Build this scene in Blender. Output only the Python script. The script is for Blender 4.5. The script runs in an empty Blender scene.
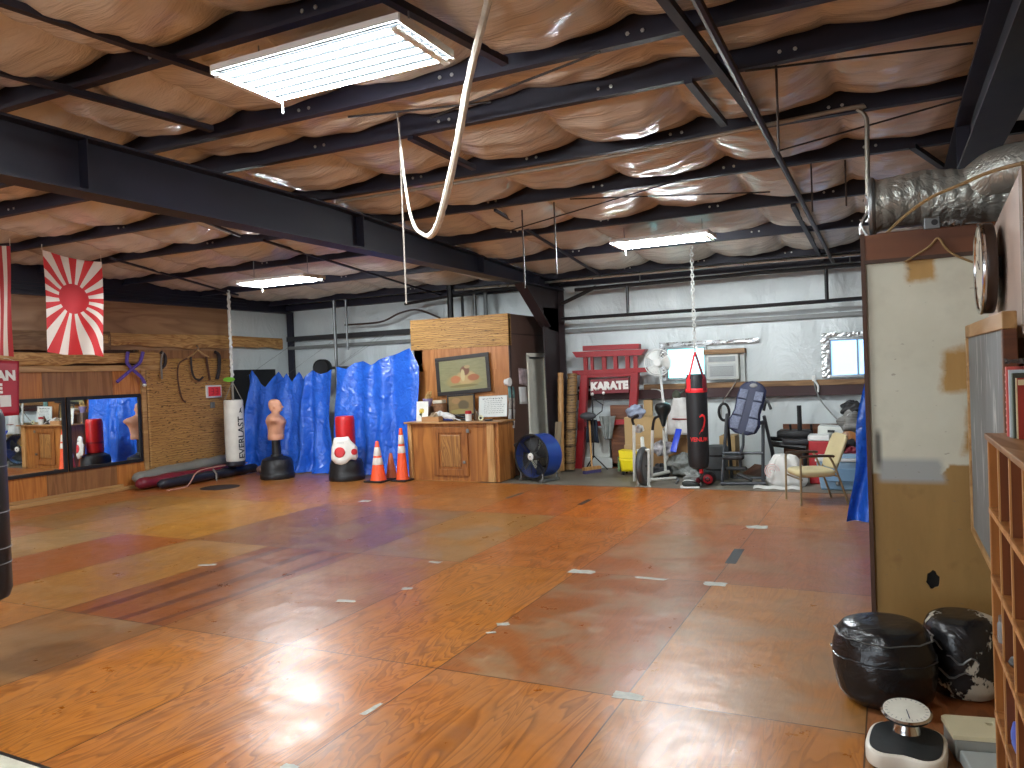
import bpy, bmesh, math, random
from mathutils import Vector, Matrix, Euler
random.seed(7)
S = bpy.context.scene
COL = S.collection
PI = math.pi
sin, cos = math.sin, math.cos

# ------------------------------------------------------------------ camera
FPX, YAW, PITCH, ROLL, EYE = 775.6, 0.45115, -0.0155047, 0.03844, 1.8342
RC = (Matrix.Rotation(YAW, 3, 'Z') @ Matrix.Rotation(PITCH, 3, 'X') @ Matrix.Rotation(ROLL, 3, 'Y'))
cam_d = bpy.data.cameras.new('camera')
cam_d.sensor_width = 36.0
cam_d.lens = FPX * 36.0 / 1024.0
cam_d.clip_start = 0.05
cam = bpy.data.objects.new('camera', cam_d)
COL.objects.link(cam)
cam.matrix_world = Matrix.Translation((0, 0, EYE)) @ (RC @ Matrix.Rotation(PI / 2, 3, 'X')).to_4x4()
S.camera = cam


def ray(px, py):
    return RC @ Vector(((px - 512) / FPX, 1.0, -(py - 384) / FPX))


def at(px, py, X=None, Y=None, Z=None):
    """the point of the place seen at a pixel, on a given plane"""
    d = ray(px, py)
    if X is not None: t = X / d.x
    elif Y is not None: t = Y / d.y
    else: t = (Z - EYE) / d.z
    p = d * t
    return Vector((p.x, p.y, p.z + EYE))


def zroof(y):            # underside of the purlins
    return 3.49 + 0.045 * (13.8 - y)


def on_roof(px, py, off=0.0):
    d = ray(px, py)
    t = (3.49 + 0.045 * 13.8 + off - EYE) / (d.z + 0.045 * d.y)
    p = d * t
    return Vector((p.x, p.y, p.z + EYE))


def pxm(npx, P):         # size in metres of npx pixels at P
    v = RC.transposed() @ (Vector(P) - Vector((0, 0, EYE)))
    return npx * v.y / FPX * cos(math.atan2(v.x, v.y))


# --------------------------------------------------------------- materials
def lin(c):
    return tuple((x / 255.0 / 12.92) if x / 255.0 <= 0.04045 else ((x / 255.0 + 0.055) / 1.055) ** 2.4 for x in c)


class NT:
    def __init__(self, m):
        self.t = m.node_tree; self.n = self.t.nodes; self.l = self.t.links
        self.b = self.n['Principled BSDF']; self.out = self.n['Material Output']

    def node(self, kind, **k):
        x = self.n.new(kind)
        for a, v in k.items():
            setattr(x, a, v)
        return x

    def put(self, sock, v):
        if hasattr(v, 'is_linked') or isinstance(v, bpy.types.NodeSocket): self.l.new(v, sock)
        else: sock.default_value = v

    def coord(self, which='Object', scale=(1, 1, 1), loc=(0, 0, 0), rot=(0, 0, 0)):
        tc = self.node('ShaderNodeTexCoord'); mp = self.node('ShaderNodeMapping')
        self.l.new(tc.outputs[which], mp.inputs[0])
        mp.inputs['Scale'].default_value = scale; mp.inputs['Location'].default_value = loc; mp.inputs['Rotation'].default_value = rot
        return mp.outputs[0]

    def noise(self, vec, scale=5, detail=4, rough=0.5, dist=0):
        x = self.node('ShaderNodeTexNoise'); self.l.new(vec, x.inputs['Vector'])
        x.inputs['Scale'].default_value = scale; x.inputs['Detail'].default_value = detail
        x.inputs['Roughness'].default_value = rough; x.inputs['Distortion'].default_value = dist
        return x.outputs['Fac']

    def wave(self, vec, scale=5, dist=2, detail=2, dscale=1, axis='X', prof='SIN'):
        x = self.node('ShaderNodeTexWave'); self.l.new(vec, x.inputs['Vector'])
        x.bands_direction = axis; x.wave_profile = prof
        x.inputs['Scale'].default_value = scale; x.inputs['Distortion'].default_value = dist
        x.inputs['Detail'].default_value = detail; x.inputs['Detail Scale'].default_value = dscale
        return x.outputs['Fac']

    def ramp(self, fac, stops):
        x = self.node('ShaderNodeValToRGB'); self.l.new(fac, x.inputs[0])
        e = x.color_ramp.elements
        while len(e) < len(stops): e.new(0.5)
        for i, (p, c) in enumerate(stops):
            e[i].position = p
            e[i].color = (c, c, c, 1) if isinstance(c, (int, float)) else (*c, 1)
        return x.outputs[0]

    def mix(self, f, a, b, mode='MIX'):
        x = self.node('ShaderNodeMix'); x.data_type = 'RGBA'; x.blend_type = mode
        for s, v in ((x.inputs[0], f), (x.inputs[6], a), (x.inputs[7], b)):
            if isinstance(v, bpy.types.NodeSocket): self.l.new(v, s)
            elif isinstance(v, (tuple, list)): s.default_value = (*v, 1) if len(v) == 3 else v
            else: s.default_value = v
        return x.outputs[2]

    def math(self, op, a, b=0.0, c=0.0, clamp=False):
        x = self.node('ShaderNodeMath'); x.operation = op; x.use_clamp = clamp
        for s, v in zip(x.inputs, (a, b, c)):
            if isinstance(v, bpy.types.NodeSocket): self.l.new(v, s)
            else: s.default_value = v
        return x.outputs[0]

    def sep(self, vec):
        x = self.node('ShaderNodeSeparateXYZ'); self.l.new(vec, x.inputs[0]); return x.outputs

    def bump(self, h, strength=0.3, dist=0.01, prev=None):
        x = self.node('ShaderNodeBump'); self.l.new(h, x.inputs['Height'])
        x.inputs['Strength'].default_value = strength; x.inputs['Distance'].default_value = dist
        if prev is not None: self.l.new(prev, x.inputs['Normal'])
        return x.outputs[0]

    def color(self, c): self.put(self.b.inputs['Base Color'], c if isinstance(c, bpy.types.NodeSocket) else (*c, 1))
    def rough(self, r): self.put(self.b.inputs['Roughness'], r)
    def normal(self, n): self.l.new(n, self.b.inputs['Normal'])


def newmat(name):
    m = bpy.data.materials.new(name); m.use_nodes = True
    return m, NT(m)


MATS = {}


def plain(name, rgb, rough=0.5, var=0.15, vs=6.0, metal=0.0, bump=0.0, bs=40.0, spec=0.5, coat=0.0, stretch=(1, 1, 1)):
    """one colour with soft mottling of wear, optional bump"""
    if name in MATS: return MATS[name]
    m, t = newmat(name)
    c = lin(rgb)
    v = t.coord('Object', stretch)
    f = t.noise(v, vs, 5, 0.6)
    t.color(t.mix(t.ramp(f, [(0.3, 0.0), (0.7, 1.0)]), tuple(x * (1 - var) for x in c), tuple(min(1, x * (1 + var)) for x in c)))
    t.rough(t.math('MULTIPLY_ADD', f, 0.2, rough - 0.1))
    t.b.inputs['Metallic'].default_value = metal
    t.b.inputs['Specular IOR Level'].default_value = spec
    t.b.inputs['Coat Weight'].default_value = coat
    if bump: t.normal(t.bump(t.noise(v, bs, 3, 0.6), bump, 0.004))
    MATS[name] = m
    return m


def wood(name, dark, light, rough=0.5, scale=1.0, axis=2, rings=9.0, bump=0.1, knots=True):
    """grain running along an axis (0 x, 1 y, 2 z)"""
    if name in MATS: return MATS[name]
    m, t = newmat(name)
    sc = [1.0, 1.0, 1.0]; sc[axis] = 0.12
    v = t.coord('Object', tuple(s * scale for s in sc))
    n = t.noise(v, 3.0, 3, 0.55, 0.6)
    r = t.math('FRACT', t.math('MULTIPLY', n, rings))
    r = t.ramp(r, [(0.0, 0.0), (0.75, 1.0), (1.0, 0.1)])
    fine = t.noise(t.coord('Object', tuple((40 * scale if i != axis else 2 * scale) for i in range(3))), 3, 3, 0.6)
    base = t.mix(r, lin(dark), lin(light))
    base = t.mix(t.math('MULTIPLY', fine, 0.35), base, lin(dark))
    t.color(base)
    t.rough(t.math('MULTIPLY_ADD', r, -0.12, rough))
    if bump: t.normal(t.bump(fine, bump, 0.003))
    MATS[name] = m
    return m


def emit(name, rgb, strength, base=(1, 1, 1)):
    m, t = newmat(name)
    t.color(base)
    t.b.inputs['Emission Color'].default_value = (*rgb, 1)
    t.b.inputs['Emission Strength'].default_value = strength
    return m


# ---------------------------------------------------------------- geometry
class MB:
    def __init__(s): s.v = []; s.f = []; s.mi = []; s.uv = None

    def add(s, v, f, mi=0):
        b = len(s.v); s.v += [Vector(p) for p in v]
        s.f += [tuple(b + i for i in q) for q in f]; s.mi += [mi] * len(f)
        return s

    def box(s, x0, x1, y0, y1, z0, z1, mi=0):
        return s.add([(x0, y0, z0), (x1, y0, z0), (x1, y1, z0), (x0, y1, z0), (x0, y0, z1), (x1, y0, z1), (x1, y1, z1), (x0, y1, z1)],
                     [(0, 3, 2, 1), (4, 5, 6, 7), (0, 1, 5, 4), (1, 2, 6, 5), (2, 3, 7, 6), (3, 0, 4, 7)], mi)

    def obox(s, c, h, R=None, mi=0):
        R = R or Matrix.Identity(3); c = Vector(c)
        q = [Vector((a * h[0], b * h[1], d * h[2])) for d in (-1, 1) for a, b in ((-1, -1), (1, -1), (1, 1), (-1, 1))]
        return s.add([c + R @ p for p in q], [(0, 3, 2, 1), (4, 5, 6, 7), (0, 1, 5, 4), (1, 2, 6, 5), (2, 3, 7, 6), (3, 0, 4, 7)], mi)

    def bar(s, p0, p1, w, h, up=(0, 0, 1), mi=0):
        p0, p1 = Vector(p0), Vector(p1); d = p1 - p0; L = d.length; d.normalize()
        u = Vector(up)
        if abs(d.dot(u)) > 0.98: u = Vector((1, 0, 0))
        x = d.cross(u).normalized(); z = x.cross(d).normalized()
        R = Matrix((x, d, z)).transposed()
        return s.obox((p0 + p1) / 2, (w / 2, L / 2, h / 2), R, mi)

    def tube(s, pts, r, n=10, cap=True, closed=False, mi=0, squash=None):
        P = [Vector(p) for p in pts]; N = len(P)
        rr = r if isinstance(r, (list, tuple)) else [r] * N
        vs = []; fs = []
        prev = None
        for i in range(N):
            if closed: d = P[(i + 1) % N] - P[i - 1]
            else: d = P[min(i + 1, N - 1)] - P[max(i - 1, 0)]
            if d.length < 1e-9: d = Vector((0, 0, 1))
            d.normalize()
            if prev is None:
                a = Vector((0, 0, 1)) if abs(d.z) < 0.9 else Vector((1, 0, 0))
                x = d.cross(a).normalized()
            else:
                x = (prev - d * prev.dot(d)).normalized()
            prev = x; y = d.cross(x)
            sx, sy = squash if squash else (1, 1)
            for k in range(n):
                a = 2 * PI * k / n
                vs.append(P[i] + x * (cos(a) * rr[i] * sx) + y * (sin(a) * rr[i] * sy))
        M = N if closed else N - 1
        for i in range(M):
            j = (i + 1) % N
            for k in range(n):
                l = (k + 1) % n
                fs.append((i * n + k, i * n + l, j * n + l, j * n + k))
        if cap and not closed:
            fs.append(tuple(range(n - 1, -1, -1))); fs.append(tuple((N - 1) * n + k for k in range(n)))
        return s.add(vs, fs, mi)

    def lathe(s, prof, c=(0, 0, 0), n=28, R=None, mi=0, sx=1, sy=1):
        R = R or Matrix.Identity(3); c = Vector(c); vs = []; fs = []
        for (r, z) in prof:
            for k in range(n):
                a = 2 * PI * k / n
                vs.append(c + R @ Vector((r * cos(a) * sx, r * sin(a) * sy, z)))
        for i in range(len(prof) - 1):
            for k in range(n):
                l = (k + 1) % n
                fs.append((i * n + k, i * n + l, (i + 1) * n + l, (i + 1) * n + k))
        if prof[0][0] > 1e-4: fs.append(tuple(range(n - 1, -1, -1)))
        if prof[-1][0] > 1e-4: fs.append(tuple((len(prof) - 1) * n + k for k in range(n)))
        return s.add(vs, fs, mi)

    def prism(s, poly, d0, d1, fn, mi=0):
        """poly 2-D, extruded between d0 and d1, fn(a, b, d) -> point"""
        n = len(poly)
        vs = [fn(a, b, d0) for a, b in poly] + [fn(a, b, d1) for a, b in poly]
        fs = [tuple(range(n - 1, -1, -1)), tuple(range(n, 2 * n))] + [(i, (i + 1) % n, n + (i + 1) % n, n + i) for i in range(n)]
        return s.add(vs, fs, mi)

    def grid(s, fn, nu, nv, mi=0, uv=False):
        vs = [fn(i / nu, j / nv) for j in range(nv + 1) for i in range(nu + 1)]
        fs = [(j * (nu + 1) + i, j * (nu + 1) + i + 1, (j + 1) * (nu + 1) + i + 1, (j + 1) * (nu + 1) + i) for j in range(nv) for i in range(nu)]
        b = len(s.v)
        s.add(vs, fs, mi)
        if uv:
            s.uv = s.uv or {}
            for j in range(nv + 1):
                for i in range(nu + 1): s.uv[b + j * (nu + 1) + i] = (i / nu, j / nv)
        return s

    def ball(s, c, r, n=16, m=10, R=None, mi=0):
        r = r if isinstance(r, (tuple, list)) else (r, r, r)
        R = R or Matrix.Identity(3); c = Vector(c); vs = []; fs = []
        for j in range(1, m):
            th = PI * j / m
            for k in range(n):
                a = 2 * PI * k / n
                vs.append(c + R @ Vector((r[0] * sin(th) * cos(a), r[1] * sin(th) * sin(a), r[2] * cos(th))))
        vs.append(c + R @ Vector((0, 0, r[2]))); vs.append(c + R @ Vector((0, 0, -r[2])))
        for j in range(m - 2):
            for k in range(n):
                l = (k + 1) % n
                fs.append((j * n + k, (j + 1) * n + k, (j + 1) * n + l, j * n + l))
        T = (m - 1) * n
        for k in range(n):
            l = (k + 1) % n
            fs.append((T, k, l)); fs.append((T + 1, (m - 2) * n + l, (m - 2) * n + k))
        return s.add(vs, fs, mi)

    def build(s, name, mat, parent=None, smooth=True, bevel=0.0, solid=0.0, subd=0, angle=40, seg=2):
        org = ORG.get(parent.name, Vector((0, 0, 0))) if parent else Vector((0, 0, 0))
        me = bpy.data.meshes.new(name)
        me.from_pydata([tuple(p - org) for p in s.v], [], s.f)
        for i, k in enumerate(s.mi): me.polygons[i].material_index = k
        if s.uv:
            L = me.uv_layers.new(name='UVMap')
            for lp in me.loops: L.data[lp.index].uv = s.uv.get(lp.vertex_index, (0, 0))
        bm = bmesh.new(); bm.from_mesh(me)
        if not s.uv: bmesh.ops.recalc_face_normals(bm, faces=bm.faces)
        if bevel:
            es = [e for e in bm.edges if len(e.link_faces) == 2 and e.calc_face_angle(0) > 0.6]
            bmesh.ops.bevel(bm, geom=es, offset=bevel, segments=seg, affect='EDGES', profile=0.5, clamp_overlap=True)
        bm.to_mesh(me); bm.free()
        if smooth:
            for p in me.polygons: p.use_smooth = True
            me.set_sharp_from_angle(angle=math.radians(angle))
        for mm in (mat if isinstance(mat, (list, tuple)) else [mat]): me.materials.append(mm)
        o = bpy.data.objects.new(name, me); COL.objects.link(o)
        if solid:
            q = o.modifiers.new('thickness', 'SOLIDIFY'); q.thickness = solid; q.offset = 0
        if subd:
            q = o.modifiers.new('smooth', 'SUBSURF'); q.levels = subd; q.render_levels = subd
        if parent:
            o.parent = parent; ORG[o.name] = org
        return o


ORG = {}


def tag(o, label, cat, group=None, kind=None):
    if label: o['label'] = label
    if cat: o['category'] = cat
    if group: o['group'] = group
    if kind: o['kind'] = kind
    return o


def thing(name, label, cat, loc, group=None):
    o = bpy.data.objects.new(name, None); COL.objects.link(o)
    o.empty_display_size = 0.1
    o.location = Vector(loc); ORG[o.name] = Vector(loc)
    return tag(o, label, cat, group)


def solo(name, mb, mat, label, cat, group=None, **k):
    c = sum(mb.v, Vector()) / len(mb.v); z = min(p.z for p in mb.v); c.z = z
    for i, p in enumerate(mb.v): mb.v[i] = p - c
    o = mb.build(name, mat, None, **k); o.location = c; ORG[o.name] = c
    return tag(o, label, cat, group)


def struct(name, mb, mat, **k):
    o = mb.build(name, mat, None, **k); o['kind'] = 'structure'
    return o


def dup(root, loc, label=None):
    def cp(o, par):
        c = o.copy(); COL.objects.link(c)
        if par: c.parent = par
        for ch in o.children: cp(ch, c)
        return c
    r = cp(root, None); r.location = Vector(loc)
    if label: r['label'] = label
    return r


def text(body, size, fn, mb, depth=0.0, mi=0, bold=0.0, align='CENTER', shear=0.0, sub=0):
    """letters as mesh, placed with fn(x, y) -> point on the face they stand on"""
    cu = bpy.data.curves.new('lettering', 'FONT'); cu.body = body; cu.size = size; cu.align_x = align; cu.align_y = 'CENTER'
    cu.offset = bold; cu.shear = shear; cu.resolution_u = 3
    ob = bpy.data.objects.new('lettering', cu); COL.objects.link(ob)
    dg = bpy.context.evaluated_depsgraph_get(); dg.update()
    me = bpy.data.meshes.new_from_object(ob.evaluated_get(dg))
    if sub:
        bm = bmesh.new(); bm.from_mesh(me)
        bmesh.ops.triangulate(bm, faces=bm.faces)
        bmesh.ops.subdivide_edges(bm, edges=bm.edges, cuts=sub, use_grid_fill=True)
        bm.to_mesh(me); bm.free()
    mb.add([fn(v.co.x, v.co.y) for v in me.vertices], [tuple(p.vertices) for p in me.polygons], mi)
    bpy.data.objects.remove(ob); bpy.data.curves.remove(cu); bpy.data.meshes.remove(me)
    return mb


def interp(pts, x):
    if x <= pts[0][0]: return pts[0][1]
    for (a, b), (c, d) in zip(pts, pts[1:]):
        if x <= c: return b + (d - b) * (x - a) / (c - a)
    return pts[-1][1]


def smoothpath(pts, k=6):
    P = [Vector(p) for p in pts]; out = []
    for i in range(len(P) - 1):
        p0, p1, p2, p3 = P[max(i - 1, 0)], P[i], P[i + 1], P[min(i + 2, len(P) - 1)]
        for j in range(k):
            t = j / k
            out.append(0.5 * ((2 * p1) + (p2 - p0) * t + (2 * p0 - 5 * p1 + 4 * p2 - p3) * t * t + (3 * p1 - p0 - 3 * p2 + p3) * t ** 3))
    out.append(P[-1]); return out
# ======================================================= the building shell
XL, YB, XR = -12.3, 14.0, 0.55
X0, Y0, SW, SL = -1.36416, 4.10726, 1.22, 2.44
EDGE = Y0 + 3 * SL            # far edge of the plywood, concrete beyond

# ---- plywood floor: one sheet per quad, each sheet has its own stain
STAIN = at(48, 658, Z=0)[:2]
def floor_mat():
    m, t = newmat('stained_plywood')
    tint = t.node('ShaderNodeVertexColor'); tint.layer_name = 'tint'
    seed = t.node('ShaderNodeAttribute'); seed.attribute_name = 'seed'
    uv = t.node('ShaderNodeUVMap')
    tc = t.node('ShaderNodeTexCoord')
    off = t.node('ShaderNodeVectorMath'); off.operation = 'MULTIPLY_ADD'
    t.l.new(seed.outputs['Color'], off.inputs[0]); off.inputs[1].default_value = (37, 91, 53)
    t.l.new(tc.outputs['Object'], off.inputs[2])
    p = off.outputs[0]
    mp = t.node('ShaderNodeMapping'); t.l.new(p, mp.inputs[0]); mp.inputs['Scale'].default_value = (1.0, 0.2, 1)
    n = t.noise(mp.outputs[0], 3.6, 3, 0.5, 0.7)
    rings = t.math('FRACT', t.math('MULTIPLY', n, 16.0))
    rings = t.ramp(rings, [(0.0, 0.0), (0.4, 0.75), (0.86, 1.0), (1.0, 0.0)])
    mp2 = t.node('ShaderNodeMapping'); t.l.new(p, mp2.inputs[0]); mp2.inputs['Scale'].default_value = (38, 1.6, 1)
    streak = t.noise(mp2.outputs[0], 1.0, 4, 0.65)
    blot = t.noise(p, 0.9, 4, 0.6)
    wear = t.ramp(t.noise(p, 1.3, 6, 0.62, 0.4), [(0.46, 0.0), (0.6, 1.0)])
    sepc = t.node('ShaderNodeSeparateColor'); t.l.new(seed.outputs['Color'], sepc.inputs[0])
    g_amt = t.math('MULTIPLY_ADD', sepc.outputs[2], 0.75, 0.15)     # how strong the grain shows on this sheet
    base = tint.outputs[0]
    dark = t.mix(1.0, base, (0.52, 0.36, 0.22), 'MULTIPLY')
    bright = t.mix(1.0, base, (1.30, 1.18, 0.95), 'MULTIPLY')
    col = t.mix(t.math('MULTIPLY', t.math('SUBTRACT', 1.0, rings), g_amt), bright, dark)
    col = t.mix(t.math('MULTIPLY', t.ramp(streak, [(0.5, 0.0), (0.75, 1.0)]), 0.35), col, t.mix(1.0, base, (0.55, 0.42, 0.34), 'MULTIPLY'))
    col = t.mix(t.math('MULTIPLY', t.ramp(blot, [(0.35, 0.0), (0.7, 1.0)]), 0.35), col, t.mix(1.0, base, (1.18, 0.9, 0.62), 'MULTIPLY'))
    col = t.mix(t.math('MULTIPLY', wear, t.math('MULTIPLY_ADD', sepc.outputs[1], 0.80, 0.0)), col, lin((144, 116, 84)))
    # a dark spill on one sheet, dark red filler strips on another
    w = t.sep(tc.outputs['Object'])
    def box_mask(x0, x1, y0, y1):
        a = t.math('MULTIPLY', t.math('GREATER_THAN', w[0], x0), t.math('LESS_THAN', w[0], x1))
        return t.math('MULTIPLY', a, t.math('MULTIPLY', t.math('GREATER_THAN', w[1], y0), t.math('LESS_THAN', w[1], y1)))
    sx, sy = STAIN
    ex = t.math('DIVIDE', t.math('SUBTRACT', w[0], sx), 0.42); ey = t.math('DIVIDE', t.math('SUBTRACT', w[1], sy), 0.34)
    rr_ = t.math('ADD', t.math('ADD', t.math('MULTIPLY', ex, ex), t.math('MULTIPLY', ey, ey)), t.math('MULTIPLY', t.math('SUBTRACT', blot, 0.5), 1.2))
    col = t.mix(t.math('MULTIPLY', t.ramp(rr_, [(0.55, 1.0), (0.95, 0.0)]), 0.55), col, lin((84, 58, 36)))
    strips = t.math('ADD', w[0], t.math('MULTIPLY', t.math('SUBTRACT', t.noise(p, 0.7, 2, 0.5), 0.5), 0.22))
    bands = t.math('MAXIMUM', t.math('LESS_THAN', t.math('ABSOLUTE', t.math('SUBTRACT', strips, -5.98)), 0.06), t.math('LESS_THAN', t.math('ABSOLUTE', t.math('SUBTRACT', strips, -5.52)), 0.05))
    bands = t.math('MAXIMUM', bands, t.math('LESS_THAN', t.math('ABSOLUTE', t.math('SUBTRACT', strips, -5.16)), 0.035))
    bands = t.math('MULTIPLY', bands, box_mask(X0 - 4 * SW, X0 - 3 * SW, Y0, Y0 + SL))
    col = t.mix(t.math('MULTIPLY', bands, 0.75), col, lin((92, 44, 26)))
    # dirt in the joints between sheets
    u = t.sep(uv.outputs[0])
    def edge(s, w):
        d = t.math('MINIMUM', s, t.math('SUBTRACT', 1.0, s))
        return t.math('LESS_THAN', d, w)
    seam = t.math('MAXIMUM', edge(u[0], 0.0035), edge(u[1], 0.0018))
    col = t.mix(t.math('MULTIPLY', seam, 0.85), col, lin((40, 22, 14)))
    t.color(col)
    r = t.math('MULTIPLY_ADD', t.noise(p, 5.0, 5, 0.7), 0.22, 0.195)
    r = t.math('ADD', r, t.math('MULTIPLY', wear, 0.08))
    t.rough(r)
    t.b.inputs['Specular IOR Level'].default_value = 0.42
    b = t.bump(streak, 0.22, 0.004)
    b = t.bump(t.noise(p, 2.2, 3, 0.5), 0.4, 0.03, b)
    t.normal(b)
    return m


TINT = {  # (row, column): sheet colour, wear, grain   row 0 nearest the camera
    (-1, 0): ((186, 132, 66), .3, .5), (-1, -1): ((192, 120, 52), .2, .8), (-1, -2): ((196, 128, 56), .2, .7), (-1, -3): ((190, 126, 60), .3, .6),
    (0, 0): ((182, 120, 58), .6, .55), (0, -1): ((186, 116, 48), .25, .9), (0, -2): ((190, 118, 46), .15, 1.0), (0, -3): ((192, 122, 46), .2, .9),
    (0, -4): ((152, 108, 66), .7, .25), (0, -5): ((182, 120, 52), .3, .5), (0, -6): ((178, 116, 56), .3, .5),
    (1, 0): ((180, 122, 58), .8, .3), (1, -1): ((158, 92, 44), 1.0, .35), (1, -2): ((186, 116, 38), .1, 1.0), (1, -3): ((166, 106, 56), .4, .6),
    (1, -4): ((150, 84, 36), .1, .35), (1, -5): ((176, 124, 58), .4, .35), (1, -6): ((166, 92, 34), .1, .3), (1, -7): ((176, 140, 88), .6, .3),
    (2, 0): ((166, 98, 52), .6, .4), (2, -1): ((166, 98, 54), .8, .25), (2, -2): ((184, 108, 40), .1, 1.0), (2, -3): ((160, 114, 58), .9, .25),
    (2, -4): ((140, 92, 64), .8, .3), (2, -5): ((150, 100, 62), .5, .4), (2, -6): ((184, 130, 50), .2, .4), (2, -7): ((180, 132, 66), .4, .35),
    (3, 0): ((172, 110, 62), .4, .4), (3, -1): ((172, 110, 64), .5, .5), (3, -2): ((190, 104, 28), .05, .9), (3, -3): ((180, 100, 38), .1, .7),
    (3, -4): ((178, 112, 52), .3, .5), (3, -5): ((170, 102, 46), .3, .5), (3, -6): ((176, 116, 56), .3, .4),
}
mb = MB(); cols = []; seeds = []; uvs = []
rs = random.Random(11)
for j in range(-5, 5):
    for i in range(-9, 2):
        xa, xb = X0 + i * SW, X0 + (i + 1) * SW
        ya, yb = Y0 + (j - 1) * SL, Y0 + j * SL
        if j == 4:
            if xb > -5.9: continue
            yb = min(yb, YB - 0.02)
        if i == -9: xa = XL
        if i == 1: xb = XR + 0.35
        mb.add([(xa, ya, 0), (xb, ya, 0), (xb, yb, 0), (xa, yb, 0)], [(0, 1, 2, 3)])
        c, w, g = TINT.get((j, i), ((172 + rs.randint(-14, 14), 112 + rs.randint(-12, 10), 54 + rs.randint(-8, 10)), rs.uniform(.2, .6), rs.uniform(.3, .8)))
        lu = .3 * c[0] + .59 * c[1] + .11 * c[2]
        c = tuple(min(255, f_ * (q + (lu - q) * .10)) for q, f_ in zip(c, (.90, .89, .82)))
        cols += [(*lin(c), 1)] * 4; seeds += [(rs.random(), w, g, 1)] * 4; uvs += [(0, 0), (1, 0), (1, 1), (0, 1)]
fl = struct('floor', mb, floor_mat(), smooth=False)
a = fl.data.color_attributes.new('tint', 'FLOAT_COLOR', 'CORNER'); b = fl.data.color_attributes.new('seed', 'FLOAT_COLOR', 'CORNER')
L = fl.data.uv_layers.new(name='UVMap')
for k in range(len(fl.data.loops)):
    vi = fl.data.loops[k].vertex_index
    a.data[k].color = cols[vi]; b.data[k].color = seeds[vi]; L.data[k].uv = uvs[vi]
mb = MB().box(-13, 9, -9, 15, -0.2, -0.012)
struct('ground', mb, plain('grey_concrete', (118, 112, 100), 0.55, 0.25, 2.5, bump=0.1), smooth=False)
mb = MB().box(-5.9, 0.9, EDGE - 0.01, EDGE + 0.02, -0.012, 0.004)
struct('trim_1', mb, plain('worn_edge', (120, 84, 56), 0.6, 0.3), smooth=False)

# ---- vinyl faced insulation on the metal walls and roof
def vinyl(name, rgb, rough, wr=0.5, sc=3.0, var=0.12, stretch=(1, 1, 1), spec=0.5):
    m, t = newmat(name)
    c = lin(rgb)
    v = t.coord('Object', stretch)
    f = t.noise(v, 1.2, 4, 0.6)
    t.color(t.mix(f, tuple(x * (1 - var) for x in c), tuple(min(1, x * (1 + var)) for x in c)))
    n1 = t.noise(v, sc, 5, 0.6, 1.2)
    ridge = t.math('ABSOLUTE', t.math('SUBTRACT', n1, 0.5))
    t.rough(rough)
    t.b.inputs['Specular IOR Level'].default_value = spec
    t.normal(t.bump(t.noise(v, sc * 5, 3, 0.6), wr * 0.5, 0.01, t.bump(ridge, wr, 0.12)))
    return m


WALLV = vinyl('white_vinyl_insulation', (214, 221, 221), 0.38, 0.55, 1.6, 0.08, (1, 1, 0.45))
ROOFV = vinyl('tan_vinyl_insulation', (213, 203, 188), 0.22, 0.42, 1.8, 0.10, (0.35, 1.9, 1), 0.6)
NAVY = plain('dark_painted_steel', (30, 28, 44), 0.55, 0.25, 3)
MAROON = plain('maroon_steel', (58, 26, 26), 0.55, 0.2, 3)


def quilt_back(u, v):
    x = -12.6 + u * 15.4; z = v * 4.1
    # bulges between girts and seams of the rolls
    bul = abs(sin(PI * (x + 0.3) / 1.52)) ** 0.5 * 0.04
    gz = min(abs(z - g) for g in (0.0, 1.36, 2.62, 3.45, 4.2))
    bul *= min(1, gz / 0.25)
    return Vector((x, YB - 0.02 - bul - 0.012 * sin(x * 9.1 + z * 3) * min(1, gz / .2), z))


mb = MB().grid(quilt_back, 220, 50)
mb.box(-12.6, 9, YB, YB + 0.1, -0.1, 4.6)
struct('wall_back', mb, WALLV)
mb = MB().box(XL - 0.25, XL - 0.12, -9, YB, -0.1, 4.9)
struct('wall_left', mb, WALLV, smooth=False)
mb = MB().box(8.8, 9, -9, YB, -0.1, 5.6)
struct('wall_right', mb, plain('grey_brown_wall', (120, 112, 100), 0.7), smooth=False)  # one even grey-brown colour

# ---- roof: purlins and sagging insulation
PY = [-6.2, -4.7, -3.2, -1.7, -0.2, 1.2, 2.45, 3.68, 4.87, 5.61, 6.86, 8.10, 9.65, 11.39, 13.3]
PH = 0.2
rows = [-8.0] + PY + [YB]
def ceil_fn(ya, yb):
    def fn(u, v):
        x = -12.6 + u * 15.4; y = ya + v * (yb - ya)
        top = zroof(y) + PH
        w = (x + 2.5) / 1.1
        lobe = 0.05 + 0.95 * abs(sin(PI * w)) ** 0.42
        k = math.floor(w); rr = random.Random(int(k * 131 + ya * 17))
        amp = min(0.21, 0.17 * (yb - ya)) * (0.85 + 0.3 * rr.random())
        s = sin(PI * v) ** 0.42
        wr = 0.012 * sin(y * 23 + 3 * sin(x * 3.1)) * s + 0.008 * sin(x * 17 + y * 6) * s
        return Vector((x, y, top - amp * lobe * s - wr))
    return fn
mb = MB()
for ya, yb in zip(rows, rows[1:]):
    mb.grid(ceil_fn(ya, yb), 420, 18)
mb.box(-12.9, 9, -9, YB + 0.2, 4.75, 4.85)
ce = struct('ceiling', mb, ROOFV, angle=80)


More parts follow.
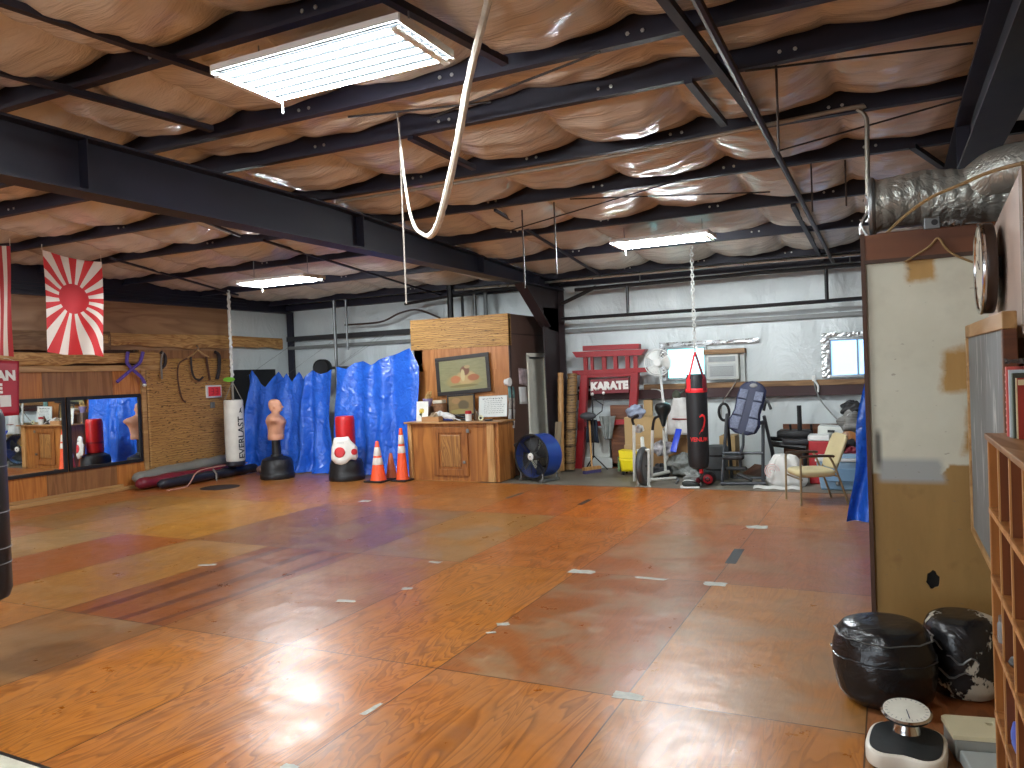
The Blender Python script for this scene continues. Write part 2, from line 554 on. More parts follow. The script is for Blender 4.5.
def zee(y, x0, x1):
    z = zroof(y); h = PH
    m = MB()
    m.box(x0, x1, y - 0.003, y + 0.003, z, z + h)
    m.box(x0, x1, y - 0.065, y + 0.003, z - 0.004, z)
    m.box(x0, x1, y - 0.003, y + 0.065, z + h, z + h + 0.004)
    m.box(x0, x1, y - 0.065, y - 0.060, z, z + 0.022)
    return m
BOLT = plain('zinc_bolt', (190, 188, 180), 0.35, 0.1, metal=0.6)
for i, y in enumerate(PY):
    m = zee(y, -12.5, 2.8)
    for x in (-9.1, -4.6, -3.3, -1.9, -0.6):     # pairs of bolt heads where the purlins lap
        for k in (0, .1):
            m.lathe([(.014, 0), (.014, .008), (.001, .01)], (x + k + .23 * (i % 3), y - .003, zroof(y) + .08), 6, R=Matrix.Rotation(PI / 2, 3, 'X'), mi=1)
    struct('roof_beam', m, [NAVY, BOLT], smooth=False)

def rafter(xc, name):
    m = MB()
    ya, yb = -8.5, 13.75; zb = 3.37
    def web(a, b, d): return Vector((xc + d, a, b))
    m.prism([(ya, zb), (yb, zb - 0.02), (yb, zroof(yb) - 0.02), (7.0, 3.76), (ya, 3.76)], -0.008, 0.008, web)
    m.box(xc - 0.12, xc + 0.12, ya, yb, zb - 0.03, zb - 0.008)
    m.prism([(ya, 3.755), (7.0, 3.755), (yb, zroof(yb) - 0.025), (yb, zroof(yb) - 0.006), (7.0, 3.775), (ya, 3.775)], -0.12, 0.12, web)
    for y in (1.0, 4.0, 7.5, 10.5, 12.6):
        m.box(xc - 0.11, xc + 0.11, y, y + 0.01, zb, min(3.755, zroof(y) - 0.02))
    return struct(name, m, NAVY, smooth=False)
rafter(-5.60, 'ceiling_beam')
rafter(0.68, 'ceiling_beam')
# deep haunch and column under the left rafter
m = MB()
def webf(a, b, d): return Vector((-5.62 + d, a, b))
m.prism([(12.05, 3.36), (13.75, 3.36), (13.75, 2.55), (13.1, 2.62)], -0.008, 0.008, webf)
m.prism([(13.2, -0.01), (13.75, -0.01), (13.75, 3.0), (13.0, 3.0)], -0.008, 0.008, webf)
m.bar((-5.62, 12.05, 3.35), (-5.62, 13.1, 2.64), 0.2, 0.02)
m.bar((-5.62, 13.1, 2.64), (-5.62, 13.2, 0), 0.22, 0.02)
m.box(-5.74, -5.50, 13.72, 13.76, -0.01, 3.4)
struct('column', m, plain('dark_brown_steel', (44, 30, 32), 0.55, 0.2), smooth=False)
# end wall rafter above the left wall
m = MB().box(XL - 0.1, XL + 0.06, -8, YB - 0.1, 3.36, 3.40)
m.prism([(-8, 3.38), (YB - 0.1, 3.38), (YB - 0.1, zroof(YB) + 0.2), (-8, zroof(-8) + 0.2)], -0.1, -0.08, lambda a, b, d: Vector((XL + d, a, b)))
for z in (3.46, 3.52, 3.58):
    m.box(XL - 0.09, XL - 0.06, -8, 12.6, z, z + 0.012)
struct('wall_beam', m, NAVY, smooth=False)
# corner post at the back left
struct('column', MB().box(XL - 0.12, XL + 0.02, YB - 0.14, YB - 0.06, -0.01, 3.4), NAVY, smooth=False)

# ---- girts on the back wall
DARKG = plain('dark_girt', (52, 52, 54), 0.6, 0.2)
GREYG = plain('shadow_grey_girt', (128, 130, 128), 0.5, 0.1)  # real girt, shadow tone put into its grey
struct('wall_beam', MB().box(-12.4, -5.7, YB - 0.18, YB - 0.06, 2.76, 2.82).box(-12.4, -5.7, YB - 0.19, YB - 0.18, 2.72, 2.83), DARKG, smooth=False)
struct('wall_beam', MB().box(-12.4, 3, YB - 0.15, YB - 0.05, 2.54, 2.61), GREYG, smooth=False)
struct('wall_beam', MB().box(-5.3, 3, YB - 0.22, YB - 0.05, 1.27, 1.40).box(-5.3, 3, YB - 0.23, YB - 0.22, 1.25, 1.42), MAROON, smooth=False)
LUMBER = wood('pale_lumber', (150, 108, 64), (196, 154, 100), 0.6, 1.0, 0, 6)
struct('window_sill', MB().box(-4.0, 3, YB - 0.25, YB - 0.05, 1.42, 1.51), wood('sill_lumber', (112, 80, 46), (156, 116, 70), 0.6, 1.0, 0, 6), smooth=False, bevel=0.004)
struct('wall_beam', MB().box(-12.4, 3, YB - 0.2, YB - 0.05, 3.42, 3.56), NAVY, smooth=False)

# ---- windows in the back wall
GLOW = emit('daylit_frosted_pane', (0.15, 0.85, 0.90), 0.62)
FOILM = plain('crumpled_silver_tape', (176, 178, 178), 0.28, 0.2, 8, metal=0.7, bump=0.6, bs=25)
WFR = plain('grey_window_frame', (150, 156, 158), 0.4, 0.1, metal=0.3)
def window(n, xa, xb, za, zb, pane, extra=None):
    y = YB - 0.06
    fr = MB(); w = 0.05
    fr.box(xa - w, xb + w, y - 0.05, y + 0.02, zb, zb + w); fr.box(xa - w, xb + w, y - 0.05, y + 0.02, za - w, za)
    fr.box(xa - w, xa, y - 0.05, y + 0.02, za, zb); fr.box(xb, xb + w, y - 0.05, y + 0.02, za, zb)
    o = struct('window_%d' % n, fr, WFR, bevel=0.004)
    p = MB().box(xa, xb, y - 0.02, y - 0.01, za, zb).build('pane', pane, o, smooth=False)
    t = MB()
    rr = random.Random(n)
    def strip(x0, x1, z0, z1):
        def f(u, v):
            return Vector((x0 + u * (x1 - x0), y - 0.058 - 0.012 * rr.random(), z0 + v * (z1 - z0)))
        t.grid(f, 24 if x1 - x0 > z1 - z0 else 3, 3 if x1 - x0 > z1 - z0 else 24)
    strip(xa - 0.14, xb + (0.95 if n == 1 else 0.12), zb + 0.05, zb + 0.13)
    strip(xa - 0.15, xa - 0.03, za - 0.05, zb + 0.1)
    if extra: strip(xb + 0.03, xb + 0.12, za - 0.05, zb + 0.1)
    t.build('foil_tape', FOILM, o, smooth=False, solid=0.004)
    return o
p0, p1 = at(669, 378, Y=YB - .07), at(704, 348, Y=YB - .07)
window(1, p0.x, p1.x, p0.z, p1.z, GLOW)
p0, p1 = at(832, 375, Y=YB - .07), at(870, 339, Y=YB - .07)
GLOW2 = emit('daylit_blue_pane', (0.11, 0.36, 0.80), 0.50)
o = window(2, p0.x, p1.x + 0.1, p0.z, p1.z, GLOW2)
xm = at(857, 360, Y=YB - .07).x
MB().box(xm, xm + 0.03, YB - 0.1, YB - 0.07, p0.z, p1.z).build('mullion', WFR, o, smooth=False)

# ---- plywood cladding of the left wall
PLYO = wood('orange_plywood', (170, 100, 44), (204, 134, 68), 0.45, 1.2, 2, 7)
PLYB = wood('brown_plywood', (130, 86, 50), (160, 112, 70), 0.5, 1.2, 2, 6)
PLYD = wood('dark_upper_plywood', (138, 100, 68), (170, 130, 92), 0.6, 0.8, 1, 6)
TANL = wood('tan_strip_lumber', (160, 116, 68), (198, 156, 102), 0.55, 1.0, 1, 6)
for ya, yb, mm in ((-8, 2.0, PLYB), (2.0, 3.3, PLYO), (3.3, 5.6, PLYB), (5.6, 7.98, PLYO), (7.98, 9.25, PLYB), (9.25, 9.83, PLYO)):
    struct('wall_panel', MB().box(XL - 0.1, XL, ya, yb - 0.004, 0.0, 2.12), mm, smooth=False)
struct('wall_panel', MB().box(XL - 0.1, XL - 0.02, 9.83, 12.0, 0, 2.5), PLYB, smooth=False)
struct('wall_panel', MB().box(XL - 0.1, XL - 0.03, -8, 12.0, 2.5, 3.36), PLYD, smooth=False)
struct('wall_panel', MB().box(XL - 0.1, XL - 0.06, -8, 10.4, 2.12, 2.5), plain('dark_gap_board', (74, 44, 28), 0.7, 0.3), smooth=False)
struct('trim_2', MB().box(XL - 0.06, XL + 0.04, -8, 10.38, 2.12, 2.22), TANL, smooth=False, bevel=0.004)
struct('trim_3', MB().box(XL, XL + 0.035, 9.80, 9.90, 0.1, 2.12), TANL, smooth=False, bevel=0.004)
struct('trim_4', MB().box(XL, XL + 0.09, -8, 9.35, 0.0, 0.06).box(XL, XL + 0.035, -8, 9.35, 0.06, 0.11), TANL, smooth=False, bevel=0.004)
struct('trim_5', MB().box(XL, XL + 0.06, 9.35, 9.8, 0.0, 0.06), TANL, smooth=False, bevel=0.004)
# rough sawn slab beam along the wall with a wavy live edge, and the rough strip left of it
ROUGH = wood('rough_sawn_slab', (150, 104, 56), (208, 162, 100), 0.7, 1.6, 1, 10, 0.5)
def slab(ya, yb, za, zb, seed):
    def fn(u, v):
        y = ya + u * (yb - ya)
        lo = za + 0.02 * sin(y * 2.1 + seed) + 0.012 * sin(y * 7.3 + seed); hi = zb + 0.012 * sin(y * 1.7 + seed * 2)
        w = 2 * PI * v
        prof = [(0, 0), (0.08, 0.0), (0.1, 0.2), (0.1, 0.8), (0.08, 1.0), (0, 1.0)]
        k = v * 5; i = min(int(k), 4); f = k - i
        d = prof[i][0] + f * (prof[i + 1][0] - prof[i][0]); h = prof[i][1] + f * (prof[i + 1][1] - prof[i][1])
        return Vector((XL - 0.03 + d + 0.006 * sin(y * 31 + v * 20), y, lo + h * (hi - lo)))
    return MB().grid(fn, 120, 5)
struct('trim_6', slab(9.0, 13.5, 2.56, 2.80, 0.3), ROUGH)
struct('trim_7', slab(4.0, 10.2, 2.24, 2.44, 1.3), ROUGH)
struct('trim_8', slab(7.3, 9.2, 2.48, 2.80, 2.3), wood('grey_brown_board', (104, 74, 48), (136, 102, 68), 0.7, 1.6, 1, 8))
# black hanging in the back left corner beyond the plywood
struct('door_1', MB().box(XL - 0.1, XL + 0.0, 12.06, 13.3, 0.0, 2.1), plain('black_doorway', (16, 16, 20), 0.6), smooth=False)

# ---- small office room behind the cabinet
XO = -5.95
YO = 12.2
REED = None
def reed_mat(name, c1, c2, period=0.016, axis=2):
    m, t = newmat(name)
    v = t.coord('Object')
    s = t.sep(v)
    z = t.math('MULTIPLY', s[axis], 1.0 / period)
    wob = t.math('MULTIPLY', t.noise(t.coord('Object', (2, 2, 6)), 3, 2, 0.5), 2.5)
    ph = t.math('FRACT', t.math('ADD', z, wob))
    tri = t.math('ABSOLUTE', t.math('SUBTRACT', ph, 0.5))
    sc = [1.5, 1.5, 1.5]; sc[axis] = 70
    n = t.noise(t.coord('Object', tuple(sc)), 1, 4, 0.6)
    col = t.mix(t.ramp(n, [(0.3, 0.0), (0.7, 1.0)]), lin(c1), lin(c2))
    col = t.mix(t.ramp(tri, [(0.36, 0.0), (0.5, 1.0)]), col, tuple(x * 0.28 for x in lin(c1)))
    t.color(col); t.rough(0.55)
    t.normal(t.bump(tri, 0.6, 0.01))
    return m
REED = reed_mat('split_reed', (142, 96, 42), (206, 160, 88), 0.034)
REEDB = reed_mat('brown_reed', (112, 74, 38), (158, 112, 62), 0.04)
ORW = wood('office_plywood', (156, 96, 42), (190, 126, 66), 0.5, 1.0, 2, 6)
struct('wall_office', MB().box(-7.9, XO, YO, YO + 0.08, 0, 2.42), ORW, smooth=False)
struct('wall_panel', MB().box(-7.95, XO + 0.02, YO - 0.03, YO + 0.08, 2.30, 2.86), REED, smooth=False)
struct('wall_panel', MB().box(-7.9, XO, YO - 0.012, YO, 1.9, 2.30).box(-7.9, -7.72, YO - 0.012, YO, 1.8, 2.3), ORW, smooth=False)
BRN = plain('dark_brown_panelling', (86, 64, 56), 0.55, 0.12, 2)
m = MB().box(XO - 0.08, XO, YO + 0.08, 12.98, 0, 2.86).box(XO - 0.08, XO, 13.78, YB - 0.1, 0, 2.86).box(XO - 0.08, XO, 12.98, 13.78, 2.12, 2.86)
struct('wall_panel', m, BRN, smooth=False)
struct('trim_9', MB().box(XO, XO + 0.012, YO - 0.03, 13.8, 2.50, 2.515).box(XO, XO + 0.02, YO - 0.01, YO + 0.05, 0.9, 2.86), plain('dark_batten', (58, 42, 38), 0.6), smooth=False)
CREAM = plain('cream_paint', (238, 235, 220), 0.5, 0.05)
o = struct('door_2', MB().box(XO - 0.1, XO + 0.03, 12.93, 13.0, 0, 2.14).box(XO - 0.1, XO + 0.03, 13.76, 13.83, 0, 2.14).box(XO - 0.1, XO + 0.03, 12.93, 13.83, 2.10, 2.17), CREAM, bevel=0.005)
MB().bar((XO - 0.05, 13.76, 1.04), (XO - 0.09, 13.02, 1.04), 0.04, 2.06).build('door_leaf', CREAM, o, smooth=False)
struct('wall_office_inside', MB().box(-7.9, -7.8, YO + .1, YB - .1, 0, 2.86).box(-7.9, XO - .08, YO + .08, YB - .1, 2.80, 2.86), plain('room_paint', (190, 186, 170), 0.6), smooth=False)

# ---- partition at the right and the wall it joins
PP = 5.3
def panel_mat():
    m, t = newmat('patched_plywood_partition')
    v = t.coord('Object'); s = t.sep(v)
    wob = t.math('MULTIPLY', t.math('SUBTRACT', t.noise(v, 3.5, 5, 0.65), 0.5), 0.5)
    wob2 = t.math('MULTIPLY', t.math('SUBTRACT', t.noise(v, 1.4, 4, 0.6), 0.5), 0.35)
    x, z = s[0], s[2]
    cream = t.mix(t.noise(v, 4, 5, 0.6), lin((186, 184, 164)), lin((206, 205, 188)))
    bare = t.mix(t.noise(t.coord('Object', (6, 1, 0.8)), 2, 4, 0.6), lin((150, 112, 58)), lin((184, 146, 84)))
    olive = t.mix(t.noise(t.coord('Object', (3, 1, 0.8)), 2, 5, 0.65), lin((126, 97, 50)), lin((162, 126, 70)))
    stain = t.ramp(t.noise(v, 4.2, 3, 0.5), [(0.62, 0.0), (0.72, 1.0)])
    olive = t.mix(t.math('MULTIPLY', stain, 0.6), olive, lin((112, 80, 42)))
    def gt(a, b, soft=0.02): return t.math('SMOOTHSTEP', a, b - soft, b + soft) if False else t.math('MULTIPLY_ADD', t.math('SUBTRACT', a, b), 0.5 / soft, 0.5, True)
    def AND(*q):
        r = q[0]
        for k in q[1:]: r = t.math('MULTIPLY', r, k)
        return r
    def NOT(a): return t.math('SUBTRACT', 1.0, a)
    xw, zw = t.math('ADD', x, wob2), t.math('ADD', z, wob2)
    xf, zf = t.math('ADD', x, t.math('MULTIPLY', wob, 0.3)), t.math('ADD', z, t.math('MULTIPLY', wob, 0.3))
    right = gt(t.math('ADD', xf, t.math('MULTIPLY', gt(zf, 1.66, 0.05), -0.12)), 0.46)
    notch = t.math('MAXIMUM', AND(gt(xf, 0.30), gt(zf, 1.62), NOT(gt(zf, 1.86))), AND(gt(xf, 0.39), gt(zf, 1.26), NOT(gt(zf, 1.50))))
    toppatch = AND(gt(xf, 0.11), NOT(gt(xf, 0.27)), gt(zf, 2.28))
    low = NOT(gt(t.math('SUBTRACT', t.math('ADD', z, t.math('MULTIPLY', wob, 0.08)), t.math('MULTIPLY', gt(xf, 0.30), 0.06)), 1.12, 0.008))
    col = t.mix(t.math('MAXIMUM', t.math('MAXIMUM', right, toppatch), notch), cream, bare)
    dirt = t.ramp(t.noise(v, 2.3, 4, 0.6), [(0.52, 0.0), (0.72, 1.0)])
    col = t.mix(t.math('MULTIPLY', dirt, 0.45), col, lin((150, 146, 130)))
    col = t.mix(low, col, olive)
    grey = AND(gt(z, 1.07), NOT(gt(z, 1.21)), NOT(gt(xf, 0.285)), gt(x, -0.065))
    col = t.mix(grey, col, lin((152, 155, 152)))
    smudge = AND(gt(x, -0.083, 0.012), NOT(gt(x, -0.048, 0.012)), gt(z, 1.16, 0.04), NOT(gt(z, 1.38, 0.03)))
    col = t.mix(t.math('MULTIPLY', smudge, 0.85), col, lin((44, 42, 44)))
    nail = t.ramp(t.noise(t.coord('Object', (6, 1, 14)), 3, 2, 0.5), [(0.70, 0.0), (0.74, 1.0)])
    col = t.mix(t.math('MULTIPLY', nail, 0.5), col, lin((110, 100, 84)))
    t.color(col); t.rough(0.55)
    t.normal(t.bump(t.noise(v, 30, 4, 0.6), 0.12, 0.004))
    return m
pl, pr = -0.105, XR + 0.02
hx, hz = at(933, 580, Y=PP).x, at(933, 580, Y=PP).z
m = MB()
# the board is built round the hole knocked in it
def P2(a, b, d): return Vector((a, PP + d, b))
hole = [(hx + 0.036 * cos(k * PI / 8) * (1 + 0.16 * sin(k * 2.3)), hz + 0.056 * sin(k * PI / 8) * (1 + 0.12 * cos(k * 1.7))) for k in range(16)]
outer = []
for k in range(16):
    a = k * PI / 8
    dx, dz = cos(a), sin(a)
    outer.append((hx + 0.10 * (dx / max(abs(dx), abs(dz))), hz + 0.10 * (dz / max(abs(dx), abs(dz)))))
for k in range(16):
    l = (k + 1) % 16
    m.prism([hole[k], outer[k], outer[l], hole[l]], 0, 0.018, P2)
m.box(pl, pr, PP, PP + 0.018, hz + 0.10, 2.43); m.box(pl, pr, PP, PP + 0.018, 0.0, hz - 0.10)
m.box(pl, hx - 0.10, PP, PP + 0.018, hz - 0.10, hz + 0.10); m.box(hx + 0.10, pr, PP, PP + 0.018, hz - 0.10, hz + 0.10)
struct('partition', m, panel_mat(), smooth=False)
BRNW = wood('dark_brown_board', (84, 46, 24), (116, 68, 38), 0.55, 1.0, 0, 6)
struct('partition', MB().box(pl, pr, PP + 0.02, PP + 0.05, 0, 2.43), plain('cavity_shade', (14, 12, 10), 0.9), smooth=False)  # black backing sheet stands in for the shade inside the hole
struct('lintel', MB().box(pl, pr, PP - 0.015, PP + 0.06, 2.43, 2.59), BRNW, smooth=False)
struct('trim_10', MB().box(pl - 0.012, pr, PP - 0.022, PP + 0.02, 2.415, 2.437), plain('dark_ledge', (62, 40, 26), 0.6), smooth=False)
struct('jamb', MB().box(pl - 0.025, pl, PP - 0.02, PP + 0.12, 0, 2.6), plain('dark_jamb', (70, 44, 28), 0.6), smooth=False)
PINK = plain('pinkish_wallboard', (184, 164, 150), 0.65, 0.08)
struct('wall_side', MB().box(XR, XR + 0.1, -6, PP + 0.1, 0, 1.9), plain('side_wall_board', (150, 122, 84), 0.65, 0.12), smooth=False)
m = MB().prism([(3.0, 1.9), (PP, 1.9), (PP, 2.5), (4.9, 2.52), (4.0, 2.62), (3.0, 2.62)], 0, 0.1, lambda a, b, d: Vector((XR - 0.01 + d, a, b)))
struct('wall_side_upper', m, PINK, smooth=False)
STUD = wood('dark_stud', (84, 60, 38), (120, 88, 56), 0.7, 1.0, 2, 6)
struct('trim_11', MB().box(XR - 0.10, XR, 3.30, 3.38, 1.9, 2.5).box(XR - 0.035, XR - 0.012, 3.40, 3.86, 1.9, 2.56), STUD, smooth=False)
# closing walls behind the camera, with an added gap at the left for sky fill light
struct('wall_front', MB().box(-4, 9, -8.9, -8.7, -0.1, 5.8).box(-12.6, -4, -8.9, -8.7, 3.6, 5.8), plain('front_wall', (170, 160, 145), 0.7), smooth=False)

# ------------------------------------------------------------- lighting
w = bpy.data.worlds.new('daylight'); S.world = w; w.use_nodes = True
bg = w.node_tree.nodes['Background']
bg.inputs[0].default_value = (0.80, 0.90, 1.0, 1); bg.inputs[1].default_value = 1.0
S.view_settings.view_transform = 'Standard'; S.view_settings.look = 'None'
S.view_settings.gamma = 1.0; S.view_settings.use_curve_mapping = False
S.view_settings.exposure = 2.5
S.cycles.use_denoising = True
S.cycles.max_bounces = 8; S.cycles.sample_clamp_indirect = 6
# ================================================================ ceiling things
TUBE = emit('fluorescent_tube', (0.90, 0.97, 1.0), 37)
TUBEF = emit('far_fluorescent_tube', (0.90, 0.97, 1.0), 62)
WHITEM = plain('white_enamel', (226, 226, 222), 0.35, 0.05)
REFL = plain('blackened_reflector', (22, 25, 27), 0.6, 0.03, spec=0.1)  # reflector colour blackened so the gaps between tubes render darker
BLK = plain('black_plastic', (24, 24, 26), 0.45, 0.2)
RUBBER = plain('black_rubber', (20, 20, 22), 0.6, 0.25)
CHROME = plain('chrome', (205, 205, 205), 0.15, 0.05, metal=1.0)
STEEL = plain('galvanised_steel', (130, 132, 132), 0.4, 0.15, metal=0.7)
DPIPE = plain('dark_pipe', (66, 52, 46), 0.5, 0.2)
GPIPE = plain('grey_conduit', (150, 144, 132), 0.4, 0.15, metal=0.5)


def fixture(label, c, L, W, n, strength=None):
    cx, cy, cz = c
    t = thing('ceiling_light', label, 'ceiling light', (cx, cy, cz), 'fluorescent ceiling lights')
    h = MB()
    h.box(cx - L / 2, cx + L / 2, cy - W / 2, cy + W / 2, cz + 0.05, cz + 0.075)
    for s in (-1, 1):
        h.bar((cx - L / 2, cy + s * W / 2, cz + 0.055), (cx + L / 2, cy + s * W / 2, cz + 0.055), 0.012, 0.04)
        h.bar((cx + s * L / 2, cy - W / 2, cz + 0.05), (cx + s * L / 2, cy + W / 2, cz + 0.05), 0.012, 0.05)
    h.build('housing', WHITEM, t, smooth=False)
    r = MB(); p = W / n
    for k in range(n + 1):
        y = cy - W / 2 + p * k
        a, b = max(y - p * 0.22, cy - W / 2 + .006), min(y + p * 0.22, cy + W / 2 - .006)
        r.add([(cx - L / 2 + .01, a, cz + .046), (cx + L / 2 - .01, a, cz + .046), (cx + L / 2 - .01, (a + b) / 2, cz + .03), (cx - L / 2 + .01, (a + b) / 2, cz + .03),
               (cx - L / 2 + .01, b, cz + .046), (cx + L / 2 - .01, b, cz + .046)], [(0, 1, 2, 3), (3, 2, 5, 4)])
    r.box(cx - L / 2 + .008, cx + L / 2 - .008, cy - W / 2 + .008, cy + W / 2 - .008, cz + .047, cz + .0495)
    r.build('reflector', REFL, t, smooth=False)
    for k in range(n):
        y = cy - W / 2 + p * (k + .5)
        MB().tube([(cx - L / 2 + .03, y, cz + .016), (cx + L / 2 - .03, y, cz + .016)], min(0.0115, p * .3), 8).build('tube', strength or TUBE, t)
    for sx in (-1, 1):
        x = cx + sx * (L / 2 - 0.12)
        MB().tube([(x, cy, cz + 0.07), (x, cy, zroof(cy) + 0.01)], 0.005, 6).build('hanger', STEEL, t)
        e = MB()
        e.box(cx + sx * (L / 2 - .04) - .02, cx + sx * (L / 2 - .04) + .02, cy - W / 2 + .008, cy + W / 2 - .008, cz - .004, cz + .010)
        e.build('end_bracket', WHITEM, t, smooth=False)
    MB().tube([(cx - L / 2 + .06, cy + W / 2 - .02, cz), (cx - L / 2 + .06, cy + W / 2 - .02, cz - .07)], 0.006, 6).build('pull_switch', WHITEM, t)
    return t


fixture('large six-tube fluorescent light hanging nearest, above the main beam', (-2.95, 3.77, 3.68), 1.36, 0.57, 6)
fixture('fluorescent light hanging over the exercise machines near the back wall', (-2.56, 9.9, 3.42), 1.26, 0.50, 4, TUBEF)
fixture('fluorescent light hanging beyond the big beam above the blue tarp', (-8.28, 9.15, 3.32), 1.30, 0.50, 4, TUBEF)
# two unseen lights added behind the camera to brighten the hall
fixture('added six-tube fill light, unseen behind the viewer over the plywood floor', (-3.0, -1.8, 3.95), 1.50, 0.60, 6)
fixture('added six-tube fill light near the left wall, unseen behind the viewer', (-9.0, 1.2, 3.7), 1.50, 0.60, 6)

# --- pipes and braces under the roof
def pipe(name, pts, r, mat, label, cat='pipe', group=None, n=8):
    return solo(name, MB().tube(pts, r, n), mat, label, cat, group)
a, b = on_roof(694, -6, -.10), on_roof(833, 262, -.08)
pipe('sprinkler_pipe', [a, b], 0.03, DPIPE, 'long dark pipe running down the roof slope beside the right beam')
t = solo('roof_brace', MB().bar(on_roof(650, -20, -.03), on_roof(756, 118, -.03), 0.06, 0.05), NAVY, 'dark angle brace crossing beside the long pipe at the top of the roof', 'brace', 'angle braces between the purlins')
BR = [((-20, -6), (222, 76), 'long dark brace in the top left corner of the ceiling'),
      ((-20, 66), (212, 129), 'dark brace under the top left roof bay, above the big beam'),
      ((383, -4), (505, 62), 'dark brace just right of the large light fixture'),
      ((688, 80), (724, 124), 'short dark brace between purlins below the long pipe'),
      ((410, 137), (474, 168), 'short dark brace behind the loop of white rope'),
      ((793, 205), (822, 260), 'short dark brace beside the lower end of the long pipe'),
      ((912, 146), (950, 172), 'short dark brace next to the right roof beam'),
      ((495, 210), (600, 275), 'thin dark brace left of the light over the exercise machines'),
      ((110, 258), (238, 295), 'thin dark brace behind the rayed flag'),
      ((165, 205), (240, 236), 'thin dark brace just below the big beam, above the rayed flag'),
      ((262, 240), (440, 295), 'thin dark brace beyond the big beam, right of the far left light')]
for p, q, lab in BR:
    thin = lab.startswith('thin')
    solo('roof_brace', MB().bar(on_roof(*p, -.015), on_roof(*q, -.015), 0.035 if thin else 0.055, 0.03 if thin else 0.045), NAVY, lab, 'brace', 'angle braces between the purlins', smooth=False)
# conduit with a bend, dropping behind the duct
y4 = 6.77
P = [at(512, 174, Y=y4), at(640, 151, Y=y4), at(845, 109, Y=y4), at(858, 110, Y=y4), at(866, 118, Y=y4), at(867, 135, Y=y4), at(868, 222, Y=y4)]
P = [Vector((-5.3, y4, P[0].z + .0))] + P
pipe('electrical_conduit', smoothpath(P, 4), 0.018, GPIPE, 'thin grey conduit along a purlin that bends down beside the silver duct', 'conduit')
CABLES = [((745, 71), (973, 43), 6.1, 'thin dark cable strung along the purlins to the right beam'),
          ((778, 151), (962, 99), 7.5, 'thin dark cable slanting up to the right beam'),
          ((348, 117), (491, 102), 6.0, 'thin dark cable just beyond the large light fixture'),
          ((430, 118), (600, 52), 5.7, 'thin dark cable slanting right of the white rope'),
          ((570, 199), (770, 192), 9.3, 'thin dark cable running level above the far right light'),
          ((505, 232), (676, 181), 9.6, 'thin dark cable slanting above the far right light')]
for p, q, y, lab in CABLES:
    pipe('roof_cable', [on_roof(*p, -.05), on_roof(*q, -.05)], 0.008, BLK, lab, 'cable', 'cables under the roof', 6)
RODS = [((776, 64), (778, 152), 6.3, 'hanger rod beside the long pipe, near the top right'), ((522, 210), (524, 288), 9.5, 'thin hanger rod left of the far right light'),
        ((554, 202), (557, 274), 9.5, 'second thin hanger rod left of the far right light'), ((811, 163), (812, 212), 8.6, 'hanger rod right of the long pipe, above the partition'),
        ((845, 160), (847, 206), 8.6, 'hanger rod above the left end of the silver duct')]
for p, q, y, lab in RODS:
    a = on_roof(*p, .01); b = at(*q, Y=a.y)
    pipe('hanger_rod', [a, Vector((a.x, a.y, b.z))], 0.009, DPIPE, lab, 'rod', 'hanger rods under the roof', 6)
a = on_roof(399, 122, .01); b = at(403, 304, Y=a.y)
pipe('pull_cord', [a, Vector((a.x, a.y, b.z))], 0.007, plain('grey_cord', (150, 140, 130), .7), 'long thin pull cord hanging from the ceiling above the blue tarps', 'cord', None, 6)

# --- looped white rope
top = on_roof(490, -10, .01); e_ = on_roof(397, 112, .01)
RP = [(488, 2), (470, 75), (460, 130), (452, 170), (445, 200), (438, 224), (431, 235), (424, 235), (415, 227), (409, 208), (404, 175), (401, 148)]
PR = [top] + [at(px, py, Y=top.y + (e_.y - top.y) * (k + .3) / 13) for k, (px, py) in enumerate(RP)]
PP_ = smoothpath(PR, 12)
ROPE = plain('white_rope', (220, 212, 194), 0.75, 0.15, 30, bump=0.4, bs=60)
k = len(PP_)
t = thing('rope', 'white rope hung in a long loop from the ceiling right of the large light', 'rope', PR[0])
cut = int(k * .62)
rr = random.Random(3)
MB().tube(PP_[:cut], [0.020 + 0.005 * rr.random() for _ in range(cut)], 8).build('wrapped_strand', ROPE, t)
MB().tube(PP_[cut - 1:], [0.013 - 0.004 * (i / (k - cut)) for i in range(k - cut + 1)], 8).build('strand', ROPE, t)
e = PP_[-1]
MB().tube([e, e.lerp(e_, .4), e_], 0.006, 6).build('tie_cord', plain('grey_cord', (150, 140, 130), .7), t)

# --- silver pipe run, black bar frame by the back wall
yb = 13.1
pipe('silver_pipe', [at(455, 290, Y=yb), at(540, 283, Y=yb), at(768, 262, Y=yb), at(866, 254, Y=yb)], 0.022, plain('bright_pipe', (176, 176, 170), .3, .1, metal=.8), 'shiny silver pipe running level high along the back wall')
t = thing('pipe_rack', 'black pipe frame with upper and lower bars high on the back wall', 'pipe frame', at(700, 290, Y=13.4))
yf = 13.4
MB().tube([at(575, 290, Y=yf), at(768, 272, Y=yf), at(866, 264, Y=yf)], 0.035, 8).build('upper_bar', BLK, t)
MB().tube([at(562, 319, Y=yf), at(760, 306, Y=yf), at(866, 298, Y=yf)], 0.032, 8).build('lower_bar', BLK, t)
MB().tube([at(561, 304, Y=yf), at(596, 287, Y=yf)], 0.035, 8).build('brace', BLK, t)
for px in (640, 850):
    q = at(px, 284 if px < 700 else 265, Y=yf)
    MB().tube([q, Vector((q.x, yf, zroof(yf) + .02))], .012, 6).build('hanger', STEEL, t)
for px in (627, 826):
    MB().tube([at(px, 286 if px < 700 else 268, Y=yf), at(px + 1, 313 if px < 700 else 301, Y=yf)], 0.03, 8).build('upright', BLK, t)

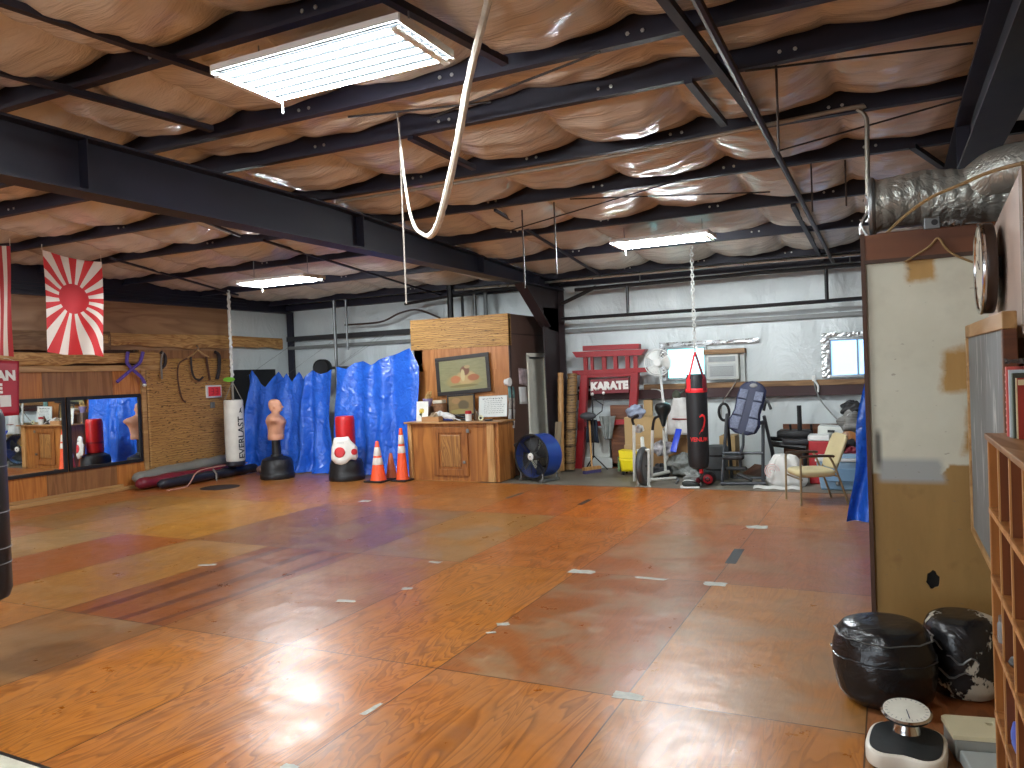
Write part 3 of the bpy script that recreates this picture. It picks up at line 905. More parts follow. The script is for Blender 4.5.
# --- pipes at the back left
def upright(px, y0, y1, y, r, mat, lab):
    a, b = at(px, y0, Y=y), at(px, y1, Y=y)
    return pipe('upright_pipe', [Vector((a.x, y, b.z)), Vector((a.x, y, a.z))], r, mat, lab, 'pipe', 'uprights on the back wall')
a = at(335, 330, Y=13.3)
pipe('upright_pipe', [Vector((a.x, 13.3, 0)), Vector((a.x, 13.3, zroof(13.3) + .02))], 0.035, STEEL, 'tall grey pipe rising between the two blue tarps', 'pipe', 'uprights on the back wall')
upright(345, 285, 350, 13.4, 0.025, STEEL, 'grey pipe just right of the tall pipe between the tarps')
upright(449, 270, 325, 13.2, 0.06, BLK, 'thick black post behind the left end of the reed panel')
upright(462, 295, 325, 13.5, 0.03, BLK, 'thin black post behind the reed panel, right of the thick one')
upright(474, 290, 325, 13.5, 0.035, STEEL, 'grey post behind the middle of the reed panel')
upright(485, 290, 325, 13.6, 0.045, STEEL, 'wide grey post behind the right of the reed panel')
P = [at(300, 268 + 60, Y=13.5), at(345, 325, Y=13.5), at(380, 322, Y=13.5), at(400, 313, Y=13.5), at(418, 310, Y=13.5), at(440, 318, Y=13.5)]
pipe('black_cable', smoothpath(P[1:], 6), 0.02, DPIPE, 'cable looping up behind the left end of the reed panel', 'cable')
pipe('black_pipe', [at(405, 304, Y=13.3), at(480, 291, Y=13.3), at(560, 284, Y=13.3)], 0.03, BLK, 'dark pipe running level below the end of the big beam')

# ================================================================ left wall
XW = XL
# flags hang from the ceiling in front of the wall
def flag(name, lab, c_tl, c_tr, c_bl, c_br, mat, seed, X=-11.85):
    A, B, C_, D = [at(*p, X=X) for p in (c_tl, c_tr, c_bl, c_br)]
    def fn(u, v):
        p = A.lerp(B, u).lerp(C_.lerp(D, u), v)
        p.x += (0.035 * sin(u * 7 + seed + v * 2) + 0.02 * sin(u * 13 + v * 5 + seed)) * (0.3 + v)
        p.z += 0.03 * sin(PI * u) * (1 - v) * -1 - 0.012 * sin(u * 6) * v
        return p
    m = MB().grid(fn, 40, 50, uv=True)
    t = thing(name, lab, 'flag', (A + B) / 2, 'flags hanging on the left')
    m.build('cloth', mat, t)
    for p in (A, B):
        q = p.copy(); q.z = min(zroof(q.y), q.z + .3)
        MB().tube([p, q], 0.004, 5).build('tie', ROPE, t)
    return t
m_, t_ = newmat('sun_ray_flag_cloth')
uvn = t_.node('ShaderNodeUVMap'); s = t_.sep(uvn.outputs[0])
dx = t_.math('MULTIPLY', t_.math('SUBTRACT', s[0], 0.5), 0.60); dy = t_.math('SUBTRACT', s[1], 0.42)
ang = t_.math('ARCTAN2', dx, dy)
sec = t_.math('FRACT', t_.math('ADD', t_.math('MULTIPLY', ang, 16 / (2 * PI)), 0.25))
raym = t_.math('LESS_THAN', sec, 0.5)
rad = t_.math('SQRT', t_.math('ADD', t_.math('MULTIPLY', dx, dx), t_.math('MULTIPLY', dy, dy)))
sun = t_.math('LESS_THAN', rad, 0.155)
RED = lin((204, 40, 44)); WHT = lin((226, 214, 204))
t_.color(t_.mix(sun, t_.mix(raym, WHT, RED), lin((190, 28, 38)))); t_.rough(0.75)
RAY = m_
flag('flag', 'red and white rising sun flag with rays hanging on the left wall', (42, 250), (101, 262), (47, 352), (104, 357), RAY, 0.4, -10.25)
m_, t_ = newmat('striped_flag_cloth')
uvn = t_.node('ShaderNodeUVMap'); s = t_.sep(uvn.outputs[0])
st = t_.math('LESS_THAN', t_.math('FRACT', t_.math('MULTIPLY', s[0], 6.5)), 0.5)
t_.color(t_.mix(st, lin((222, 206, 192)), lin((176, 42, 44)))); t_.rough(0.75)
flag('flag', 'red and white striped flag cut off by the left edge of the picture', (-52, 238), (10, 246), (-50, 352), (15, 357), m_, 2.0, -10.25)

# crimson banner with white letters
BAN = plain('crimson_banner', (166, 26, 48), 0.5, 0.1, 3)
A, B, C_, D = at(-45, 358, X=-11.95), at(18.5, 361, X=-11.95), at(-45, 420, X=-11.95), at(18.5, 415, X=-11.95)
t = thing('banner', 'crimson banner with white letters below the striped flag', 'banner', (A + B) / 2)
mb = MB().grid(lambda u, v: A.lerp(B, u).lerp(C_.lerp(D, u), v) + Vector((0.01 * sin(u * 8), 0, 0)), 24, 12)
mb.build('cloth', BAN, t, solid=0.006)
def onb(px, py, k=0.02): return at(px, py, X=-11.95 + k)
WL = plain('white_print', (226, 222, 216), 0.5, 0.05)
a = onb(6, 376); h_ = (onb(6, 372) - onb(6, 381)).length
MB_ = MB(); text('AN', h_ * 1.45, lambda x, y: a + Vector((0, x, y)), MB_, bold=0.012); MB_.build('lettering', WL, t, smooth=False)
a2 = onb(-1, 389); MB_ = MB(); text('E', h_ * 1.4, lambda x, y: a2 + Vector((0, x, y)), MB_, bold=0.012); MB_.build('lettering', WL, t, smooth=False)
p, q = onb(1, 407), onb(11, 395)
MB().box(-11.955, -11.935, p.y, q.y, p.z, q.z).build('white_patch', WL, t, smooth=False)
for px in (-30, 15):
    p = at(px, 361, X=-11.95)
    MB().tube([p, Vector((p.x - .2, p.y, p.z + .05)), Vector((XW - .02, p.y, 2.35))], 0.004, 5).build('tie', ROPE, t)

# two wall mirrors in black frames
m_, t_ = newmat('mirror_glass'); t_.color((0.86, 0.9, 0.9)); t_.b.inputs['Metallic'].default_value = 1; t_.b.inputs['Roughness'].default_value = 0.015
MIR = m_
for (ya, yb_, lab) in ((8.36, 9.78, 'black framed wall mirror, the one beside the reed wall'), (6.92, 8.33, 'black framed wall mirror below the crimson banner')):
    za, zb = 0.46, 1.70
    t = thing('wall_mirror', lab, 'mirror', (XW, (ya + yb_) / 2, za), 'mirrors on the left wall')
    MB().box(XW + .002, XW + .018, ya + .05, yb_ - .05, za + .05, zb - .05).build('mirror_glass', MIR, t, smooth=False)
    f = MB()
    f.box(XW + .001, XW + .035, ya, yb_, za, za + .06).box(XW + .001, XW + .035, ya, yb_, zb - .06, zb)
    f.box(XW + .001, XW + .035, ya, ya + .06, za + .06, zb - .06).box(XW + .001, XW + .035, yb_ - .06, yb_, za + .06, zb - .06)
    f.build('frame', BLK, t, smooth=False, bevel=0.004)

# reed screen fixed to the wall
m = MB().grid(lambda u, v: Vector((XW + 0.0 + 0.012 * sin(u * 9 + v * 3) + .01, 9.92 + u * 2.05, 0.1 + v * 2.24)), 40, 20)
solo('reed_blind', m, reed_mat('wall_reed', (150, 102, 52), (202, 154, 88), 0.045), 'tan split reed screen covering the wall between mirror and white bag', 'reed screen', solid=0.015)
# red lit panel and grey box
p, q = at(206, 398, X=XW + .03), at(220, 385, X=XW + .03)
t = thing('wall_timer', 'small red lit timer in a white frame on the reed wall', 'timer', (XW, p.y, p.z))
MB().box(XW + .02, XW + .07, p.y, q.y, p.z, q.z).build('case', WHITEM, t, smooth=False, bevel=.004)
w_ = (q.y - p.y); cy_, cz_ = (p.y + q.y) / 2, (p.z + q.z) / 2
MB().box(XW + .06, XW + .074, p.y + .03, q.y - .03, p.z + .03, q.z - .03).build('display', emit('red_display', (0.6, 0.03, 0.04), 0.07, (0.3, 0.02, 0.02)), t, smooth=False)
mb = MB()
for k, dy in enumerate((-.055, .055)):
    for seg_ in ((-.03, .03, .055), (-.03, .03, 0), (-.03, .03, -.055)):
        mb.box(XW + .073, XW + .077, cy_ + dy + seg_[0], cy_ + dy + seg_[1], cz_ + seg_[2] - .006, cz_ + seg_[2] + .006)
    mb.box(XW + .073, XW + .077, cy_ + dy + .024, cy_ + dy + .036, cz_ - .055, cz_ + .055)
mb.build('digits', plain('dark_red_digit', (96, 8, 14), .5), t, smooth=False)
p = at(212, 405, X=XW + .03)
solo('wall_outlet', MB().box(XW + .02, XW + .06, p.y - .05, p.y + .05, p.z - .06, p.z + .06), plain('grey_box', (110, 108, 100), .5), 'small grey outlet box below the red timer on the reed wall', 'outlet box', bevel=.006)
p = at(219, 384, X=XW + .03)
# things hanging from the slab
PURP = plain('purple_webbing', (88, 66, 150), 0.7, 0.15, 10)
BELT = plain('dark_belt', (44, 34, 34), 0.7, 0.2, 10)
BELTB = plain('brown_belt', (92, 58, 42), 0.7, 0.2, 10)
def strap(name, pxs, mat, lab, cat, X=XW + .12, w=0.03, parent=None, part=None):
    pts = smoothpath([at(a_, b_, X=X + (k % 2) * .01) for k, (a_, b_) in enumerate(pxs)], 5)
    m = MB().tube(pts, w, 8, squash=(1, 1) if parent is None else (1, 1))
    return m, pts
t = thing('harness', 'purple webbing straps crossed and hung from the slab above the mirrors', 'straps', at(132, 350, X=XW + .08))
for pxs in (((128, 352), (127, 362), (132, 369), (141, 377), (145, 384)), ((143, 352), (140, 362), (132, 369), (124, 376), (117, 382))):
    strap('s', pxs, PURP, '', '')[0].build('strap', PURP, t)
P_ = strap('s', pxs, PURP, '', '')[1]
MB().ball(at(144.5, 385, X=XW + .12), .035).build('white_tip', WHITEM, t)
MB().tube([at(134, 352, X=XW + .12), at(134, 350, X=XW + .02)], .01, 6).build('peg', DPIPE, t)
t = thing('strap_bundle', 'small dark bundle of straps hung between purple straps and hanger', 'straps', at(162, 352, X=XW + .05))
MB().tube(smoothpath([at(161, 352, X=XW + .08), at(165, 356, X=XW + .08), at(165, 364, X=XW + .08), at(162, 368, X=XW + .08)], 4), .03, 8).build('loop', BELT, t)
MB().tube([at(163, 352, X=XW + .1), at(161, 362, X=XW + .1), at(162, 379, X=XW + .1)], .018, 8).build('tail', plain('grey_strap', (120, 112, 104), .6), t)
MB().tube([at(162, 355, X=XW + .1), at(162, 353, X=XW + .0)], .01, 6).build('peg', DPIPE, t)
t = thing('clothes_hanger', 'wooden clothes hanger with dark belts on the reed wall', 'hanger', at(197, 351, X=XW + .1))
hX = XW + .14
MB().tube([at(187, 358, X=hX), at(193, 354.5, X=hX), at(198, 350, X=hX), at(203, 354, X=hX), at(209, 357, X=hX)], .016, 8).build('shoulder_bar', LUMBER, t)
MB().tube(smoothpath([at(198, 350, X=hX), at(198, 347, X=hX), at(197, 345.5, X=hX - .03), at(196, 347, X=XW + .04)], 4), .006, 6).build('hook', STEEL, t)
MB().tube(smoothpath([at(191, 357, X=hX), at(191.5, 368, X=hX), at(194, 377, X=hX), at(199, 380, X=hX), at(203, 377, X=hX)], 6), .02, 8).build('belt', BELT, t)
MB().tube(smoothpath([at(188, 358, X=hX), at(179, 364, X=hX - .08), at(178, 380, X=hX - .08), at(182, 398, X=hX - .08), at(186, 402, X=hX - .08)], 6), .014, 8).build('belt', BELTB, t)
MB().tube(smoothpath([at(206, 357, X=hX), at(208, 368, X=hX - .05), at(210, 380, X=hX - .06)], 6), .02, 8).build('belt', BELTB, t)
t = thing('belt', 'black belt hung at the right end of the reed wall', 'belt', at(216, 352, X=XW + .1))
MB().tube(smoothpath([at(215, 352, X=XW + .1), at(219, 356, X=XW + .1), at(219, 370, X=XW + .1), at(217, 379, X=XW + .1)], 5), .035, 8).build('strap', BELT, t)

# rolled mats on the floor along the wall
def roll(pts, r, mat, parent, name, sq=(1, 1)):
    P = smoothpath(pts, 10); n = len(P); rr = random.Random(len(name))
    MB().tube(P, [r * (0.82 + 0.22 * rr.random()) * (.55 if i in (0, n - 1) else 1) for i in range(n)], 14, squash=sq).build(name, mat, parent, angle=80)
GREYV = plain('grey_mat_vinyl', (128, 126, 118), .45, .12, 4, bump=.3, bs=9)
MARV = plain('maroon_mat_vinyl', (116, 28, 44), .4, .12, 4, bump=.3, bs=9)
BLKV = plain('navy_black_vinyl', (34, 36, 46), .35, .2, 4, bump=.3, bs=9)
t = thing('rolled_mat', 'grey rolled mat lying on top against the reed wall', 'mat', (-12.05, 10.6, .10), 'rolled mats along the left wall')
roll([(-12.08, 9.42, .20), (-12.1, 10.4, .25), (-12.1, 11.2, .27), (-12.1, 11.75, .30)], .14, GREYV, t, 'roll', (1, .8))
t = thing('rolled_mat', 'maroon rolled mat in the middle of the three by the left wall', 'mat', (-11.85, 10.6, 0), 'rolled mats along the left wall')
roll([(-11.86, 9.3, .125), (-11.87, 10.4, .12), (-11.87, 11.0, .12), (-11.87, 11.7, .13)], .125, MARV, t, 'roll', (1, .9))
t = thing('rolled_mat', 'black rolled mat on the floor in front of the maroon one', 'mat', (-11.6, 10.8, 0), 'rolled mats along the left wall')
roll([(-11.57, 9.5, .095), (-11.58, 10.6, .1), (-11.58, 11.3, .1), (-11.58, 11.85, .1)], .1, BLKV, t, 'roll', (1, .95))
MB().tube([(-11.475, 10.72, .0), (-11.48, 10.72, .12), (-11.56, 10.72, .208)], .02, 6).build('strap', plain('grey_strap', (120, 112, 104), .6), t)
P = [(-11.3, 9.45, .012), (-11.34, 9.9, .014), (-11.44, 10.2, .20), (-11.56, 10.5, .235), (-11.62, 10.9, .235), (-11.62, 11.3, .232), (-11.57, 11.6, .225)]
solo('jump_rope', MB().tube(smoothpath(P, 8), .012, 6), plain('pink_cord', (190, 140, 124), .6), 'thin pink cord trailing over the rolled mats', 'rope')

# white heavy bag
def wrapcyl(c, R, a0, zc, hand=1):
    return lambda x, y: Vector((c[0] + R * cos(a0 + hand * x / R), c[1] + R * sin(a0 + hand * x / R), zc + y))
bx, by = -11.42, 11.2
bc = at(234.5, 430, Y=by); bx = bc.x
zt, zb = at(234, 400, Y=by).z, at(236, 461, Y=by).z
R_ = pxm(20, bc) / 2
t = thing('heavy_bag', 'white leather heavy bag hanging in the back left corner', 'punching bag', (bx, by, zb))
WLEA = plain('white_leather', (214, 210, 200), .4, .08, 5, bump=.15, bs=12)
MB().lathe([(R_ * .9, zb), (R_ * .99, zb + .03), (R_, zb + .1), (R_ * 1.02, zb + .5), (R_, zt - .12), (R_ * .985, zt - .1), (R_, zt - .08), (R_ * .99, zt - .02), (R_ * .95, zt)], (bx, by, 0), 32).build('bag_body', WLEA, t)
MB().lathe([(R_ * .80, zb - .10), (R_ * .97, zb - .07), (R_ * .98, zb + .004)], (bx, by, 0), 28).build('bag_bottom', BLKV, t)
va = math.atan2(-by, -bx)
mb = MB(); f = wrapcyl((bx, by), R_ * 1.035, va + .74, zb + .46, 1)
text('EVERLAST', .185, lambda x, y: f(-y, x), mb, sub=1, bold=.003)
mb.build('lettering', BLK, t, smooth=False)
mb = MB(); f = wrapcyl((bx, by), R_ * 1.04, va + .66, zb + .93, 1)
mb.add([f(-.03, .0), f(.0, .09), f(.045, .12), (f(.02, .06)), f(.05, .0), f(.0, .03)], [(0, 5, 1), (1, 3, 2), (5, 4, 3), (5, 3, 1)])
mb.build('emblem', BLK, t, smooth=False)
ap = Vector((bx, by, zt + .36))
for k in range(4):
    a = PI / 4 + k * PI / 2
    MB().bar((bx + R_ * .93 * cos(a), by + R_ * .93 * sin(a), zt - .03), ap, .035, .012).build('strap', plain('grey_strap', (120, 112, 104), .6), t)
ztop = zroof(by) + .02
MB().tube([(bx + .01 * sin(i * 2.2), by + .01 * cos(i * 2.2), ap.z + (ztop - ap.z) * i / 40) for i in range(41)], [.034 if i % 2 else .026 for i in range(41)], 8).build('wrapped_chain', plain('white_wrap', (214, 214, 208), .5, .1, 20), t)
g = at(229, 379.5, Y=by - .06)
solo('green_tag', MB().lathe([(.11, -.012), (.115, 0), (.11, .012)], g, 20, R=Matrix.Rotation(PI / 2, 3, 'X') @ Matrix.Identity(3), sy=.42, sx=1.3), plain('lime_tag', (120, 190, 60), .5), 'lime green oval tag on the wrapped chain of the white bag', 'tag')
p = at(238.5, 394, Y=by + .3)
solo('poster_scrap', MB().box(p.x - .05, p.x + .05, by + .9, by + .905, p.z - .12, p.z + .05), plain('pale_print', (150, 160, 120), .6, .3, 14), 'small pale print on the dark corner behind the white bag', 'print', smooth=False)
# clutter at its foot
solo('cloth_bundle', MB().ball((-11.1, 11.62, .1), (.2, .16, .1), 16, 10), plain('speckled_cloth', (112, 84, 74), .8, .6, 14, bump=.8, bs=14), 'small bundle of dark patterned cloth at the foot of the blue tarp', 'cloth')

# black bag at the left edge of the picture
by2 = 3.5
pe = at(12.0, 560, Y=by2)
R2 = .20
ea = math.atan2(pe.y, pe.x)
c2 = Vector((pe.x, pe.y, 0)) + Vector((-sin(ea), cos(ea), 0)) * R2
zb2 = at(4, 592, Y=by2).z
t = thing('heavy_bag', 'black heavy bag hanging at the left edge, cut off by the picture', 'punching bag', (c2.x, c2.y, zb2))
MB().lathe([(R2 * .6, zb2 - .03), (R2 * .9, zb2 + .0), (R2, zb2 + .06), (R2, zb2 + 1.3), (R2 * .9, zb2 + 1.36)], (c2.x, c2.y, 0), 32).build('bag_body', plain('black_vinyl', (22, 22, 26), .35, .2, 4), t)
mb = MB()
for z in (.25, .36, .62, .95):
    mb.tube([(c2.x + R2 * 1.005 * cos(a * PI / 16), c2.y + R2 * 1.005 * sin(a * PI / 16), zb2 + z) for a in range(32)], .004, 5, closed=True)
mb.build('stitching', plain('grey_thread', (130, 130, 130), .6), t)
for k in range(4):
    a = k * PI / 2
    MB().tube([(c2.x + R2 * .85 * cos(a), c2.y + R2 * .85 * sin(a), zb2 + 1.35), (c2.x, c2.y, zb2 + 1.7)], .008, 6).build('strap', BLK, t)
MB().tube([(c2.x, c2.y, zb2 + 1.68), (c2.x, c2.y, zroof(c2.y) + .02)], .012, 6).build('chain', STEEL, t)
# white mat corner at the bottom left
q0 = at(4, 751, Z=0.03); q1 = at(47, 765, Z=0.03)
d = (q1 - q0); d.z = 0; d.normalize(); nrm = Vector((d.y, -d.x, 0))
t = thing('floor_mat', 'white mat with a dark border at the bottom left corner', 'mat', q0 + d * .1 + nrm * .6 - Vector((0, 0, .03)))
c_ = q1 + d * .05
def fl2(a, b, z): p = c_ + d * a + nrm * b; return (p.x, p.y, z)
m = MB().prism([(-1.5, 0), (0, 0), (0, 1.2), (-1.5, 1.2)], .001, .024, fl2); m.build('border', BLK, t, smooth=False)
m = MB().prism([(-1.47, .03), (-.03, .03), (-.03, 1.17), (-1.47, 1.17)], .0241, .03, fl2); m.build('pad', plain('white_pad', (214, 210, 190), .5), t, smooth=False)

# ================================================================ blue tarps
def tarp_mat():
    m, t = newmat('blue_tarp')
    v = t.coord('Object')
    n = t.noise(v, 5, 5, .6, .6)
    t.color(t.mix(n, lin((22, 72, 188)), lin((52, 120, 228)))); t.rough(.27)
    ridge = t.math('ABSOLUTE', t.math('SUBTRACT', t.noise(v, 4.0, 2, .5, .25), .5))
    r2 = t.math('ABSOLUTE', t.math('SUBTRACT', t.noise(v, 8, 2, .5, .2), .5))
    t.normal(t.bump(r2, .45, .05, t.bump(ridge, .6, .10)))
    return m
TARP = tarp_mat()
def tarp(lab, tops, xb0, xb1, y, zbot, seed, nf):
    T = [(at(px, py, Y=y).x, at(px, py, Y=y).z) for px, py in tops]
    xa, xc = T[0][0], T[-1][0]
    ba, bb = at(xb0, 476, Y=y - .1).x, at(xb1, 476, Y=y - .1).x
    def fn(u, v):
        x = xa + (xc - xa) * u
        zt_ = interp(T, x)
        k = (1 - v)
        x2 = x + ((ba + (bb - ba) * u) - x) * v ** 1.5
        w1 = u + .035 * sin(u * 9 + seed) + .02 * sin(v * 3 + seed)
        f = sin(w1 * nf * 2 * PI + seed) * .055 * (1 + .6 * sin(u * 7 + seed * 3)) + sin(w1 * nf * .55 * 2 * PI + seed * 2 + v * 1.2) * .07 + sin(u * 31 + v * 9) * .010 + .022 * sin(v * 11 + u * 9 + seed) * sin(u * 14 + v * 5)
        z = zt_ + (zbot - zt_) * v
        out = max(0, v - .93) / .07
        return Vector((x2 + .02 * sin(v * 9 + u * 20), y - .05 + f * (.35 + .65 * v) - .12 * v - .10 * out, z))
    m = MB().grid(fn, 150, 40)
    c = Vector(((xa + xc) / 2, y, zbot))
    t = thing('tarp', lab, 'tarp', c, 'blue tarps hung across the back left')
    m.build('sheet', TARP, t, angle=180)
    return t, T
tA, TA = tarp('wide blue tarp gathered along a line behind the torso dummy',
     [(249, 375), (254, 370), (262, 383), (268, 387), (274, 377), (279, 371.5), (285.5, 378), (289.4, 373), (294.6, 382), (300, 371.6), (305, 379), (313, 370), (323, 374), (329, 372), (334, 369)], 238, 336, 12.15, .015, .5, 6.5)
tB, TB = tarp('blue tarp behind the traffic cones, left of the wooden cabinet',
     [(338.5, 366.5), (348, 369), (356, 363), (363.6, 361), (372, 365), (389.7, 356), (400, 353), (412, 348), (417, 358.6), (420, 366)], 337, 423, 12.1, .015, 1.7, 4)
GREYD = plain('grey_line', (90, 90, 92), .6)
for root, T, y in ((tA, TA, 12.1), (tB, TB, 12.05)):
    pk = [T[i] for i in range(len(T)) if (i in (0, len(T) - 1)) or (T[i][1] >= T[i - 1][1] and T[i][1] >= T[i + 1][1])]
    for x, z in pk[::3]:
        MB().tube([(x, y, z - .02), (x + .02, 13.7, 2.74)], .003, 5).build('cord', GREYD, root)
# round black thing looking over the tarp
p = at(322.5, 368, Y=12.9)
t = thing('speed_bag_drum', 'round black drum showing above the blue tarp', 'drum', (p.x, p.y, p.z - .2))
Rr = pxm(9, p)
MB().lathe([(Rr * .9, -.1), (Rr, -.08), (Rr, .08), (Rr * .92, .1), (Rr * .85, .08), (.0001, .07)], p, 28, R=Matrix.Rotation(PI / 2, 3, 'X') @ Matrix.Rotation(.2, 3, 'Y')).build('drum', RUBBER, t)
MB().tube([p + Vector((0, .05, 0)), (p.x, 13.75, p.z)], .03, 8).build('bracket', DPIPE, t)

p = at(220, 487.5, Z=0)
solo('dark_disc', MB().lathe([(.33, .001), (.335, .004), (.32, .008), (.001, .008)], (p.x, p.y, 0), 40), plain('dark_brown_disc', (46, 34, 30), .7, .15), 'flat dark disc on the floor in front of the white bag', 'mat')  # thin dark brown disc laid on the floor
# ================================================================ torso dummy
gd = at(277.5, 473, Y=11.22); dcx, dcy = gd.x, 11.22
t = thing('torso_dummy', 'flesh coloured training dummy of a man torso on a black base', 'training dummy', (dcx, dcy, 0))
Rb = pxm(35, gd) / 2
def domebase(root, cx, cy, R, H, dome):
    pr = [(R * .97, 0), (R, .02), (R, .09), (R * .985, .10), (R * .955, .115), (R * .95, H * .55), (R * .93, H * .8), (R * .85, H)]
    if dome: pr += [(R * .62, H + .04), (R * .36, H + .06), (R * .35, H + .09)]
    MB().lathe(pr, (cx, cy, 0), 40).build('base', plain('black_moulded_base', (26, 26, 28), .42, .15), root)
zs = .70
domebase(t, dcx, dcy, Rb, .36, True)
zt0 = at(276, 439.5, Y=dcy).z
MB().lathe([(.085, .42), (.08, zt0 + .06)], (dcx, dcy, 0), 24).build('post', BLK, t)
k_ = (at(276, 399, Y=dcy).z - zt0) / .69
fa = math.radians(34)
SEC = [(0, .0, .11, .16), (.004, .0, .124, .168), (.04, .0, .128, .172), (.10, .0, .122, .166), (.16, .006, .126, .174), (.23, .012, .138, .19), (.29, .01, .146, .21), (.335, .004, .144, .228), (.37, -.004, .128, .232),
       (.40, -.012, .108, .208), (.42, -.014, .09, .158), (.433, -.006, .078, .118), (.447, .004, .070, .090), (.462, .013, .067, .075), (.475, .019, .073, .068), (.487, .021, .083, .066), (.505, .018, .095, .068), (.53, .012, .101, .071),
       (.56, .008, .104, .074), (.59, .005, .104, .076), (.62, .002, .100, .075), (.645, -.002, .091, .069), (.664, .0, .08, .061), (.678, -.004, .059, .046), (.687, -.006, .034, .027), (.69, -.006, .008, .006)]
def gau(x, m, s): return math.exp(-((x - m) / s) ** 2)
def body(u, v):
    kk = v * (len(SEC) - 1); i = min(int(kk), len(SEC) - 2); f = kk - i
    z, xo, rx, ry = [SEC[i][q] + f * (SEC[i + 1][q] - SEC[i][q]) for q in range(4)]
    a = u * 2 * PI
    r = 1.0
    # chest and belly relief, shoulder stumps, face
    ch = 0
    dang = lambda m: math.atan2(sin(a - m), cos(a - m))
    for sg in (-1, 1):
        ch += .022 * gau(dang(sg * .55), 0, .42) * gau(z, .29, .058)
        for zz in (.07, .115, .16): ch += .010 * gau(dang(sg * .3), 0, .28) * gau(z, zz, .018)
        ch += .046 * gau(dang(sg * 1.57), 0, .42) * gau(z, .335, .055)
        ch += .020 * gau(dang(sg * 1.57), sg * .05, .16) * gau(z, .555, .026)
        ch += -.013 * gau(dang(sg * .38), 0, .17) * gau(z, .578, .012) + .006 * gau(dang(sg * .38), 0, .07) * gau(z, .577, .006) + .006 * gau(dang(sg * .6), 0, .3) * gau(z, .54, .016)
        ch += .016 * gau(dang(PI + sg * .6), 0, .4) * gau(z, .31, .06)
    ch -= .010 * gau(dang(0), 0, .12) * gau(z, .26, .06)
    ch += .028 * gau(dang(0), 0, .17) * gau(z, .546, .013) + .014 * gau(dang(0), 0, .11) * gau(z, .564, .014)
    ch += .008 * gau(dang(0), 0, .6) * gau(z, .596, .010)
    ch += .009 * gau(dang(0), 0, .26) * (gau(z, .523, .005) + gau(z, .514, .005)) - .008 * gau(dang(0), 0, .28) * gau(z, .5185, .0035)
    ch += .012 * gau(dang(0), 0, .32) * gau(z, .495, .010)
    x = xo + (rx + ch) * cos(a); y = (ry + ch) * sin(a)
    hd_ = 1.05
    x, y = x * k_ * hd_, y * k_ * hd_
    return Vector((dcx + x * cos(fa) - y * sin(fa), dcy + x * sin(fa) + y * cos(fa), zt0 + z * k_))
m = MB()
nu, nv = 64, 150
m.add([body(i / nu, j / nv) for j in range(nv + 1) for i in range(nu)], [(j * nu + i, j * nu + (i + 1) % nu, (j + 1) * nu + (i + 1) % nu, (j + 1) * nu + i) for j in range(nv) for i in range(nu)])
m.f.append(tuple(range(nu - 1, -1, -1))); m.mi.append(0); m.f.append(tuple(nv * nu + i for i in range(nu))); m.mi.append(0)
m.build('torso', plain('flesh_rubber', (206, 150, 120), .5, .08, 6), t, angle=70)

# ================================================================ red standing bag with chest guard
gr = at(347, 474, Y=11.3); rx, ry = gr.x, 11.3
t = thing('standing_bag', 'red standing punching bag on a round black base', 'punching bag', (rx, ry, 0))
Rb = pxm(36.5, gr) / 2
domebase(t, rx, ry, Rb, .36, False)
MB().lathe([(Rb * .84, .355), (Rb * .6, .40), (.12, .42)], (rx, ry, 0), 32).build('base_cap', BLK, t)
zt = at(345, 416, Y=ry).z; Rr = pxm(19.5, gr) / 2
MB().lathe([(Rr * .96, .42), (Rr, .45), (Rr, zt - .09), (Rr * .97, zt - .03), (Rr * .86, zt), (.001, zt + .008)], (rx, ry, 0), 36).build('bag_body', plain('red_vinyl', (196, 30, 34), .35, .1, 4), t)
MB().lathe([(Rr * 1.004, .62), (Rr * 1.006, .66)], (rx, ry, 0), 36).build('band', plain('dark_red_vinyl', (140, 18, 24), .4), t)
# chest guard strapped round the lower bag
va = math.atan2(-ry, -rx)
def gxy(px, py):  # crop pixels -> arc length, height
    X_, Y_ = 320 + px / 8.53, 400 + py / 8.53
    return (X_ - 346.2) * pxm(1, gr), at(346, Y_, Y=ry - .3).z
UP = [(85, 400), (108, 385), (112, 330), (130, 322), (200, 322), (250, 318), (256, 345), (275, 365), (300, 388), (325, 420)]
LO = [(85, 470), (92, 505), (130, 540), (180, 552), (220, 540), (245, 515), (262, 508), (300, 517), (325, 490)]
Rg = Rb * 1.02
def guard(u, v):
    px = 86 + u * 238
    s, zu = gxy(px, interp(UP, px)); _, zl = gxy(px, interp(LO, px))
    z = zl + (zu - zl) * v
    a = va + s / Rg
    edge_ = min(u, 1 - u, v, 1 - v)
    rr_ = Rg + .0 - .10 * max(0, (z - .4)) + .02 * min(1, edge_ * 8)
    return Vector((rx + rr_ * cos(a), ry + rr_ * sin(a), z))
t2 = thing('chest_guard', 'white chest protector with red target discs leaning on the red bag', 'chest protector', (rx, ry - Rb, .2))
MB().grid(guard, 40, 24).build('padding', plain('white_vinyl', (226, 224, 218), .4, .05, 6), t2, solid=.035, angle=80)
def disc(cx_, cy_, r_):
    def fn(u, v):
        a = u * 2 * PI
        s, z = gxy(cx_ + r_ * v * cos(a), cy_ + r_ * v * sin(a))
        an = va + s / Rg; q_ = Rg + .042 - .10 * max(0, z - .4)
        return Vector((rx + q_ * cos(an), ry + q_ * sin(an), z))
    return MB().grid(fn, 32, 4)
RDISC = plain('red_disc', (200, 44, 50), .45, .08)
disc(172, 446, 44).build('target_disc', RDISC, t2, solid=.006)
disc(288, 448, 26).build('target_disc', RDISC, t2, solid=.006)
mb = MB(); s0, z0 = gxy(178, 366)
mb = MB()
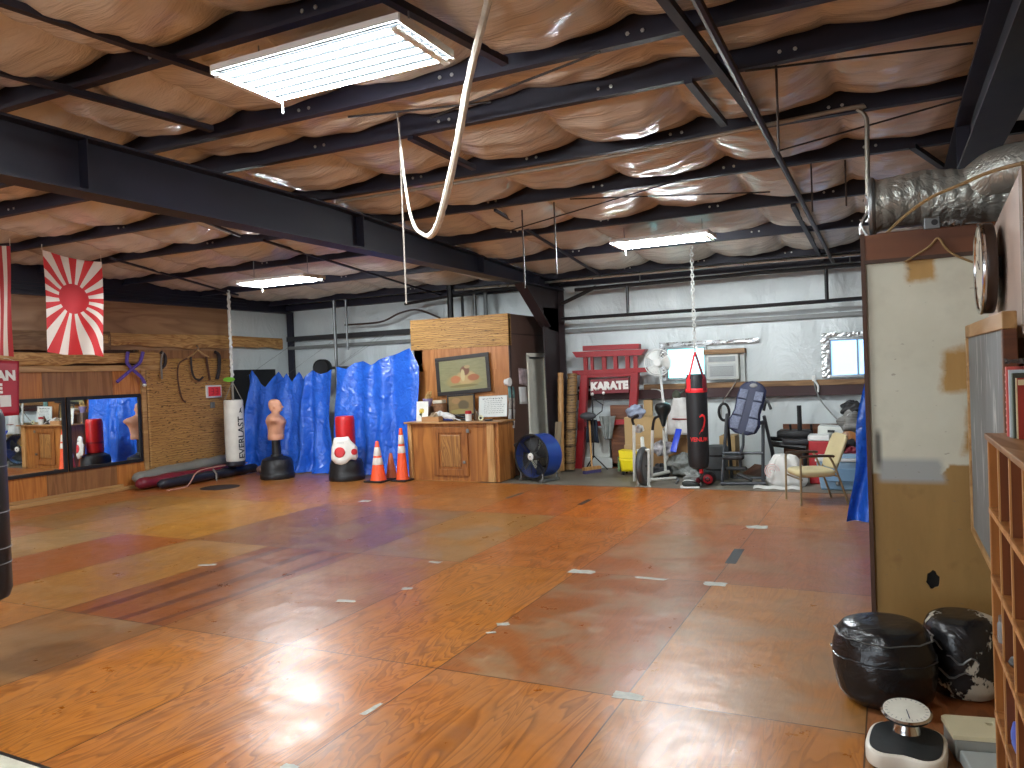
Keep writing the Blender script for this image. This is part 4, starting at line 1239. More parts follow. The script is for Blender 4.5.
for k in range(6):
    a0 = va + (s0 + (k - 2.5) * .022) / Rg; q_ = Rg + .036 - .1 * max(0, z0 - .4)
    mb.bar((rx + q_ * cos(a0), ry + q_ * sin(a0), z0 - .012), (rx + q_ * cos(a0), ry + q_ * sin(a0), z0 + .012), .012, .004)
mb.build('emblem', plain('grey_print', (140, 140, 140), .5), t2, smooth=False)

# ================================================================ traffic cones
ORG_ = plain('orange_pvc', (240, 84, 34), .45, .06)
WBAND = plain('reflective_band', (226, 220, 212), .35, .08)
def cone(px, pyb, pyt, y, lab, bands, group, col=ORG_, bw=.19):
    g = at(px, pyb, Y=y); h = at(px, pyt, Y=y).z
    t = thing('traffic_cone', lab, 'traffic cone', (g.x, y, 0), group)
    MB().box(g.x - bw, g.x + bw, y - bw, y + bw, .0, .03).build('base', RUBBER, t, smooth=False, bevel=.01)
    r0, r1 = bw * .72, .028
    rz = lambda z: r0 + (r1 - r0) * (z - .03) / (h - .03)
    MB().lathe([(r0 + .01, .03), (r0, .045), (r1, h - .01), (r1 * .6, h)], (g.x, y, 0), 28).build('cone_body', col, t)
    for a, b in bands:
        MB().lathe([(rz(a * h) + .002, a * h), (rz(a * h) + .004, a * h + .004), (rz(b * h) + .004, b * h - .004), (rz(b * h) + .002, b * h)], (g.x, y, 0), 28).build('reflective_collar', WBAND, t)
cone(378.5, 480, 441, 11.2, 'orange traffic cone with two white bands, beside the red bag', [(.42, .59), (.64, .85)], 'traffic cones by the cabinet')
cone(402.6, 477.5, 428, 11.36, 'tall orange traffic cone with two white bands, beside the wooden cabinet', [(.53, .66), (.70, .87)], 'traffic cones by the cabinet', bw=.15)
cone(391.5, 476, 453, 11.55, 'small faded orange cone without bands, between the two banded cones', [], 'traffic cones by the cabinet', plain('faded_orange', (190, 92, 52), .55, .1), bw=.14)
# ================================================================ wooden cabinet and what stands on it
CW = wood('cabinet_plywood', (140, 84, 38), (182, 120, 60), .45, 1.0, 2, 7)
CWD = wood('cabinet_door_wood', (128, 76, 36), (166, 106, 52), .45, 1.3, 2, 8)
PINE = wood('pale_pine_post', (168, 122, 70), (204, 158, 102), .5, 1.2, 2, 5)
CX0, CX1, CY0, CY1, CH = -7.68, -5.86, 11.5, 12.10, 1.02
t = thing('cabinet', 'wooden cabinet counter with a panelled door and pale corner posts', 'cabinet', ((CX0 + CX1) / 2, CY0, 0))
b = MB()
b.box(CX0 + .04, CX1 - .04, CY0 + .04, CY0 + .06, .0, CH - .03)
b.box(CX0 + .02, CX0 + .04, CY0 + .04, CY1, 0, CH - .03).box(CX1 - .04, CX1 - .02, CY0 + .04, CY1, 0, CH - .03).box(CX0 + .04, CX1 - .04, CY1 - .02, CY1, 0, CH - .03)
b.build('body', CW, t, smooth=False)
MB().box(CX0 + .02, CX0 + .10, CY0 + .0, CY0 + .05, 0, CH - .03).build('corner_post', PINE, t, smooth=False, bevel=.004)
MB().box(CX1 - .22, CX1 - .09, CY0 - .0, CY0 + .05, 0, CH - .03).build('corner_post', PINE, t, smooth=False, bevel=.004)
MB().box(CX0 - .03, CX1 + .03, CY0 - .04, CY1, CH - .03, CH).build('counter_top', wood('counter_wood', (150, 104, 58), (190, 144, 90), .5, 1, 0, 6), t, smooth=False, bevel=.006)
da, db = CX0 + .53, CX0 + 1.22
d = MB()
for (x0, x1, z0, z1) in ((da, da + .11, .09, .93), (db - .11, db, .09, .93), (da + .11, db - .11, .83, .93), (da + .11, db - .11, .09, .20)):
    d.box(x0, x1, CY0 + .012, CY0 + .04, z0, z1)
o = d.build('door', CWD, t, smooth=False, bevel=.005)
MB().prism([(da + .15, .24), (db - .15, .24), (db - .15, .79), (da + .15, .79)], 0, .02, lambda a, b_, q: Vector((a, CY0 + .02 + q, b_))).build('raised_panel', wood('panel_wood', (120, 78, 40), (188, 136, 76), .45, 2.0, 2, 10), o, smooth=False, bevel=.012)
MB().box(da + .11, db - .11, CY0 + .034, CY0 + .045, .2, .83).build('panel_recess', CWD, o, smooth=False)
MB().lathe([(.012, 0), (.012, .02), (.028, .03), (.026, .045), (.001, .05)], (db - .06, CY0 + .012, .33), 16, R=Matrix.Rotation(PI / 2, 3, 'X')).build('knob', STEEL, o)
for z in (.86,):
    MB().box(db - .02, db + .04, CY0 + .004, CY0 + .016, z - .03, z + .03).build('hinge', STEEL, o, smooth=False, bevel=.004)

FRB = plain('black_frame', (34, 28, 26), .4, .15)
def canvas(name, bg1, bg2, blobs, sc=(3, 3, 3)):
    m, t = newmat(name)
    uvn = t.node('ShaderNodeUVMap'); v = uvn.outputs[0]
    s = t.sep(v)
    tc = t.coord('Object', sc)
    n = t.noise(t.coord('Object', (3, 3, 14)), 2, 4, .6)
    wob = t.math('MULTIPLY', t.math('SUBTRACT', t.noise(tc, 3, 5, .65), .5), .35)
    c = t.mix(n, lin(bg1), lin(bg2))
    for (cx, cy, rx_, ry_, col) in blobs:
        a = t.math('DIVIDE', t.math('SUBTRACT', s[0], cx), rx_); b = t.math('DIVIDE', t.math('SUBTRACT', s[1], cy), ry_)
        q = t.math('ADD', t.math('SQRT', t.math('ADD', t.math('MULTIPLY', a, a), t.math('MULTIPLY', b, b))), wob)
        c = t.mix(t.ramp(q, [(.75, 1.0), (1.05, 0.0)]), c, lin(col))
    t.color(c); t.rough(.35)
    return m


def picture(name, lab, cat, corners, y, depth, fw, pic, frame=FRB, lean=0.0, group=None):
    """a framed flat picture standing on or hung at the wall; corners are pixels tl, tr, bl, br"""
    A, B, C_, D = [at(*p, Y=y) for p in corners]
    ex = (B - A).normalized(); ez = (A - C_).normalized(); W_ = (B - A).length; H_ = (A - C_).length
    base = C_ if C_.z < D.z else D
    t = thing(name, lab, cat, (C_ + D) / 2, group)
    def P(a, b_, q=0.0): p = C_ + ex * a + ez * b_; return Vector((p.x, p.y + q + lean * b_, p.z))
    f = MB()
    for (a0, a1, b0, b1) in ((0, W_, 0, fw), (0, W_, H_ - fw, H_), (0, fw, fw, H_ - fw), (W_ - fw, W_, fw, H_ - fw)):
        f.prism([(a0, b0), (a1, b0), (a1, b1), (a0, b1)], 0, depth, lambda a, b_, q: P(a, b_, q))
    f.build('frame', frame, t, smooth=False, bevel=min(.006, fw / 4))
    MB().grid(lambda u, v: P(fw + u * (W_ - 2 * fw), fw + v * (H_ - 2 * fw), depth * .5), 2, 2, uv=True).build('picture_sheet', pic, t, smooth=False)
    return t, P, W_, H_


big = canvas('olive_painting', (112, 110, 78), (148, 146, 108), [(.5, .30, .42, .26, (150, 138, 92)), (.56, .40, .24, .24, (176, 150, 104)), (.34, .36, .12, .14, (176, 112, 74)), (.72, .38, .14, .12, (158, 98, 66)),
                                                                 (.55, .62, .11, .17, (112, 74, 56)), (.60, .74, .07, .06, (164, 140, 100)), (.50, .48, .05, .22, (186, 172, 128)), (.5, .14, .34, .05, (120, 112, 70))])
picture('framed_picture', 'large black framed painting with a pale figure hung tilted above the cabinet', 'picture', ((434.5, 358.5), (488, 352), (437.5, 396.5), (490, 394)), 12.13, .03, .07, big)
small = canvas('brown_picture', (108, 86, 50), (150, 124, 78), [(.3, .75, .2, .2, (150, 116, 76)), (.6, .5, .25, .3, (92, 80, 56)), (.5, .15, .5, .15, (140, 128, 76))])
picture('framed_picture', 'smaller dark framed picture leaning below the large painting', 'picture', ((446, 395.5), (473.5, 393.5), (447.5, 416.5), (474.5, 417)), 12.02, .025, .03, small, lean=.06)
m_, t_ = newmat('written_board')
v_ = t_.coord('Object'); s_ = t_.sep(v_)
t_.color(t_.mix(t_.noise(v_, 3), lin((206, 212, 208)), lin((226, 228, 224)))); t_.rough(.35)
A = (478, 396)
t, P, W_, H_ = picture('notice_board', 'white notice sheet covered in handwriting leaning on the cabinet top', 'notice', ((478, 396.5), (506.5, 395), (478.5, 417.5), (507, 417.5)), 11.93, .012, .008, m_, plain('thin_silver_frame', (180, 182, 178), .4, .05), lean=.08)
mb = MB(); rr = random.Random(5)
for k in range(8):                       # scribbled lines of writing
    z = H_ * (.86 - k * .095); x = W_ * (.2 if k else .14)
    while x < W_ * (.92 - .2 * rr.random()):
        w_ = .015 + .04 * rr.random()
        pts = [P(x + w_ * j / 6, z + (.010 if k == 0 else .006) * (-1) ** j * rr.random() * 1.4, -.004) for j in range(7)]
        mb.tube(pts, .0035 if k == 0 else .0022, 4); x += w_ + .018
mb.build('handwriting', plain('dark_ink', (44, 52, 74), .6), t, smooth=False)

# things on the counter
ZC = CH
def cpos(px, y): p = at(px, 418, Y=y); return p.x
# white card with yellow flower
x0, x1 = cpos(416.5, 11.7), cpos(428, 11.7)
t = thing('flower_card', 'white card with a yellow flower at the left end of the counter', 'card', ((x0 + x1) / 2, 11.7, ZC))
zt = at(422, 401.5, Y=11.7).z
MB().prism([(11.69, ZC + .001), (11.70, ZC + .001), (11.74, zt), (11.73, zt)], x0, x1, lambda a, b_, d: Vector((d, a, b_))).build('card_sheet', plain('white_card', (224, 224, 216), .5, .04), t, smooth=False)
cx_ = (x0 + x1) / 2 - .01; hz_ = ZC + (zt - ZC) * .52
def oncard(a, b_): return Vector((cx_ + a, 11.69 + (b_ + hz_ - ZC) * .04 / (zt - ZC) * .97 - .004, hz_ + b_))
mb = MB()
for k in range(9):
    a = k * 2 * PI / 9
    mb.add([oncard(0, 0), oncard(.045 * cos(a - .3), .04 * sin(a - .3)), oncard(.062 * cos(a), .052 * sin(a)), oncard(.045 * cos(a + .3), .04 * sin(a + .3))], [(0, 1, 2, 3)])
mb.build('flower', plain('yellow_print', (208, 176, 50), .6), t, smooth=False)
mb = MB().add([oncard(-.012, -.02), oncard(.012, -.02), oncard(.0, -.11), oncard(-.05, -.06)], [(0, 2, 1), (0, 3, 2)])
mb.build('stem', plain('dark_green_print', (50, 60, 40), .6), t, smooth=False)
# purple pot with straw
p = at(428, 392, Y=12.02)
t = thing('flower_pot', 'lilac pot with dry straw on a grey box at the back left of the counter', 'pot', (p.x, 12.0, ZC + .24))
zb_ = ZC + .25
MB().lathe([(.06, zb_), (.085, zb_ + .10), (.095, zb_ + .14), (.088, zb_ + .14), (.07, zb_ + .06), (.001, zb_ + .05)], (p.x, 12.0, 0), 24).build('pot', plain('lilac_glaze', (150, 138, 178), .35, .05), t)
mb = MB()
for k in range(16):
    a = k * 2.4; mb.tube([(p.x + .03 * cos(a), 12.0 + .03 * sin(a), zb_ + .06), (p.x + .05 * cos(a), 12 + .05 * sin(a), zb_ + .16), (p.x + .02 * cos(a) + .05, 12 + .05 * sin(a), zb_ + .27 - .04 * (k % 3))], .006, 5)
mb.build('dry_straw', plain('straw', (196, 164, 104), .7, .2), t)
solo('storage_box', MB().box(p.x - .12, p.x + .10, 11.9, 12.09, ZC + .0, ZC + .25), plain('grey_brown_card', (120, 98, 82), .7), 'grey brown box under the lilac pot', 'box', smooth=False, bevel=.006)
x_ = cpos(441, 12.0)
solo('basket', MB().lathe([(.10, ZC + 0.001), (.12, ZC + .03), (.13, ZC + .30), (.12, ZC + .30), (.1, ZC + .04)], (x_, 11.98, 0), 20), plain('brown_wicker', (134, 94, 64), .7, .3, 30, bump=.5, bs=60), 'brown basket behind the white cloths, left of the small picture', 'basket')
p = at(441, 396, Y=11.98)
solo('paper_packet', MB().box(x_ - .11, x_ + .09, 11.9, 12.06, ZC + .301, ZC + .36), plain('pale_packet', (196, 186, 168), .6), 'pale packet lying on the brown basket', 'packet', smooth=False, bevel=.01)
x0, x1 = cpos(424.5, 11.62), cpos(441.5, 11.62)
t = thing('cardboard_tray', 'tan cardboard tray at the front of the counter', 'tray', ((x0 + x1) / 2, 11.6, ZC))
CARD = plain('tan_cardboard', (178, 130, 84), .75, .1, 4)
m = MB().box(x0, x1, 11.52, 11.528, ZC + .001, ZC + .085).box(x0, x1, 11.67, 11.678, ZC + .001, ZC + .085).box(x0, x0 + .008, 11.528, 11.67, ZC + .001, ZC + .085).box(x1 - .008, x1, 11.528, 11.67, ZC + .001, ZC + .085).box(x0, x1, 11.528, 11.67, ZC + .001, ZC + .01)
m.build('tray', CARD, t, smooth=False)
CLOTH = plain('white_cotton', (206, 204, 200), .85, .1, 8, bump=.4, bs=20)
def lump(name, lab, cat, px, y, r, mat, z=ZC, seed=1, sq=.6, group=None):
    x = at(px, 418, Y=y).x; rr = random.Random(seed)
    ph = [rr.uniform(0, 6) for _ in range(6)]
    def fn(u, v):
        a = u * 2 * PI; th = v * PI
        d = 1 + .16 * sin(3 * a + ph[0]) * sin(th) + .12 * sin(5 * a + ph[1] + th * 3) + .10 * sin(7 * th + ph[2] + a * 2)
        return Vector((x + r * d * sin(th) * cos(a), y + r * .8 * d * sin(th) * sin(a), max(z + .002, z + r * sq * (1 + d * cos(th)) * .9)))
    return solo(name, MB().grid(fn, 36, 20), mat, lab, cat, group)
lump('cloth_bundle', 'tan bundle of cloth lying in the cardboard tray', 'cloth', 434, 11.60, .07, plain('tan_cloth', (150, 130, 104), .85, .2), ZC + .012, 3, 1.1)
t = thing('sparring_shoe', 'white and blue padded shoe on the counter in front of the small picture', 'shoe', (cpos(450, 11.7), 11.7, ZC))
x_ = cpos(448, 11.7)
m = MB()
m.tube(smoothpath([(x_ - .09, 11.70, ZC + .12), (x_ - .02, 11.70, ZC + .09), (x_ + .06, 11.69, ZC + .07), (x_ + .15, 11.68, ZC + .05)], 4), [.05, .06, .07, .075, .08, .08, .075, .07, .07, .065, .06, .05, .03], 14, squash=(1, .8)).build('upper', CLOTH, t)
m = MB().tube(smoothpath([(x_ - .09, 11.70, ZC + .035), (x_ + .02, 11.66, ZC + .03), (x_ + .12, 11.66, ZC + .03)], 4), .028, 10).build('blue_sole', plain('dark_blue_foam', (34, 50, 110), .6), t)
lump('cloth_bundle', 'white cloth heaped left of the blue soled shoe on the counter', 'cloth', 440, 11.78, .10, CLOTH, ZC, 8, .9)
t = thing('stapler', 'black stapler and papers in the middle of the counter', 'stapler', (cpos(461, 11.68), 11.68, ZC))
x_ = cpos(460, 11.68)
MB().bar((x_ - .1, 11.70, ZC + .03), (x_ + .12, 11.68, ZC + .02), .05, .03).build('base', BLK, t, smooth=False, bevel=.006)
MB().bar((x_ - .1, 11.70, ZC + .10), (x_ + .12, 11.68, ZC + .05), .04, .03).build('arm', BLK, t, smooth=False, bevel=.006)
x_ = cpos(457, 11.64)
solo('pen', MB().tube([(x_ - .05, 11.6, ZC + .06), (x_ + .08, 11.62, ZC + .012)], .011, 8), CLOTH, 'white pen lying in front of the black stapler', 'pen')
x_ = cpos(468.5, 11.65)
t = thing('jar', 'small white jar with a red lid on the counter', 'jar', (x_, 11.65, ZC))
MB().lathe([(.05, ZC + .001), (.055, ZC + .02), (.055, ZC + .12), (.05, ZC + .125)], (x_, 11.65, 0), 20).build('jar_body', plain('white_plastic', (220, 220, 214), .4, .04), t)
MB().lathe([(.058, ZC + .125), (.058, ZC + .175), (.05, ZC + .18)], (x_, 11.65, 0), 20).build('lid', plain('red_plastic', (170, 30, 36), .4), t)
x_ = cpos(475.5, 11.75)
solo('bottle', MB().lathe([(.045, ZC + .001), (.045, ZC + .12), (.02, ZC + .16), (.02, ZC + .19)], (x_, 11.78, 0), 16), plain('brown_glass', (92, 66, 40), .2), 'brown bottle between the jar and the white notice', 'bottle')
x_ = cpos(481, 11.62)
t = thing('tape_roll', 'pale roll of tape with a black core on the counter below the notice', 'tape roll', (x_, 11.62, ZC))
MB().tube([(x_ + .035 * cos(a * PI / 10), 11.62, ZC + .052 + .035 * sin(a * PI / 10)) for a in range(20)], .016, 8, closed=True).build('tape', plain('cream_tape', (210, 206, 170), .5), t)
MB().lathe([(.02, -.02), (.02, .02)], (x_, 11.62, ZC + .052), 14, R=Matrix.Rotation(PI / 2, 3, 'X')).build('core', BLK, t)
solo('blackboard_eraser', MB().box(cpos(485, 11.6), cpos(491, 11.6), 11.58, 11.66, ZC + .001, ZC + .03), BLK, 'dark flat block lying at the right of the counter front', 'eraser', bevel=.005)

# papers on the brown office wall
def sheet(lab, pxs, mats, name='paper_notice', X=XO + .004, cat='paper'):
    A, B, C_, D = [at(*p, X=X) for p in pxs]
    t = thing(name, lab, cat, (C_ + D) / 2, 'papers on the brown office wall')
    n = len(mats)
    for k, mm in enumerate(mats):
        MB().grid(lambda u, v: A.lerp(B, u).lerp(C_.lerp(D, u), (k + v) / n) + Vector((.004 + .01 * sin(v * 2 + k), 0, 0)), 3, 6).build('sheet', mm, t, solid=.002)
    return t
PAPER = plain('white_paper', (216, 216, 214), .6, .04)
PHOTO = plain('mixed_print', (176, 160, 164), .4, .55, 9)
sheet('photo print pinned above a white sheet on the brown office wall', ((518, 368), (527, 369), (518.5, 384), (527, 386)), [PHOTO])
sheet('plain white sheet below the photo print on the brown office wall', ((518.5, 387), (526, 387), (519, 404), (527, 404)), [PAPER])
sheet('long strip of papers with small photos beside the cabinet', ((507.5, 386), (514, 387), (508.5, 432), (515, 432)), [plain('teal_print', (120, 168, 170), .4, .6, 14), plain('pale_print2', (190, 184, 176), .4, .5, 20), PAPER, PAPER])
p = at(507.5, 382, X=XO + .02)
solo('paper_cup', MB().lathe([(.05, -.05), (.075, .05)], p, 18, R=Matrix.Rotation(PI / 2, 3, 'Y')), PAPER, 'white round cup at the corner of the brown wall above the paper strip', 'cup')

# ================================================================ drum fan
fd = Vector((-.30, -.954, 0)); fs = Vector((.954, -.30, 0))
fc = at(531.5, 461, Y=11.75); fR = .365
t = thing('drum_fan', 'blue drum fan with a black grille standing beside the cabinet', 'fan', (fc.x, 11.85, -.012))
def fanR():  # local z axis along the fan's axis
    z = fd; y = Vector((0, 0, 1)); x = y.cross(z)
    return Matrix((x, y, z)).transposed()
FRt = fanR()
fc.z = fR + .045
back = fc - fd * .36
MB().lathe([(fR * .99, 0), (fR, .0), (fR, .36), (fR * .99, .36)], back, 40, R=FRt)
hz = MB(); n = 48
prof = [(fR - .012, .0), (fR, .0), (fR, .36), (fR - .012, .36), (fR - .012, .0)]
hz.lathe(prof, back, n, R=FRt); hz.f = [f for f in hz.f if len(f) == 4]; hz.mi = [0] * len(hz.f)
hz.build('drum', plain('blue_enamel', (30, 66, 150), .35, .08), t)
MB().tube([fc + FRt @ Vector((fR * 1.0 * cos(a * PI / 24), fR * 1.0 * sin(a * PI / 24), 0)) for a in range(48)], .016, 8, closed=True).build('front_rim', BLK, t)
g = MB()
for k in range(1, 12):
    r_ = fR * k / 12
    g.tube([fc + FRt @ Vector((r_ * cos(a * PI / 20), r_ * sin(a * PI / 20), .012)) for a in range(40)], .0028, 4, closed=True)
for k in range(8):
    a = k * PI / 4
    g.tube([fc + FRt @ Vector((.05 * cos(a), .05 * sin(a), .014)), fc + FRt @ Vector((fR * cos(a), fR * sin(a), .01))], .005, 5)
g.build('grille', BLK, t)
for k in range(4):
    def bl(u, v, k=k):
        a = k * PI / 2 + .35 + (u - .5) * 1.0; r_ = .06 + v * (fR - .10)
        return fc + FRt @ Vector((r_ * cos(a), r_ * sin(a), -.12 + (u - .5) * .09))
    MB().grid(bl, 8, 8).build('blade', plain('charcoal_blade', (44, 46, 48), .4, .1), t, solid=.004)
MB().lathe([(.07, -.16), (.07, -.06)], fc, 20, R=FRt).build('motor', plain('grey_motor', (96, 98, 94), .5), t)
for k in range(3):
    a = k * 2 * PI / 3 + .5
    MB().tube([fc + FRt @ Vector((.06 * cos(a), .06 * sin(a), -.2)), fc + FRt @ Vector((fR * .99 * cos(a), fR * .99 * sin(a), -.2))], .012, 6).build('motor_strut', STEEL, t)
MB().lathe([(.062, .012), (.062, .024), (.055, .03), (.001, .032)], fc, 24, R=FRt).build('hub_badge', WHITEM, t)
MB().lathe([(.012, .031), (.012, .034), (.001, .034)], fc, 12, R=FRt).build('hub_screw', BLK, t)
for s in (-1, 1):
    m = MB()
    fo = fc + fs * (.24 * s); fb = back + fs * (.24 * s)
    m.bar(Vector((fo.x, fo.y, .02)) + fd * .05, Vector((fb.x, fb.y, .02)) - fd * .04, .05, .04)
    for q in (fo, fb): m.bar(Vector((q.x, q.y, .03)), q - Vector((0, 0, fc.z - .13)), .04, .02)
    m.build('foot', STEEL, t, smooth=False)
MB().tube(smoothpath([fc + FRt @ Vector((-fR * .9, fR * .6, -.1)), fc + FRt @ Vector((-fR * 1.0, fR * .5, .02)), fc + FRt @ Vector((-fR * .98, fR * .2, -.1))], 5), .012, 6).build('handle', BLK, t)

# ================================================================ bamboo mat rolls and plank by the brown column
BAMB = reed_mat('rolled_bamboo', (110, 80, 46), (168, 134, 86), .05)
p = at(574, 466, Y=13.35)
t = thing('bamboo_roll', 'rolled bamboo mat tied with cord standing against the back wall', 'mat', (p.x, 13.35, -.012), 'rolled bamboo mats')
def leanroll(px0, py0, px1, py1, y0, y1, r, mat, parent, nm):
    a = at(px0, py0, Y=y0); b = at(px1, py1, Y=y1); a.z = max(a.z, -.012)
    n = 26; P = [a.lerp(b, i / n) for i in range(n + 1)]
    MB().tube(P, [r * (1 + .06 * sin(i * 2.7)) for i in range(n + 1)], 16).build(nm, mat, parent)
    return a, b
a, b = leanroll(569.8, 470, 572.3, 374, 13.10, 13.40, .092, BAMB, t, 'mat')
for k in (.08, .25, .42, .6, .78): MB().tube([a.lerp(b, k) + Vector((.098 * cos(q * PI / 8), .098 * sin(q * PI / 8), 0)) for q in range(16)], .012, 6, closed=True).build('cord', plain('dark_cord', (80, 60, 44), .7), t)
p = at(566, 466, Y=13.4)
t = thing('bamboo_roll', 'thin pale bamboo roll standing next to the brown column', 'mat', (p.x, 13.3, -.012), 'rolled bamboo mats')
leanroll(561.6, 471, 560.4, 373, 12.98, 13.22, .054, PINE, t, 'mat')
p = at(557, 472, Y=12.8)
solo('wood_plank', MB().bar((p.x, 12.8, -.01), (p.x - .01, 12.98, .90), .12, .02, up=(0, 1, 0)), wood('grey_plank', (120, 104, 82), (156, 138, 110), .7, 1, 2, 5), 'short grey plank leaning in the corner by the drum fan', 'plank', smooth=False)

# ================================================================ red gate with KARATE sign
GRED = plain('barn_red_paint', (150, 28, 34), .45, .12, 3)
YG = 13.55
t = thing('torii_gate', 'red wooden temple gate with a lettered sign leaning at the back wall', 'gate', (at(605, 468, Y=YG).x, YG, -.012))
def gp(px, py, d=0): p = at(px, py, Y=YG); return Vector((p.x, YG + d, p.z))
def gbar(p, q, thick, dep, name, mat=GRED, d=0):
    hpx = pxm(1, gp(*p))
    a, b = gp(*p), gp(*q); h = thick * (at(p[0], p[1], Y=YG).z - at(p[0], p[1] + 1, Y=YG).z)
    a.y += d; b.y += d
    return MB().bar(a, b, dep, h).build(name, mat, t, smooth=False, bevel=.006)
gbar((584, 348.5), (640, 346.3), 5, .16, 'cap_beam')
lint = MB(); A, B = gp(574, 352), gp(647, 349.2); A2, B2_ = gp(578, 357.5), gp(642.5, 355.2)
vs = [A, B, B2_, A2]
lint.add([v + Vector((0, -.10, 0)) for v in vs] + [v + Vector((0, .10, 0)) for v in vs], [(0, 1, 2, 3), (7, 6, 5, 4), (0, 4, 5, 1), (1, 5, 6, 2), (2, 6, 7, 3), (3, 7, 4, 0)])
lint.build('top_beam', GRED, t, smooth=False)
for px in (585.5, 592, 604, 615.5, 627.5, 635.5):
    gbar((px, 356.5), (px + .4, 371.5), 1, .05, 'strut') if False else MB().bar(gp(px, 356), gp(px + .5, 371.5), .075 if px not in (592,) else .05, .06, up=(0, 1, 0)).build('strut', GRED, t, smooth=False)
gbar((573.5, 373), (647.5, 369.8), 4.6, .14, 'second_beam')
gbar((584, 376.2), (638, 374), 3.6, .10, 'tie_beam')
MB().bar(gp(585, 374), gp(579.5, 470.2), .14, .12, up=(0, 1, 0)).build('post', GRED, t, smooth=False, bevel=.006)
MB().bar(gp(635.3, 372), gp(630, 470.5), .14, .12, up=(0, 1, 0)).build('post', GRED, t, smooth=False, bevel=.006)
gbar((581, 424.8), (634, 421), 5, .09, 'cross_bar')
SIGN = plain('maroon_sign_board', (120, 30, 40), .45, .1)
a, b, c_, d_ = gp(592, 379.5, -.09), gp(630, 377.5, -.09), gp(593, 394), gp(630, 391.5)
ex = (b - a).normalized(); zz = Vector((0, 0, 1)); W_ = (b - a).length; H_ = a.z - c_.z
mid = (gp(592.5, 387, -.09) + gp(630, 384.6, -.09)) / 2
R_ = Matrix((ex, Vector((0, 1, 0)), zz)).transposed()
MB().obox(mid, (W_ / 2, .015, H_ / 2), R_).build('sign_board', SIGN, t, smooth=False, bevel=.004)
mb = MB(); text('KARATE', H_ * .70, lambda x, y: mid + ex * x * 1.02 + zz * y + Vector((0, -.0175, 0)), mb, bold=.014)
mb.build('lettering', WL, t, smooth=False)
for s in (.06, .94):
    q = a.lerp(b, s); MB().tube([q + Vector((0, .08, .0)), q + Vector((0, .01, -.02))], .006, 5).build('sign_hook', STEEL, t)
# electric box strip and cups behind the gate
YW = YB - .24
a, b = at(580, 391, Y=YW), at(690, 386, Y=YW)
solo('power_strip', MB().bar(at(578, 388, Y=YW), at(592, 387, Y=YW), .05, .06), BLK, 'black socket strip on the dark rail left of the gate sign', 'socket strip', smooth=False)
for px, py, lab in ((581, 392, 'white plug below the rail at the left post of the red gate'), (592, 393.5, 'white plug below the rail by the corner of the gate sign')):
    p = at(px, py, Y=YW - .02)
    solo('white_plug', MB().lathe([(.03, -.04), (.035, 0), (.025, .03)], p, 12), WHITEM, lab, 'plug')
P = [at(651, 389, Y=YW), at(658, 389.5, Y=YW), at(662, 393, Y=YW), at(664, 402, Y=YW), at(665, 414, Y=YW)]
solo('wall_cable', MB().tube(smoothpath(P, 5), .012, 6), WHITEM, 'white cable hanging from the rail right of the gate', 'cable')

# ================================================================ exercise corner
G0 = -.012
def fl3(px, py): p = at(px, py, Z=G0); return p
# white pedestal fan
yf = 13.0
hc = at(657.5, 362.5, Y=yf)
t = thing('pedestal_fan', 'white pedestal fan with a round wire guard beside the red gate', 'fan', (hc.x, yf, G0))
fR2 = pxm(27.5, hc) / 2
tl = Matrix.Rotation(PI / 2, 3, 'X')
gm = MB()
for k in range(1, 7): gm.tube([hc + tl @ Vector((fR2 * k / 6 * cos(a * PI / 16), fR2 * k / 6 * sin(a * PI / 16), .05 * (1 - (k / 6) ** 2))) for a in range(32)], .007 if k == 6 else .003, 5, closed=True)
for k in range(24):
    a = k * PI / 12; gm.tube([hc + tl @ Vector((fR2 * j / 4 * cos(a), fR2 * j / 4 * sin(a), .05 * (1 - (j / 4) ** 2))) for j in range(1, 5)], .0025, 4)
gm.build('wire_guard', WHITEM, t)
for k in range(3):
    MB().grid(lambda u, v, k=k: hc + tl @ Vector(((.05 + v * fR2 * .72) * cos(k * 2.094 + (u - .5) * 1.3), (.05 + v * fR2 * .72) * sin(k * 2.094 + (u - .5) * 1.3), -.03 + (u - .5) * .06)), 8, 6).build('blade', WHITEM, t, solid=.004)
MB().lathe([(.02, .05), (.06, .045), (.07, -.06), (.09, -.09), (.085, -.2), (.04, -.24)], hc, 20, R=tl).build('motor_housing', WHITEM, t)
b_ = at(665, 470, Y=yf); tp = hc + Vector((.0, .12, -.05))
MB().tube([tp, at(662, 390, Y=yf + .1), at(666, 425, Y=yf + .1), Vector((at(667, 460, Y=yf + .1).x, yf + .1, G0 + .03))], [.02, .022, .026, .026], 10).build('pole', WHITEM, t)
MB().lathe([(.09, G0), (.09, G0 + .02), (.05, G0 + .05)], (at(667, 460, Y=yf + .1).x, yf + .1, 0), 24).build('base', WHITEM, t)

